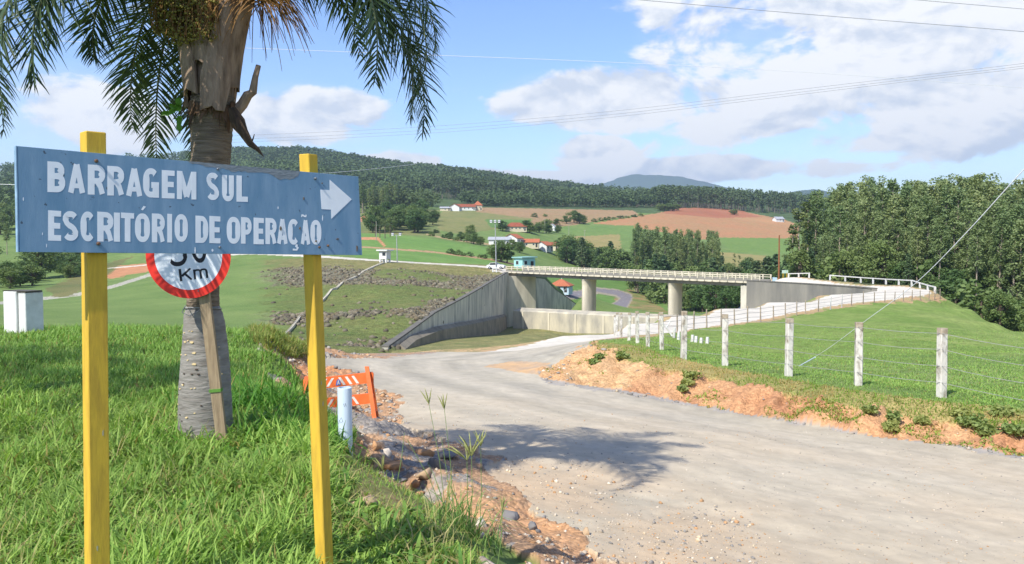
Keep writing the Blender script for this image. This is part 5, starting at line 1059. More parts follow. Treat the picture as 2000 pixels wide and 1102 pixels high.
# ragged skirt of torn fibre below the bases
m = MB()
for k in range(90):
    a = random.uniform(0, 6.28); z = zb+random.uniform(-.03, .07); r_ = .19+random.uniform(-.01, .02); L_ = random.uniform(.06, .22); w = random.uniform(.008, .03); o = random.uniform(0, .06); d = random.uniform(-.15, .15)
    p = [Vector((pxx(421)+(r_+o*t*t)*math.cos(a+d*t), PY+(r_+o*t*t)*math.sin(a+d*t), z-L_*t)) for t in (0, .5, 1)]; tg = Vector((-math.sin(a), math.cos(a), 0))*w
    m.add([p[0]-tg, p[0]+tg, p[1]+tg*.8, p[1]-tg*.8, p[2]+tg*.2, p[2]-tg*.2], [(0, 1, 2, 3), (3, 2, 4, 5)])
m.build('fibre_skirt', mat('fibre', tuple(lin((118, 92, 68))), tuple(lin((80, 62, 46))), scale=8, rough=.95), PALM, origin=pb)
m = MB(); m.tube([P(458, 222, PY), P(474, 204, PY), P(484, 186, PY-.02), P(494, 180, PY-.03), P(499, 150, PY-.03), P(505, 128, PY-.02)], [.05, .046, .042, .036, .026, .022], 9); m.build('cut_petiole', FIBRE, PALM, origin=pb)
m = MB(); ct = [P(452, 212, PY-.2), P(463, 238, PY-.22), P(474, 258, PY-.24), P(490, 280, PY-.24), P(502, 292, PY-.23), P(515, 306, PY-.22)]; m.tube(ct, [.03, .055, .045, .03, .018, .004], 7, wob=.25)
m.tube([ct[3], P(494, 272, PY-.2), P(497, 262, PY-.2)], [.01, .006, .003], 4); m.build('dead_sheath', mat('dead_sheath', tuple(lin((92, 74, 56))), tuple(lin((58, 48, 40))), scale=10, bump=.5, stretch=(4, 4, 1)), PALM, origin=pb)
# ---- fronds
def frond(parent, base, az, L_, e0, e1, pw=1.0, n=70, ll=.56, mt=FROND, origin=None, twist=0., name='frond', seed=0, bare=.14):
    rnd = random.Random(seed); S = 40; pts = [Vector(base)]; h = Vector((math.cos(az), math.sin(az), 0))
    for i in range(S):
        t = (i+.5)/S; e = e0+(e1-e0)*t**pw; a = az+twist*t; d = Vector((math.cos(a)*math.cos(e), math.sin(a)*math.cos(e), math.sin(e))); pts.append(pts[-1]+d*L_/S)
    m = MB(); m.tube(pts[::2], [lerp(.026, .003, i/20) for i in range(21)], 6)
    m2 = MB()
    for i in range(n):
        t = bare+(1-bare)*(i+.5)/n; f = t*S; j = min(int(f), S-1); p = pts[j].lerp(pts[j+1], f-j); d = (pts[j+1]-pts[j]).normalized()
        side = d.cross(Vector((0, 0, 1))); side = side.normalized() if side.length > .2 else Vector((-math.sin(az), math.cos(az), 0)); up = side.cross(d).normalized()
        for s in (-1, 1):
            for q in range(2 if i % 3 else 1):
                ph = rnd.uniform(-.75, .75); k = math.sin(math.pi*min(1, .25+t*.72))**.7; l = ll*k*rnd.uniform(.8, 1.15); fw = rnd.uniform(.35, .75)+.5*t*t
                dr = (side*s*math.cos(ph)+up*math.sin(ph)+d*fw).normalized(); w = .0112*rnd.uniform(.7, 1.2)*(.6+.4*k)
                q0 = p; ring = []; cur = Vector(p); dd = Vector(dr); wd_ = dr.cross(up+Vector((rnd.uniform(-.5, .5), rnd.uniform(-.5, .5), 0))).normalized()
                for z in range(5):
                    ww = w*(.55, 1, .9, .55, .06)[z]; ring.append((cur-wd_*ww, cur+wd_*ww)); dd = (dd+Vector((0, 0, -.05-.055*z))*1.0).normalized(); cur = cur+dd*l/4
                b = len(m2.v); m2.v += [v for r_ in ring for v in r_]
                for z in range(4): m2.f.append((b+2*z, b+2*z+1, b+2*z+3, b+2*z+2))
    o = m.build(name, STALK, parent, origin=origin); m2.build('leaflets', mt, o, origin=origin)
    return o
zc = pz(-22)
PB = Vector((pxx(419), PY, zc))
FR = [  # azimuth (deg, x axis = right of the picture, y axis = away), length, start and end elevation, power
    (36, 3.0, 42, -102, .95), (-32, 2.7, 40, -104, .95), (8, 2.45, 46, -100, 1.0), (24, 2.7, 58, -95, 1.1), (238, 2.6, 36, -106, .9), (126, 3.0, 42, -104, .92), (206, 1.7, 44, -106, .95), (160, 1.8, 50, -104, 1.0), (244, 2.3, 30, -100, .9), (136, 2.5, 46, -104, .95), (115, 2.7, 36, -104, .9), (14, 2.5, 36, -104, .95), (-10, 2.6, 52, -98, 1.0),
    (70, 3.0, 60, -70, 1.2), (105, 3.0, 62, -75, 1.2), (270, 2.2, 80, 0, 1.5), (45, 2.8, 78, -20, 1.5), (135, 2.8, 78, -30, 1.5), (335, 2.2, 78, -30, 1.5), (195, 2.6, 78, -30, 1.5), (0, 2.6, 84, 10, 1.6)]
for i, (a, l, e0, e1, pw) in enumerate(FR):
    b = PB+Vector((math.cos(R(a))*.16, math.sin(R(a))*.16, random.uniform(-.12, .15)))
    frond(PALM, b, R(a), l, R(e0), R(e1), pw, origin=pb, seed=i)
# ---- fruit bunch, spent flower stalks
FRUIT = mat('palm_fruit', tuple(lin((150, 140, 70))), tuple(lin((110, 104, 52))), scale=20, rough=.5)
def bunch(cx, cy, Y, n, sx, sz, seed):
    rnd = random.Random(seed); m = MB(); c = P(cx, cy, Y)
    for k in range(70):
        a = rnd.uniform(0, 6.28); rr = rnd.random()**.5; tip = c+Vector((math.cos(a)*sx*rr, math.sin(a)*sx*.6*rr, -sz*rnd.uniform(.2, 1))); top_ = c+Vector((rnd.uniform(-.05, .05), 0, sz*.5))
        mid = (top_+tip)/2+Vector((math.cos(a)*sx*.35, 0, .05)); m.tube([top_, mid, tip], .003, 3, cap=False)
    st_ = m.build('fruit_stalk', FROND_D, PALM, origin=pb); v = []; f = []
    ico = [(0, 0, 1), (.9, 0, .3), (.28, .85, .3), (-.72, .53, .3), (-.72, -.53, .3), (.28, -.85, .3), (.72, .53, -.4), (-.28, .85, -.4), (-.9, 0, -.4), (-.28, -.85, -.4), (.72, -.53, -.4), (0, 0, -1)]
    tri = [(0, 1, 2), (0, 2, 3), (0, 3, 4), (0, 4, 5), (0, 5, 1), (1, 6, 2), (2, 7, 3), (3, 8, 4), (4, 9, 5), (5, 10, 1), (6, 7, 2), (7, 8, 3), (8, 9, 4), (9, 10, 5), (10, 6, 1), (11, 7, 6), (11, 8, 7), (11, 9, 8), (11, 10, 9), (11, 6, 10)]
    for k in range(n):
        a = rnd.uniform(0, 6.28); rr = rnd.random()**.5; z = rnd.uniform(-1, .5); p = c+Vector((math.cos(a)*sx*rr*(1-.3*abs(z)), math.sin(a)*sx*.6*rr, sz*z)); s = rnd.uniform(.009, .014); b = len(v)
        v += [p+Vector(q)*s for q in ico]; f += [tuple(i+b for i in t) for t in tri]
    mm_ = MB(); mm_.v = v; mm_.f = f; fr = mm_.build('fruits', FRUIT, st_, origin=pb, smooth=True); fr['kind'] = 'stuff'
bunch(360, 24, PY-.24, 480, .17, .27, 3); bunch(322, 14, PY-.15, 300, .14, .24, 5); bunch(395, 10, PY-.3, 300, .16, .3, 8)
rnd = random.Random(5); m = MB(); c = P(505, -15, PY-.2)
for k in range(130):
    a = rnd.uniform(-1.4, 1.4)+(.4 if k % 3 else 2.6); L_ = rnd.uniform(.3, .66); e = rnd.uniform(-.3, .8); d = Vector((math.cos(a)*math.cos(e), math.sin(a)*.7*math.cos(e), math.sin(e)*.8)); p = Vector(c)+Vector((rnd.uniform(-.1, .1), rnd.uniform(-.08, .08), rnd.uniform(-.08, .1))); pts = [p]
    for z in range(5): d = (d+Vector((0, 0, -.36))).normalized(); pts.append(pts[-1]+d*L_/5)
    m.tube(pts, [.006, .005, .004, .004, .003, .002], 3, cap=False)
m.build('spent_flower_stalks', FROND_D, PALM, origin=pb)
# bracken-like sprout growing out of the fibre
e0_ = P(372, 212, PY-.2); EP = thing('epiphyte', 'small leafy green sprout growing out of the palm trunk below its leaf bases', 'plant', e0_)
m = MB(); m.tube([P(372, 216, PY-.18), P(362, 222, PY-.22), P(356, 214, PY-.23), P(360, 200, PY-.24), P(361, 178, PY-.24), P(365, 172, PY-.2)], [.008, .007, .006, .006, .005, .004], 6); m.tube([P(356, 214, PY-.23), P(352, 226, PY-.24)], .004, 5); m.build('stem', mat('sprout_stem', tuple(lin((110, 92, 64)))), EP, origin=e0_)
SPR = mat('sprout_leaf', (.10, .24, .03), (.13, .28, .04), rough=.45, trans=.35)
for x0, y0_, x1, y1, w in ((353, 212, 314, 227, .05), (354, 210, 330, 208, .05), (352, 214, 351, 192, .06), (356, 212, 345, 218, .04), (353, 226, 352, 262, .055), (355, 230, 340, 234, .025)):
    a, b = P(x0, y0_, PY-.24), P(x1, y1, PY-.30); d = (b-a); s = d.cross(Vector((0, 1, .3))).normalized(); m = MB(); rg = []
    for t, k in ((0, .1), (.2, .7), (.35, .9), (.5, .65), (.65, 1), (.8, .75), (1, .05)): c = a.lerp(b, t)+Vector((0, -.03*math.sin(t*3), .01*math.sin(t*9))); rg.append([c-s*w*.5*k, c+Vector((0, .012, 0)), c+s*w*.5*k])
    m.rings(rg, cap=False, closed=False); m.build('leaf', SPR, EP, origin=e0_)
# ---- the other palms, standing off to the left: their fronds and shadows reach the picture
def side_palm(x, y, h, label, fr, seed):
    z = float(zt(x, y)); b = Vector((x, y, z)); o = thing('palm_tree', label, 'palm tree', b)
    m = MB(); m.tube([b-Vector((0, 0, .2)), b+Vector((0, 0, .9)), b+Vector((.02, 0, 1.5)), b+Vector((.05, 0, h*.75)), b+Vector((.05, 0, h))], [.24, .19, .15, .17, .14], 16, wob=.02); m.build('trunk', TRUNK, o, origin=b)
    m = MB(); m.tube([b+Vector((.05, 0, h*.72)), b+Vector((.05, 0, h*.8)), b+Vector((.05, 0, h*.95)), b+Vector((.05, 0, h+.1))], [.2, .26, .2, .1], 14, wob=.08); m.build('leaf_base', FIBRE, o, origin=b)
    for i, (a, l, e0, e1, pw) in enumerate(fr): frond(o, b+Vector((.05+.14*math.cos(R(a)), .14*math.sin(R(a)), h+random.uniform(-.1, .1))), R(a), l, R(e0), R(e1), pw, origin=b, seed=seed+i, n=56)
    return o
side_palm(-7.45, 7.6, 3.9, 'palm beyond the picture edge whose drooping fronds hang beside the blue board', [(6, 3.35, 40, -90, 1.0), (-10, 3.15, 34, -92, .95), (30, 2.1, 50, -96, 1.0), (60, 2.7, 55, -80, 1.1), (120, 2.9, 55, -80, 1.1), (180, 2.9, 50, -85, 1), (230, 2.8, 55, -80, 1), (280, 2.7, 60, -70, 1.2), (320, 2.7, 62, -60, 1.3), (40, 2.6, 76, -20, 1.5), (200, 2.6, 76, -20, 1.5)], 40)
side_palm(-10.9, 8.6, 4.9, 'palm standing off to the left that shades the lawn', [(k*30+10, 3.0, 45+15*(k % 3), -75, 1.1) for k in range(12)], 70)
# ================================================================ WHITE BLOCK, BARRIER, PIPE
bp0 = hit(46, 641, 12, 18.5); bp0.y = 17.0; bp0.x = ray(47, 640)[0]/ray(47, 640)[1]*17.0; bp0.z = float(zt(bp0.x, bp0.y))
BW = mat('block_white', tuple(lin((222, 222, 218))), tuple(lin((196, 196, 190))), scale=4, rough=.8, bump=.15, bscale=15)
bk = thing('concrete_block', 'white painted concrete block with a recessed joint on the lawn crest', 'block', bp0, None, R(-24))
m = MB(); m.box((-.13, 0, .38), (.40, .42, 1.0), taper=.93, bev=.012); m.build('slab', BW, bk)
m = MB(); m.box((.19, .03, .37), (.22, .40, .98), taper=.93, bev=.012); m.build('slab', BW, bk)
m = MB(); m.rings([[Vector((x+random.uniform(-.02, .02), y+random.uniform(-.02, .02), z)) for x, y in ((-.34, -.2), (.31, -.18), (.31, .2), (-.34, .2))] for z in (.865, .885, .9)]); m.build('weathered_top', mat('block_top', tuple(lin((96, 92, 84)))), bk)
# barrier
ORG = mat('orange_paint', tuple(lin((232, 118, 62))), tuple(lin((218, 102, 52))), scale=4, rough=.5, bump=.1, bscale=20); STRIPE = mat('white_stripe', tuple(lin((228, 222, 212))), scale=6, rough=.5)
BY = 13.2; bq = P(668, 838, BY); bq.z = float(zt(bq.x, bq.y)); BA = thing('road_barrier', 'orange trestle barrier with white slanted stripes standing in the ditch', 'barrier', bq)
bx0, bx1 = P(592, 760, BY), P(728, 740, BY-.35)
def onbar(x, y): t = (x-592)/(728-592); return P(x, y, lerp(BY, BY-.35, t))
for (yl0, yl1), (yr0, yr1) in (((742, 764), (727, 748)), ((783, 804), (768, 788))):
    m = MB(); q = [onbar(592, yl0), onbar(726, yr0), onbar(729, yr0+3), onbar(729, yr1-1), onbar(725, yr1), onbar(592, yl1)]; m.prism(q, (0, 0, 0), (0, .05, 0)); bd = m.build('board', ORG, BA, origin=bq)
    for k, x in enumerate((606, 619, 632, 645, 668, 681, 694)):
        s = 5 if k < 4 else -5; f = lambda xx, v: onbar(xx, lerp(lerp(yl0, yr0, (xx-592)/136), lerp(yl1, yr1, (xx-592)/136), v)); m = MB()
        m.prism([f(x+s-2.6, .14), f(x+s+2.6, .14), f(x-s+2.6, .88), f(x-s-2.6, .88)], (0, -.002, 0), (0, -.005, 0)); m.build('stripe', STRIPE, bd, origin=bq)
    if yl0 == 742:
        bl = mat('emblem_blue', tuple(lin((70, 110, 190)))); m = MB(); m.prism([onbar(656, 753), onbar(666, 752), onbar(664, 743), onbar(660.5, 740.5), onbar(657.5, 744)], (0, -.002, 0), (0, -.007, 0)); em = m.build('emblem', bl, bd, origin=bq)
        m = MB(); m.prism([onbar(658.6, 751.5), onbar(660, 751), onbar(661, 748.5), onbar(662.4, 751), onbar(664, 750.8), onbar(661.6, 742.6), onbar(660.2, 743)], (0, -.0075, 0), (0, -.0095, 0)); m.build('emblem_figure', STRIPE, em, origin=bq)
def leg(x0, y0_, x1, y1, dy0, dy1, w=.032):
    a, b = onbar(x0, y0_)+Vector((0, dy0, 0)), onbar(x1, y1)+Vector((0, dy1, 0)); m = MB(); d = (b-a).normalized(); s = Vector((1, 0, 0)); t = d.cross(s).normalized()
    m.rings([[p+s*x*w+t*y*.022 for x, y in ((-1, -1), (1, -1), (1, 1), (-1, 1))] for p in (a, b)]); m.build('leg', ORG, BA, origin=bq)
leg(717, 716, 742, 838, -.02, -.30); leg(722, 742, 728, 830, .10, .42); leg(600, 735, 590, 850, -.02, -.30); leg(604, 750, 612, 838, .10, .42)
m = MB(); a, b = onbar(722, 812)+Vector((.02, -.2, 0)), onbar(726, 808)+Vector((.02, .3, 0)); m.tube([a, b], .018, 6); m.build('brace', ORG, BA, origin=bq)
# pipe
pp = P(675, 851, 7.3); pp.z = float(zt(pp.x, pp.y)); PI_ = thing('pipe', 'short upright pale blue plastic pipe standing open at the grass edge', 'pipe', pp)
ptop = P(673, 757, 7.3); pr = 14*7.3/FPX; m = MB(); ax = (ptop-pp); n = 28; rg = []
for z, r_ in ((-.15, pr), (ax.z-.004, pr), (ax.z, pr-.002), (ax.z, pr-.008), (ax.z-.25, pr-.009)): rg.append([pp+Vector((ax.x*max(0, z)/ax.z+r_*math.cos(a), r_*math.sin(a), z)) for a in np.linspace(0, 2*math.pi, n+1)[:-1]])
m.rings(rg); m.build('tube', mat('pipe_blue', tuple(lin((206, 218, 228))), tuple(lin((184, 202, 218))), scale=6, rough=.35, stretch=(1, 1, .3)), PI_, origin=pp, smooth=False)
m = MB()
for pts_ in ([(663, 826), (666, 818), (669, 813), (672, 820), (668, 824), (664, 818)], [(665, 834), (670, 836), (675, 833)], [(674, 786), (676, 792)], [(677, 785), (679, 791)]):
    V_ = []
    for x, y in pts_:
        q = (x-674)/14.6; a = math.asin(max(-.95, min(.95, q))); V_.append(Vector((pp.x+ax.x*.5+(pr+.0012)*math.sin(a), pp.y-(pr+.0012)*math.cos(a), P(x, y, 7.3).z)))
    m = MB(); m.tube(V_, .0016, 4); m.build('pen_scrawl', mat('pen_mark', tuple(lin((70, 90, 120)))), PI_, origin=pp)
# ================================================================ TREES
def leaf_cards(centers, radii, per, size, rng, flat=.8):
    """clusters of small leaf quads through a crown's volume -> (verts, quads)"""
    C_ = np.repeat(np.asarray(centers, float), per, 0); R_ = np.repeat(np.asarray(radii, float), per); n = len(C_)
    d = rng.normal(size=(n, 3)); d /= np.linalg.norm(d, axis=1)[:, None]; d[:, 2] *= flat
    p = C_+d*(R_*rng.random(n)**.40)[:, None]
    a = rng.normal(size=(n, 3)); a[:, 2] *= .6; a /= np.linalg.norm(a, axis=1)[:, None]
    b = np.cross(a, d+rng.normal(size=(n, 3))*.55); b /= np.maximum(np.linalg.norm(b, axis=1)[:, None], 1e-6)
    s = size*rng.uniform(.6, 1.3, n)[:, None]
    V_ = np.stack([p-a*s*.6, p-b*s*.36+a*s*.05, p+a*s*.6, p+b*s*.36+a*s*.05], 1).reshape(-1, 3)
    return V_, np.arange(n*4).reshape(-1, 4)
LEAF_E = mat('eucalyptus_leaf', (.14, .20, .075), (.21, .275, .11), scale=.35, rough=.6, trans=.22, rand=.18, detail=3)
LEAF_B = mat('broad_leaf', (.080, .140, .040), (.140, .205, .062), scale=.5, rough=.6, trans=.2, rand=.25, detail=3)
LEAF_P = mat('pine_leaf', (.058, .105, .042), (.095, .150, .060), scale=.6, rough=.6, trans=.12, rand=.2, detail=3)
LEAF_Y = mat('yellow_green_leaf', (.13, .17, .05), (.17, .20, .07), scale=.6, rough=.6, trans=.22, rand=.15, detail=3)
BARK_E = mat('eucalyptus_bark', tuple(lin((176, 164, 146))), tuple(lin((126, 112, 98))), scale=2, rough=.9, stretch=(3, 3, .5))
BARK = mat('bark', tuple(lin((112, 98, 84))), tuple(lin((84, 72, 62))), scale=3, rough=.95)
def proto(kind, seed):
    rng = np.random.default_rng(seed); rnd = random.Random(seed); o = bpy.data.objects.new('tree', None); COL.objects.link(o)
    cs, rs, tr_ = [], [], MB()
    if kind == 'eucalyptus':
        H_ = 26.; bend = rnd.uniform(-.6, .6); ax = lambda t: Vector((bend*t*t, rnd.uniform(-.0, .0)+.3*bend*t, H_*t))
        tr_.tube([ax(t) for t in np.linspace(0, .97, 9)], [lerp(.26, .05, t) for t in np.linspace(0, 1, 9)], 7); st0 = rnd.uniform(.26, .46)
        for k in range(36):
            t = lerp(st0, .985, (k+.5)/36); wd_ = (1.45*math.sin(math.pi*min(1, .2+(t-st0)/(1-st0)*.78))**.8+.35); a = k*2.4+rnd.uniform(-.5, .5); r_ = wd_*rnd.uniform(.35, 1.0); c = ax(t)+Vector((math.cos(a)*r_, math.sin(a)*r_, rnd.uniform(-.5, .5)))
            cs.append(c); rs.append(rnd.uniform(.65, 1.2))
            if k % 2 == 0: b = ax(max(.1, t-.06)); tr_.tube([b, b.lerp(c, .6)+Vector((0, 0, .2)), c], [.07, .05, .02], 4)
        V_, Q_ = leaf_cards(cs, rs, 84, .42, rng, 1.1); lm, bm = LEAF_E, BARK_E
    elif kind == 'broad':
        H_ = 9.; tr_.tube([(0, 0, 0), (.1, .05, 1.4), (.2, .1, 3.0), (.3, .1, 6.5)], [.32, .24, .18, .05], 7)
        for k in range(38):
            a = rnd.uniform(0, 6.28); e = rnd.uniform(-1.15, 1.5); q = rnd.uniform(.45, 1.0); c = Vector((3.2*q*math.cos(a)*math.cos(e), 3.2*q*math.sin(a)*math.cos(e), 4.4+3.5*q*math.sin(e)))
            cs.append(c); rs.append(rnd.uniform(.8, 1.5))
            if k % 3 == 0: b = Vector((.2, .1, rnd.uniform(2, 3.5))); tr_.tube([b, (b+c)/2+Vector((0, 0, .3)), c], [.11, .07, .03], 5)
        V_, Q_ = leaf_cards(cs, rs, 84, .40, rng, .85); lm, bm = LEAF_B, BARK
    elif kind == 'pine':
        H_ = 13.; tr_.tube([(0, 0, 0), (.05, 0, 6), (0, 0, 12.6)], [.22, .14, .03], 7)
        for k in range(44):
            t = (k+.5)/44; z = lerp(1.6, 12.9, t); w = 2.5*(1-t)**.75+.15; a = k*2.4; q = rnd.uniform(.4, 1); c = Vector((w*q*math.cos(a), w*q*math.sin(a), z-.25*q)); cs.append(c); rs.append(.55+.55*(1-t))
            if k % 3 == 0: tr_.tube([(0, 0, z), c], [.05, .015], 4)
        V_, Q_ = leaf_cards(cs, rs, 42, .46, rng, .7); lm, bm = LEAF_P, BARK
    elif kind == 'thin':                                # sparse, yellowish crown on a visible pale stem
        H_ = 20.; tr_.tube([(0, 0, 0), (.2, 0, 8), (-.1, 0, 14), (.1, 0, 19)], [.2, .16, .1, .03], 7)
        for k in range(20):
            t = rnd.uniform(.38, 1); a = k*2.4; r_ = rnd.uniform(.5, 2.1)*(1.15-t*.7); c = Vector((r_*math.cos(a), r_*math.sin(a), H_*t)); cs.append(c); rs.append(rnd.uniform(.5, 1.0)); b = Vector((0, 0, H_*t-1.4)); tr_.tube([b, c], [.06, .02], 4)
        V_, Q_ = leaf_cards(cs, rs, 34, .5, rng, .9); lm, bm = LEAF_Y, BARK_E
    elif kind == 'bush':
        H_ = 3.2; tr_.tube([(0, 0, -.1), (.05, 0, 1.4)], [.1, .05], 5)
        for k in range(16):
            a = rnd.uniform(0, 6.28); q = rnd.uniform(.3, 1); c = Vector((1.5*q*math.cos(a), 1.5*q*math.sin(a), rnd.uniform(.6, 2.5)*(1.1-.4*q))); cs.append(c); rs.append(rnd.uniform(.45, .85))
        V_, Q_ = leaf_cards(cs, rs, 46, .30, rng, .85); lm, bm = LEAF_B, BARK
    tr_.build('trunk', bm, o); big_mesh('crown', V_, Q_, lm, o)
    o['h'] = H_; o['category'] = 'tree'; o['label'] = 'x'; return o
PROT = {k: [proto(k, 100+i*7+len(k)) for i in range(n)] for k, n in (('eucalyptus', 5), ('broad', 4), ('pine', 2), ('thin', 2), ('bush', 3))}
USED = set()
NAMES = {'eucalyptus': 'eucalyptus_tree', 'broad': 'leafy_tree', 'pine': 'conifer_tree', 'thin': 'sparse_tree', 'bush': 'bush'}
def plant(kind, p, h, label, group, rnd, wide=1.0, sink=.25):
    src = rnd.choice(PROT[kind]); k = h/src['h']; w = k**.8*wide*rnd.uniform(.9, 1.15) if kind == 'eucalyptus' else k*wide*rnd.uniform(.9, 1.12)
    o = dup(src, Vector(p)-Vector((0, 0, sink)), rnd.uniform(0, 6.28), (w, w, k), label, group); o.name = NAMES[kind]; o['category'] = 'bush' if kind == 'bush' else 'tree'
    if 'h' in o: del o['h']
    for c in o.children: c.name = c.name.split('.')[0]
    return o
def top_h(x, y, z, lo, hi, rnd):
    p = 1000+FPX*x/y; t = np.interp(p, [1540, 1565, 1590, 1650, 1720, 1830, 2000, 2300], [420, 392, 368, 352, 341, 336, 335, 330])+rnd.uniform(lo, hi); return float(np.clip((480-t)/FPX*y-z, 12, 36))
def forest(kind, n, poly, h0, h1, label, group, seed, dmin=2.2, wide=1.0, zmax=None, weights=None):
    """poly: corners in plan (x, y)"""
    rnd = random.Random(seed); xs = [a for a, _ in poly]; ys = [b for _, b in poly]; got = []; tries = 0
    while len(got) < n and tries < n*60:
        tries += 1; x, y = rnd.uniform(min(xs), max(xs)), rnd.uniform(min(ys), max(ys))
        if not bool(pip(np.array([x]), np.array([y]), poly)[0]): continue
        if any((x-a)**2+(y-b)**2 < dmin**2 for a, b in got): continue
        z = float(zt(x, y))
        if zmax is not None and z > zmax: continue
        got.append((x, y)); k = kind if isinstance(kind, str) else rnd.choices(kind, weights)[0]
        plant(k, (x, y, z), rnd.uniform(h0, h1) if h1 > 0 else top_h(x, y, z, -h0, -h1, rnd), label, group, rnd, wide)
def at(px_, Y): return ((px_-1000)/FPX*Y, Y)
# the tall wood at the right
E1 = 'tall slim eucalyptus in the dense wood rising behind the grassy embankment at the right'
forest('eucalyptus', 100, [at(1590, 178), at(1720, 150), at(1850, 134), at(2050, 120), at(2250, 118), at(2250, 150), at(1850, 165), at(1600, 205)], -35, -110, E1, 'eucalyptus wood on the right', 1, 1.9)
forest('eucalyptus', 185, [at(1575, 205), at(1850, 168), at(2250, 150), at(2250, 215), at(1900, 225), at(1570, 255)], -0, -48, E1, 'eucalyptus wood on the right', 2, 2.5)
B1 = 'leafy tree in the undergrowth at the foot of the eucalyptus wood'
forest(['broad', 'pine', 'bush'], 46, [at(1500, 186), at(1640, 158), at(1760, 142), at(1850, 136), at(1850, 150), at(1640, 178), at(1510, 210)], 5.5, 11, B1, 'undergrowth below the eucalyptus wood', 3, 2.2, 1.0, None, [5, 3, 1])
forest(['broad', 'bush'], 34, [at(1850, 126), at(1950, 106), at(2050, 92), at(2250, 80), at(2250, 110), at(1950, 130), at(1860, 142)], 4, 9, 'dense leafy tree below the far edge of the sloping meadow', 'trees beyond the meadow edge', 4, 2.2, 1.1, None, [4, 2])
for x, Y, h in ((1548, 195, 19.5), (1560, 205, 24), (1577, 215, 27)): plant('thin', (*at(x, Y), float(zt(*at(x, Y)))), h, {1548: 'sparse yellowish tree first beside the rust-red pole at the edge of the wood', 1560: 'sparse yellowish tree second from the rust-red pole at the edge of the wood', 1577: 'tallest sparse yellowish tree at the edge of the wood'}[x], None, random.Random(x), 1.2)
# the dark wood in the valley, behind the bridge
forest('eucalyptus', 62, [at(1238, 320), at(1300, 300), at(1395, 290), at(1418, 300), at(1400, 345), at(1300, 385), at(1245, 385)], 20, 27, 'eucalyptus in the compact dark wood behind the bridge', 'eucalyptus wood behind the bridge', 5, 2.6, .95)
forest(['broad', 'pine', 'thin'], 34, [at(1236, 312), at(1300, 292), at(1400, 282), at(1425, 292), at(1400, 306), at(1300, 318), at(1245, 330)], 10, 17, 'rounder tree along the front of the dark wood behind the bridge', 'trees fronting the valley wood', 9, 2.6, 1.0, None, [5, 3, 1])
forest(['broad', 'pine'], 44, [at(1095, 395), at(1180, 372), at(1250, 345), at(1330, 308), at(1345, 330), at(1240, 390), at(1110, 440)], 9, 16, 'round leafy tree on the left flank of the dark valley wood', 'leafy trees left of the valley wood', 6, 3.6, 1.15, None, [5, 1])
forest(['broad', 'bush'], 52, [at(1215, 372), at(1262, 318), at(1310, 272), at(1380, 225), at(1480, 196), at(1480, 300), at(1330, 325)], 7, 12, 'leafy tree on the valley floor seen beneath the bridge deck', 'trees under the bridge', 7, 3.0, 1.15, None, [6, 1])
forest(['broad', 'pine', 'thin'], 24, [at(1400, 330), at(1500, 260), at(1530, 285), at(1480, 400), at(1400, 430)], 7, 12, 'mid green tree between the valley wood and the rust-red pole', 'trees right of the valley wood', 8, 4., 1.1, None, [4, 3, 2])
for x, Y, h in ((1440, 250, 12.5), (1412, 262, 13), (1498, 262, 15), (1478, 258, 14), (1515, 240, 14)): plant('pine', (*at(x, Y), float(zt(*at(x, Y)))), h, {1440: 'bushy conifer just above the bridge railing on the tan slope', 1412: 'smaller conifer left of the bushy one above the bridge railing', 1498: 'conifer left of the rust-red pole', 1478: 'conifer second left of the rust-red pole', 1515: 'conifer right behind the rust-red pole'}[x], None, random.Random(x), 1.3)
# trees among fields and farms: (column, row of the foot, least distance, height, kind, label)
def row(items, label, group, kind='broad', seed=20, y0=330, wide=1.1):
    rnd = random.Random(seed)
    for x, y, h in items: plant(kind, hit(x, y, y0), h, label, group, rnd, wide)
rnd9 = random.Random(77)
row([(770+rnd9.uniform(-45, 55), rnd9.uniform(428, 456), rnd9.uniform(9, 15)) for _ in range(26)]+[(845, 440, 9), (850, 432, 8)], 'round dark tree in the clump below the forested hill', 'clump of trees below the hill', 'broad', 21, 400, 1.2)
row([(705+rnd9.uniform(-20, 70), rnd9.uniform(407, 418), rnd9.uniform(17, 23)) for _ in range(26)], 'slim eucalyptus standing behind the round dark clump', 'eucalyptus behind the clump', 'eucalyptus', 22, 560, 1.3)
row([(1030+k*9+rnd9.uniform(-4, 4), rnd9.uniform(451, 456), rnd9.uniform(6, 9)) for k in range(6)]+[(1090, 455, 6), (982, 452, 7.5), (1068, 452, 9)], 'garden tree beside the long farmhouse', 'garden trees of the long farmhouse', 'broad', 23, 430, 1.3)
row([(900, 470, 5), (912, 474, 5.5), (925, 477, 6), (938, 479, 5), (880, 466, 4), (918, 462, 7), (1015, 494, 6), (1000, 488, 6), (1087, 486, 6), (1096, 483, 7)], 'leafy tree along the track into the hamlet', 'trees round the hamlet', 'broad', 24, 330, 1.3)
row([(978, 512, 9.5), (990, 514, 8), (967, 508, 7), (960, 503, 6)], 'dark leafy tree between the lamp post and the guardhouse', 'trees behind the guardhouse', 'broad', 25, 250, 1.25)
row([(880, 496, 2.6), (892, 498, 2.8), (905, 500, 2.2), (918, 501, 2.4), (938, 504, 2.0), (945, 505, 2.4)], 'dark shrub in the row along the dirt track above the dam', 'shrubs along the dirt track', 'bush', 26, 250, 1.2)
row([(843, 461, 2.8), (869, 465, 3.0), (877, 467, 2.6), (892, 470, 2.8), (852, 455, 2.6), (1044, 424, 4), (1065, 423, 3)], 'small round shrub dotted over the hillside fields', 'shrubs on the fields', 'bush', 27, 330, 1.3)
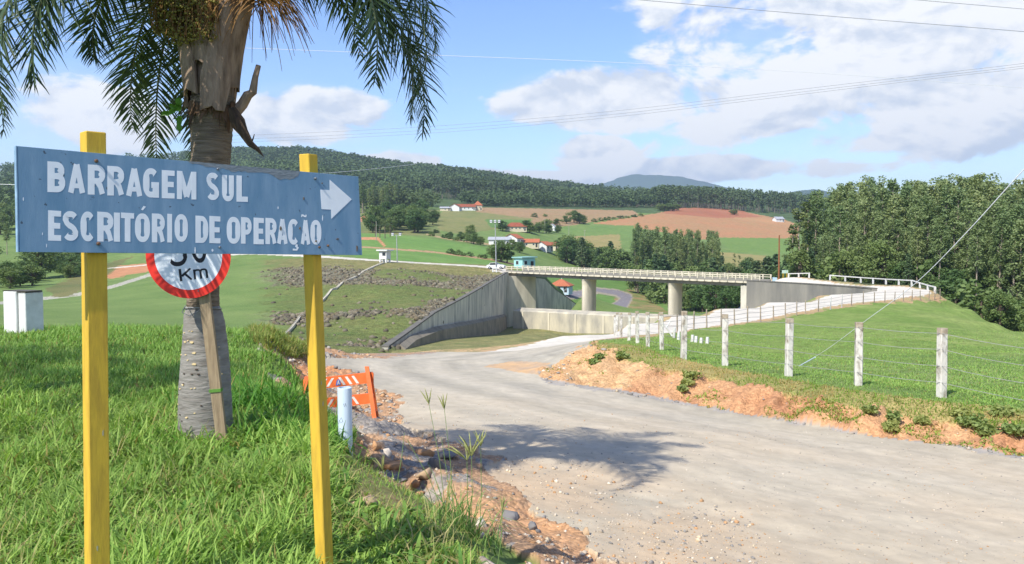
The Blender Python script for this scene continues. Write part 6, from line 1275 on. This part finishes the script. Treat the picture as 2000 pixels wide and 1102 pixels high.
row([(1107, 437, 7), (1121, 436, 11), (1132, 437, 9), (1088, 440, 5.5), (1140, 438, 6)], 'dark bush at the corner of the brown ploughed field', 'bushes by the ploughed fields', 'broad', 28, 470, 1.5)
row([(1160+k*13, 433-k*1.5, rnd9.uniform(2.5, 4)) for k in range(8)], 'low shrub in the hedge line between the two ploughed fields', 'hedge between the ploughed fields', 'bush', 29, 480, 1.7)
row([(1290+k*8, 412, rnd9.uniform(7, 9)) for k in range(5)]+[(1434, 420, 7)], 'dark bush on the upper rim of the red ploughed field', 'bushes on the field rim', 'broad', 30, 640, 1.6)
# little fan of palms on the near field
def small_palm(p, h, seed):
    o = thing('palm_tree', 'small dark palm in the cluster beside a thin pole on the near field', 'palm tree', p, 'palms on the near field'); m = MB(); m.tube([p-Vector((0, 0, .2)), p+Vector((0, 0, h*.6))], [.2, .15], 7); m.build('trunk', BARK, o, origin=p)
    for i in range(9): frond(o, p+Vector((0, 0, h*.6)), i*.7+seed, h*.45, R(55), R(-60), 1.1, n=14, ll=h*.11, origin=p, seed=seed*31+i)
for k, (x, y, h) in enumerate(((742, 464, 8), (752, 466, 9), (762, 463, 8.5), (733, 462, 7.5))): small_palm(hit(x, y, 330), h, k)
# bushes and trees of the left valley
forest(['broad', 'eucalyptus'], 60, [at(-260, 300), at(60, 215), at(112, 225), at(100, 270), at(130, 330), at(210, 420), at(100, 520), at(-300, 480)], 11, 18, 'tall leafy tree in the wood beyond the left end of the blue board', 'wood beyond the left valley', 31, 5.0, 1.2, None, [4, 3])
row([(rnd9.uniform(60, 190), rnd9.uniform(500, 545), rnd9.uniform(3, 6)) for _ in range(30)]+[(rnd9.uniform(-40, 70), rnd9.uniform(545, 572), rnd9.uniform(3.5, 7)) for _ in range(16)], 'bush on the scrubby slope left of the blue board', 'scrub on the left slope', 'broad', 32, 175, 1.3)
for k in PROT:
    for o in PROT[k]:
        for c in list(o.children): bpy.data.objects.remove(c)
        bpy.data.objects.remove(o)
# ---- far woods that read as one mass
def mass(name, n, px0, px1, Y0, Y1, h0, h1, cards, size, label, seed, cond=None, shape='round', hf=None, colr=((.066, .106, .042), (.105, .150, .058))):
    rng = np.random.default_rng(seed); x = rng.uniform(px0, px1, n*3); Y = Y0*(Y1/Y0)**rng.random(n*3); X = (x-1000)/FPX*Y; z = zt(X, Y)
    k = np.ones(len(x), bool) if cond is None else cond(x, Y, X, z); x, Y, X, z = x[k][:n], Y[k][:n], X[k][:n], z[k][:n]; n = len(x); h = rng.uniform(h0, h1, n) if hf is None else hf(x)*rng.uniform(.85, 1.1, n)
    if shape == 'tall':
        c = np.repeat(np.stack([X, Y, z], 1), 7, 0); hh = np.repeat(h, 7); t = np.tile(np.linspace(.32, .97, 7), n); c[:, 2] += hh*t; c[:, :2] += rng.normal(size=(len(c), 2))*hh[:, None]*.035; r_ = hh*.085*(1.35-np.abs(t-.6))
    else:
        c = np.repeat(np.stack([X, Y, z], 1), 6, 0); hh = np.repeat(h, 6); c[:, 2] += hh*rng.uniform(.35, .8, len(c)); c[:, :2] += rng.normal(size=(len(c), 2))*hh[:, None]*.22; r_ = hh*.26
    V_, Q_ = leaf_cards(c, r_, cards, size, rng, .9)
    if shape == 'tall':                                # pale stems
        w = .32; b = np.stack([X, Y, z-1], 1); e1_ = np.array([w, 0, 0]); e2_ = np.array([0, w, 0]); up = np.zeros((n, 3)); up[:, 2] = h*.75+1
        TV = np.stack([b-e1_, b+e1_, b+up+e1_*.4, b+up-e1_*.4, b-e2_, b+e2_, b+up+e2_*.4, b+up-e2_*.4], 1).reshape(-1, 3); V_ = np.concatenate([V_, TV]); Q_ = np.concatenate([Q_, np.arange(n*8).reshape(-1, 4)+len(V_)-len(TV)])
    cc = np.empty((len(V_), 3)); nl = n*(7 if shape == 'tall' else 6)*cards; tint = (.25+.5*rng.random(n))[:, None]; patch = fbm(X*.008, Y*.008, 3, 5)[:, None]
    tc_ = np.array(colr[0])*(1-tint)+np.array(colr[1])*tint; tc_ = tc_*(.75+.5*patch); cc[:nl*4] = np.repeat(tc_, (7 if shape == 'tall' else 6)*cards*4, 0); cc[nl*4:] = (.24, .21, .17)
    o = big_mesh(name, V_, Q_, mat_attr('m_far_leaf', bump=0, var=.25, vscale=.3, trans=.15), col=cc); return stuff(o, label, 'wood')
mass('plantation_wood', 900, 845, 1600, 880, 1010, 22, 30, 9, 2.1, 'far plantation of slim eucalyptus along the top of the ploughed fields', 41, lambda x, Y, X, z: Y > np.interp(x, [845, 930, 1250, 1330, 1430, 1520, 1600], [700, 850, 850, 880, 900, 930, 960]), 'tall', lambda x: np.interp(x, [845, 1000, 1080, 1240, 1290, 1450, 1600], [21, 20, 15, 15, 22, 22, 21]), ((.078, .120, .052), (.115, .160, .070)))
mass('wood_edge', 260, 900, 1330, 790, 890, 9, 17, 10, 2.2, 'belt of rounder far trees at the foot of the plantation', 42, lambda x, Y, X, z: Y > np.interp(x, [900, 1000, 1250, 1330], [800, 800, 850, 870]))
mass('hill_forest', 7500, 360, 1180, 760, 1750, 9, 15, 6, 3.4, 'dark forest covering the long hill behind the farms', 43, lambda x, Y, X, z: Y > np.interp(x, [360, 700, 850, 1000], [760, 770, 1000, 1010]))
mass('hill_forest', 1500, -500, 380, 520, 1750, 11, 18, 7, 3.0, 'dark forest on the hillside at the left edge behind the palm', 44)
mass('hill_forest', 1200, 1100, 2300, 1010, 1500, 12, 20, 7, 3.4, 'distant dark forest behind the plantation', 45)
mass('wood_edge', 150, 690, 850, 640, 780, 12, 20, 8, 2.2, 'pale green belt of trees at the foot of the forested hill', 46, None, 'round', None, ((.075, .11, .04), (.105, .145, .055)))
# ================================================================ GRASS, WEEDS, STONES
def blades(name, X, Y, Zb, L_, W_, lean, m, cols, rng, seg=3, label=None, droop=1.0):
    n = len(X); a = rng.uniform(0, 2*np.pi, n); ln = lean*rng.uniform(.25, 1.35, n); dx, dy = np.cos(a), np.sin(a); tw = a+np.pi/2+rng.uniform(-.6, .6, n); sx_, sy_2 = np.cos(tw), np.sin(tw)
    rows = []
    for k in range(seg+1):
        t = k/seg; hz = L_*(t*np.cos(ln*t*droop)); ho = L_*t*np.sin(ln*(.35+.65*t)*droop); w = W_*(1-t**2.2)*.5+W_*.03
        cx, cy, cz = X+dx*ho, Y+dy*ho, Zb+hz-.015
        rows.append(np.stack([cx-sx_*w, cy-sy_2*w, cz], 1)); rows.append(np.stack([cx+sx_*w, cy+sy_2*w, cz], 1))
    V_ = np.stack(rows, 1).reshape(-1, 3); b = np.arange(n)[:, None]*(2*(seg+1)); q = np.concatenate([np.stack([b[:, 0]+2*k, b[:, 0]+2*k+1, b[:, 0]+2*k+3, b[:, 0]+2*k+2], 1) for k in range(seg)])
    return stuff(big_mesh(name, V_, q, m, col=np.repeat(cols, 2*(seg+1), 0)), label, 'grass')
GM_ = mat_attr('m_grass', rough=.55, bump=0, var=.18, vscale=20, trans=.35)
rng = np.random.default_rng(5)
def scatter(n, u0, u1, Y0, Y1, pw=1.6):
    q = rng.random(n); Y = (Y0**(1-pw)+(Y1**(1-pw)-Y0**(1-pw))*q)**(1/(1-pw)); return rng.uniform(u0, u1, n)*Y, Y
def gcols(n, a, b, dry=.04, dc=(150, 140, 80)):
    t = rng.random(n)[:, None]; c = lin(a)*(1-t)+lin(b)*t; d = rng.random(n) < dry; c[d] = lin(dc)*rng.uniform(.8, 1.1, (d.sum(), 1)); return c
def lawnmask(X, Y):
    pxs, pys = uv_of(X, Y, zt(X, Y)); return samp(lawn, X, Y) & ~((samp(bare, X, Y) | samp(bare, X, np.maximum(Y-.22, 2.4))) & (rng.random(len(X)) < .96)) & pip(pxs+np.where(pys > 1000, 30, np.where(pys > 860, 46, 40)), pys, LAWN_EDGE)
X, Y = scatter(150000, -.78, .05, 2.5, 9.5, 1.9); k = lawnmask(X, Y); X, Y = X[k], Y[k]
cl = fbm(X*2.3, Y*2.3, 3, 201); cl2 = fbm(X*.7, Y*.7, 3, 202); k = rng.random(len(X)) < .25+1.2*np.clip(cl-.2, 0, 1); X, Y, cl, cl2 = X[k], Y[k], cl[k], cl2[k]; n = len(X)
pxs, pys = uv_of(X, Y, zt(X, Y)); L_ = (.08+.28*cl*rng.uniform(.5, 1.25, n))*(.75+.5*cl2)*(1-.62*sstep(pxs, 600, 680)*sstep(pys, 890, 950)); blades('grass', X, Y, zt(X, Y), L_, rng.uniform(.008, .020, n), 1.5, GM_, gcols(n, (110, 146, 62), (162, 188, 96))*(.74+.45*cl2)[:, None], rng, 3, 'lush broad-bladed grass of the lawn in front')
X, Y = scatter(120000, -.80, .0, 8.5, 24, 1.7); k = samp(lawn, X, Y); X, Y = X[k], Y[k]; n = len(X); cl = fbm(X*1.2, Y*1.2, 3, 203)
blades('grass', X, Y, zt(X, Y), (.06+.16*cl)*rng.uniform(.6, 1.3, n), rng.uniform(.010, .024, n), 1.0, GM_, gcols(n, (112, 150, 66), (156, 186, 98), .06)*(.72+.4*cl)[:, None], rng, 2, 'shorter grass of the lawn towards its crest')
# taller tuft round the palm's foot and along the lawn edge
def tuft(name, c, n, r_, L0, L1, w0, w1, a, b, label, lean=1.1, seed=0):
    global rng
    X = c[0]+rng.normal(size=n)*r_; Y = c[1]+rng.normal(size=n)*r_; return blades(name, X, Y, zt(X, Y), rng.uniform(L0, L1, n), rng.uniform(w0, w1, n), lean, GM_, gcols(n, a, b, .06), rng, 4, label, 1.15)
h_ = hit(495, 800, 5); tuft('tall_grass', h_, 420, .30, .30, .62, .010, .022, (74, 122, 48), (110, 156, 66), 'tall arching grass tuft right of the palm foot')
h_ = hit(560, 850, 5); tuft('tall_grass', h_, 300, .26, .2, .45, .010, .020, (84, 132, 50), (122, 168, 70), 'arching grass between the palm and the right sign post')
h_ = hit(655, 872, 5); tuft('tall_grass', h_, 220, .13, .12, .30, .008, .018, (78, 124, 46), (110, 154, 62), 'grass tuft hanging over the edge by the pipe')
h_ = hit(400, 848, 5); tuft('tall_grass', (h_.x, h_.y-.25), 260, .25, .12, .3, .008, .018, (96, 146, 50), (136, 180, 76), 'grass tuft before the palm foot')
h_ = hit(905, 1040, 3.5); tuft('tall_grass', h_, 150, .10, .15, .5, .005, .011, (92, 128, 62), (130, 160, 90), 'thin grass tuft at the edge of the gravel')
# broad-leaved weeds among the grass
X, Y = scatter(9000, -.78, .05, 2.6, 14, 1.7); k = lawnmask(X, Y) & (fbm(X*1.4, Y*1.4, 3, 215) > .52); X, Y = X[k], Y[k]; n = len(X)
blades('lawn_weeds', X, Y, zt(X, Y)+.02, rng.uniform(.06, .17, n), rng.uniform(.02, .042, n), 1.5, GM_, gcols(n, (92, 132, 60), (140, 170, 84), .12, (168, 152, 96)), rng, 3, 'broad-leaved weeds and dry blades among the lawn grass')
X, Y = scatter(14000, -.78, .02, 2.6, 16, 1.7); k = lawnmask(X, Y) & (fbm(X*.8, Y*.8, 3, 216) > .5); X, Y = X[k], Y[k]; n = len(X)
blades('dry_grass', X, Y, zt(X, Y), rng.uniform(.1, .3, n), rng.uniform(.004, .008, n), 1.2, GM_, gcols(n, (168, 160, 104), (140, 150, 84), .2, (190, 176, 124)), rng, 3, 'thin straw-coloured stalks standing in the lawn')
# sparse low grass on the eroded edge
X, Y = scatter(26000, -.24, .06, 4.2, 9, 1.6); pxs, pys = uv_of(X, Y, zt(X, Y)); k = pip(pxs, pys, [(640, 860), (720, 900), (800, 960), (930, 1050), (960, 1110), (800, 1110), (640, 1000)]) & (rng.random(len(X)) < .2+.9*np.clip(fbm(X*3, Y*3, 3, 204)-.35, 0, 1)*2); X, Y = X[k], Y[k]; n = len(X)
blades('low_grass', X, Y, zt(X, Y), rng.uniform(.03, .10, n), rng.uniform(.004, .009, n), 1.2, GM_, gcols(n, (104, 140, 62), (150, 172, 92), .15), rng, 2, 'thin low grass creeping over the eroded lawn edge')
# meadow and verge
X, Y = scatter(150000, .08, .80, 15.5, 60, 1.9); k = samp(meadow, X, Y) & (Y < 60); X, Y = X[k], Y[k]; n = len(X); cl = fbm(X*.8, Y*.8, 3, 205)
blades('meadow_grass', X, Y, zt(X, Y), (.03+.06*cl)*rng.uniform(.6, 1.3, n)*(1+Y*.006), rng.uniform(.007, .014, n)*(1+Y*.03), 1.2, GM_, gcols(n, (114, 150, 70), (158, 184, 98), .08)*(.8+.4*cl)[:, None], rng, 2, 'short bright grass of the meadow behind the fence')
X, Y = scatter(90000, .07, .80, 13.5, 32, 1.6); pxs, pys = uv_of(X, Y, zt(X, Y)); vg = samp(verge, X, Y); bk_ = samp(bank, X, Y) & (fbm(X*.9, Y*.9, 3, 206) > .72); k = vg | bk_; X, Y = X[k], Y[k]; n = len(X); cl = fbm(X*1.1, Y*1.1, 3, 207)
gc = gcols(n, (164, 150, 86), (128, 138, 66), .5, (186, 158, 104)); gc[cl > .55] = gcols(int((cl > .55).sum()), (96, 138, 50), (140, 160, 66), .1)
blades('verge_weeds', X, Y, zt(X, Y), rng.uniform(.04, .13, n)*(.6+.7*cl), rng.uniform(.008, .022, n), 1.2, GM_, gc, rng, 2, 'dry yellowish grass and weeds along the fence on the bank')
X, Y = scatter(60000, .04, .78, 13, 28, 1.5); k = samp(bank, X, Y) & (fbm(X*1.3, Y*1.3, 3, 218)+.10*sstep(fbm(X*.3, Y*.3, 2, 219), .45, .6) > .63); X, Y = X[k], Y[k]; n = len(X)
blades('bank_weeds', X, Y, zt(X, Y), rng.uniform(.04, .12, n), rng.uniform(.02, .045, n), 1.5, GM_, gcols(n, (118, 148, 66), (162, 172, 84), .2, (176, 150, 96)), rng, 2, 'small leafy weeds creeping down the orange cut bank')
# the cut bank beyond the lawn and grass strip under the wall
X, Y = scatter(26000, -.32, -.24, 15, 30, 1.4); pxs, pys = uv_of(X, Y, zt(X, Y)); k = pip(pxs, pys, [(470, 640), (610, 645), (612, 700), (560, 700), (500, 672)]) & (rng.random(len(X)) < .65); X, Y = X[k], Y[k]; n = len(X)
blades('bank_grass', X, Y, zt(X, Y), rng.uniform(.1, .35, n), rng.uniform(.014, .03, n), 1.1, GM_, gcols(n, (112, 136, 62), (150, 158, 84), .25), rng, 2, 'rough grass hanging over the brown cut bank')
# ---- leafy weeds on the bank
WEED = mat('weed_leaf', (.19, .26, .07), (.29, .32, .11), scale=6, rough=.6, trans=.3, rand=.1)
wr = random.Random(3)
for k, (x, y, s) in enumerate((x_, y_, s_*.72) for x_, y_, s_ in ((1350, 738, .35), (1345, 752, .28), (1335, 765, .22), (1215, 700, .3), (1160, 712, .28), (1170, 700, .22), (1740, 842, .28), (1745, 822, .25), (1800, 828, .22), (1900, 835, .4), (1930, 850, .35), (1960, 812, .4), (1880, 815, .35), (1975, 850, .35), (1700, 808, .25))):
    p = hit(x, y, 11); g = np.random.default_rng(k); c_ = [(np.clip(g.normal(), -1.3, 1.3)*s*.30, np.clip(g.normal(), -1.3, 1.3)*s*.28, abs(g.normal())*s*.2+.05) for _ in range(9)]
    V_, Q_ = leaf_cards(c_, [s*.7]*9, 36, .075, g, .5); o = big_mesh('weed', V_, Q_, WEED); o.location = p
    tag(o, 'low leafy weed creeping on the orange bank below the fence', 'weed', 'weeds on the orange bank')
# ---- flowering grass stalks in front
STEM = mat('grass_stem', tuple(lin((132, 158, 92))), tuple(lin((110, 136, 78))), rough=.6, trans=.2); SEED_ = mat('seed_head', tuple(lin((178, 180, 116))), tuple(lin((150, 152, 92))), rough=.7, trans=.25)
def stalk(foot, tip, Y, fingers, fl, label, spread=.5, seed=0, hang=.0):
    g = random.Random(seed); f = P(foot[0], foot[1], Y); f.z = float(zt(f.x, f.y)); t = P(tip[0], tip[1], Y); o = thing('grass_stalk', label, 'grass', f); mid = (f+t)/2+Vector((.012, 0, .01))
    m = MB(); m.tube([f-Vector((0, 0, .03)), mid, t], [.0032, .0026, .0018], 5); m.build('stem', STEM, o, origin=f); d0 = (t-mid).normalized()
    for k in range(fingers):
        a = 6.28*k/fingers+g.uniform(-.3, .3); d = (d0+Vector((math.cos(a)*spread+hang, math.sin(a)*spread, g.uniform(-.1, .2)))).normalized(); p = [Vector(t)]
        for z in range(5): d = (d+Vector((hang*.1, 0, -.10))).normalized(); p.append(p[-1]+d*fl*g.uniform(.8, 1.1)/5)
        m = MB(); m.tube(p, [.0016, .0040, .0046, .0042, .003, .0008], 5, wob=.35); m.build('spikelet', SEED_, o, origin=f)
    return o
for q in (((917, 1000), (921, 892), 5.6, 7, .20, 'tallest fan-headed grass stalk, in the middle of the roadside group', .55, 1), ((935, 985), (939, 872), 5.7, 5, .13, 'upright grass stalk with a narrow head right of the tallest fan', .35, 2), ((908, 1000), (912, 900), 5.65, 6, .19, 'grass stalk with drooping fingers left of the tallest fan', .8, 3),
          ((880, 985), (862, 855), 6.0, 0, .1, 'headless grass stalk leaning at the road edge', .3, 4), ((886, 995), (868, 800), 6.2, 4, .13, 'leaning grass stalk with a feathery head high over the palm shadow', .25, 5), ((872, 975), (838, 790), 6.3, 4, .14, 'grass stalk with a feathery drooping head beside the barrier', .3, 6), ((874, 980), (795, 858), 6.0, 0, .1, 'long thin bare grass stalk slanting over the ditch', .2, 7),
          ((772, 975), (790, 845), 6.1, 0, .1, 'bare upright grass stalk above the ditch', .2, 8), ((746, 945), (748, 918), 6.4, 6, .13, 'short stalk with a fan of pale spikelets on bare soil', .35, 9), ((970, 1085), (981, 1000), 4.9, 4, .10, 'dark thin stalk with a closed head at the bottom by the white log', .12, 10), ((462, 820), (468, 676), 6.9, 0, .1, 'thin weed stalk beside the palm trunk', .2, 11)):
    stalk(q[0], q[1], q[2], q[3], q[4], q[5], q[6], q[7], -.3 if q[7] == 3 else 0)
# ---- stones
ST1 = mat('stone_grey', tuple(lin((132, 130, 128))), tuple(lin((96, 94, 92))), scale=5, rough=.9, bump=.5, bscale=14); ST2 = mat('stone_tan', tuple(lin((188, 164, 132))), tuple(lin((156, 128, 98))), scale=5, rough=.95, bump=.5, bscale=14); ST3 = mat('stone_white', tuple(lin((206, 196, 182))), tuple(lin((176, 160, 140))), scale=5, rough=.9, bump=.4, bscale=14); ST4 = mat('clod_orange', tuple(lin((192, 150, 110))), tuple(lin((160, 120, 84))), scale=5, rough=.95, bump=.7, bscale=16)
def stone_mesh(seed, sub=2):
    import bmesh
    bm = bmesh.new(); bmesh.ops.create_icosphere(bm, subdivisions=sub, radius=1); g = np.random.default_rng(seed); ks = g.normal(size=(11, 3)); ks /= np.linalg.norm(ks, axis=1)[:, None]; os_ = g.uniform(.34, .66, 11)
    for v in bm.verts:
        for k_, o_ in zip(ks, os_):
            e = v.co.dot(Vector(k_))-o_
            if e > 0: v.co -= Vector(k_)*e
        v.co *= 1.35
    V_ = np.array([v.co for v in bm.verts]); F_ = np.array([[v.index for v in f.verts] for f in bm.faces]); bm.free(); return V_, F_
for k, (x, y, w, h, mm_, lb) in enumerate(((854, 902, 34, 28, ST1, 'large grey boulder in the palm shadow at the road edge'), (832, 922, 46, 22, ST2, 'flat tan slab of earth left below the grey boulder'), (782, 935, 22, 14, ST1, 'dark grey stone lodged in the eroded ditch'), (718, 975, 30, 26, ST2, 'pale tan stone beside the right sign post, larger of two'), (687, 980, 24, 26, ST2, 'pale tan stone touching the right sign post'), (941, 1018, 22, 28, ST3, 'whitish rounded stone at the head of the white log'), (938, 1044, 16, 12, ST3, 'small white stone between the log and the rounded stone'), (990, 1003, 34, 22, ST1, 'grey stone half buried beyond the white log'), (775, 905, 44, 26, ST4, 'orange clod at the top of the ditch'), (812, 940, 34, 20, ST4, 'orange clod below the flat tan slab'), (815, 962, 26, 22, ST4, 'orange clod among weeds at the lawn edge'), (735, 868, 28, 18, ST4, 'orange earth lump by the barrier foot'), (755, 880, 22, 16, ST3, 'pale lump of earth at the barrier foot'), (1040, 1025, 26, 18, ST1, 'grey stone on the orange gravel'), (1052, 1035, 18, 14, ST1, 'smaller grey stone on the orange gravel'), (1145, 1038, 20, 18, ST2, 'brown stone on the sandy gravel'), (870, 885, 44, 16, ST1, 'flat grey rock at the rim of the palm shadow'), (825, 880, 36, 22, ST4, 'brown clod in the palm shadow'), (655, 772, 18, 10, ST2, 'tan stone behind the barrier'), (702, 862, 18, 14, ST4, 'orange lump between pipe and barrier'))):
    p = hit(x, y+h*.35, 3.5); s = w*p.y/FPX*.55; V_, F_ = stone_mesh(300+k); V_ = V_*np.array([s, s*.85, h*p.y/FPX*.6]); o = big_mesh('stone' if mm_ is not ST4 else 'earth_clod', V_, F_, mm_); o.location = p+Vector((0, 0, h*p.y/FPX*.10)); o.rotation_euler = (0, 0, k*1.3); tag(o, lb, 'stone' if mm_ is not ST4 else 'clod')
# loose gravel
def gravel(name, n, test, u0, u1, Y0, Y1, s0, s1, cols_, label, seed, pw=1.8):
    global rng
    X, Y = scatter(n, u0, u1, Y0, Y1, pw); k = test(X, Y); X, Y = X[k], Y[k]; n = len(X); V0, F0 = stone_mesh(seed, 1); s = s0*(s1/s0)**(rng.random(n)**2.5)*(.6+.05*Y)
    a = rng.uniform(0, 6.28, n); ca, sa = np.cos(a), np.sin(a); sx_ = s*rng.uniform(.7, 1.3, n); sz_2 = s*rng.uniform(.4, .8, n)
    vx = V0[None, :, 0]*sx_[:, None]; vy = V0[None, :, 1]*s[:, None]; V_ = np.stack([X[:, None]+vx*ca[:, None]-vy*sa[:, None], Y[:, None]+vx*sa[:, None]+vy*ca[:, None], zt(X, Y)[:, None]+V0[None, :, 2]*sz_2[:, None]+sz_2[:, None]*.35], -1).reshape(-1, 3)
    F_ = (F0[None]+(np.arange(n)*len(V0))[:, None, None]).reshape(-1, 3); ci = rng.integers(0, len(cols_), n); cc = np.array([lin(c) for c in cols_])[ci]*rng.uniform(.75, 1.1, (n, 1))
    return stuff(big_mesh(name, V_, F_, mat_attr('m_gravel', bump=.3, bscale=60, var=.15, vscale=40), col=np.repeat(cc, len(V0), 0)), label, 'gravel')
GC = [(156, 150, 142), (138, 134, 128), (176, 164, 146), (196, 178, 150), (188, 148, 108), (206, 194, 174)]
def t_soil(X, Y): return (samp(soil, X, Y) | (samp(road, X, Y) & (samp(sd, X, Y)*rng.random(len(X)) > .25))) & (rng.random(len(X)) < .1+.9*np.clip(fbm(X*1.5, Y*1.5, 3, 210)*2-.5, 0, 1))
gravel('gravel', 22000, t_soil, -.25, .35, 3.5, 16, .005, .034, GC, 'loose stones on the eroded road margin', 400)
gravel('gravel', 9000, lambda X, Y: samp(road, X, Y), -.2, .7, 4, 16, .004, .014, GC, 'fine gravel on the road', 401)
gravel('gravel', 5000, lambda X, Y: samp(mg, X, Y) | (samp(bank, X, Y) & (rng.random(len(X)) < .06)), .02, .75, 11, 26, .012, .05, GC[:4], 'grey stones along the foot of the orange bank', 402, 1.3)
gravel('gravel', 2500, lambda X, Y: samp(soil, X, Y) | (samp(bank, X, Y) & (samp(PXg, X, Y) < 1120)), -.28, .09, 14, 30, .015, .05, GC, 'stones behind the barrier and at the sandy point', 403, 1.3)
# riprap blocks on the embankment
X, Y = scatter(16000, -.34, 0, 66, 176, 1.2); k = (samp(embm, X, Y) > .6) & (rng.random(len(X)) < np.clip(samp(rocky, X, Y), 0, 1)*.9+.012); X, Y = X[k], Y[k]; n = len(X); V0, F0 = stone_mesh(500, 1); s = rng.uniform(.14, .52, n)*(.7+.3*rng.random(n)); a = rng.uniform(0, 6.28, n); ca, sa = np.cos(a), np.sin(a); vx = V0[None, :, 0]*(s*rng.uniform(.7, 1.4, n))[:, None]; vy = V0[None, :, 1]*s[:, None]
V_ = np.stack([X[:, None]+vx*ca[:, None]-vy*sa[:, None], Y[:, None]+vx*sa[:, None]+vy*ca[:, None], zt(X, Y)[:, None]+V0[None, :, 2]*(s*.75)[:, None]], -1).reshape(-1, 3); F_ = (F0[None]+(np.arange(n)*len(V0))[:, None, None]).reshape(-1, 3); ci = np.array([lin(c) for c in ((106, 100, 84), (90, 84, 72), (126, 118, 100), (108, 98, 78))])[rng.integers(0, 4, n)]
stuff(big_mesh('riprap', V_, F_, mat_attr('m_riprap', bump=.5, bscale=3, var=.3, vscale=2), col=np.repeat(ci, len(V0), 0)), 'broken rock lining the face of the embankment', 'rocks')
# weathered log at the bottom edge
lp = [P(941, 1050, 4.75), P(965, 1062, 4.6), P(1000, 1083, 4.45), P(1045, 1112, 4.2), P(1085, 1140, 4.0)]
lp = [Vector((p.x, p.y, float(zt(p.x, p.y))+.025)) for p in lp]; m = MB(); m.tube(lp, [.03, .036, .04, .042, .04], 12, wob=.06); o = m.build('log', mat('log_pale', tuple(lin((196, 184, 168))), tuple(lin((150, 132, 114))), scale=14, rough=.9, bump=.4, bscale=40), smooth=True); tag(o, 'pale weathered log lying in orange soil at the bottom edge', 'log')

# ================================================================ HAZE over the whole valley
hz = MB(); hz.box((0, 0, 304.5), (15900, 15900, 671)); hm = bpy.data.materials.new('haze'); hm.use_nodes = True; nt = hm.node_tree; nt.nodes.clear()
ho = nt.nodes.new('ShaderNodeOutputMaterial'); pv_ = nt.nodes.new('ShaderNodeVolumePrincipled'); pv_.inputs['Color'].default_value = (.66, .82, 1.0, 1); pv_.inputs['Density'].default_value = .00013; pv_.inputs['Anisotropy'].default_value = .2
nt.links.new(pv_.outputs[0], ho.inputs['Volume']); stuff(hz.build('haze', hm), 'thin blue haze over the valley', 'haze')
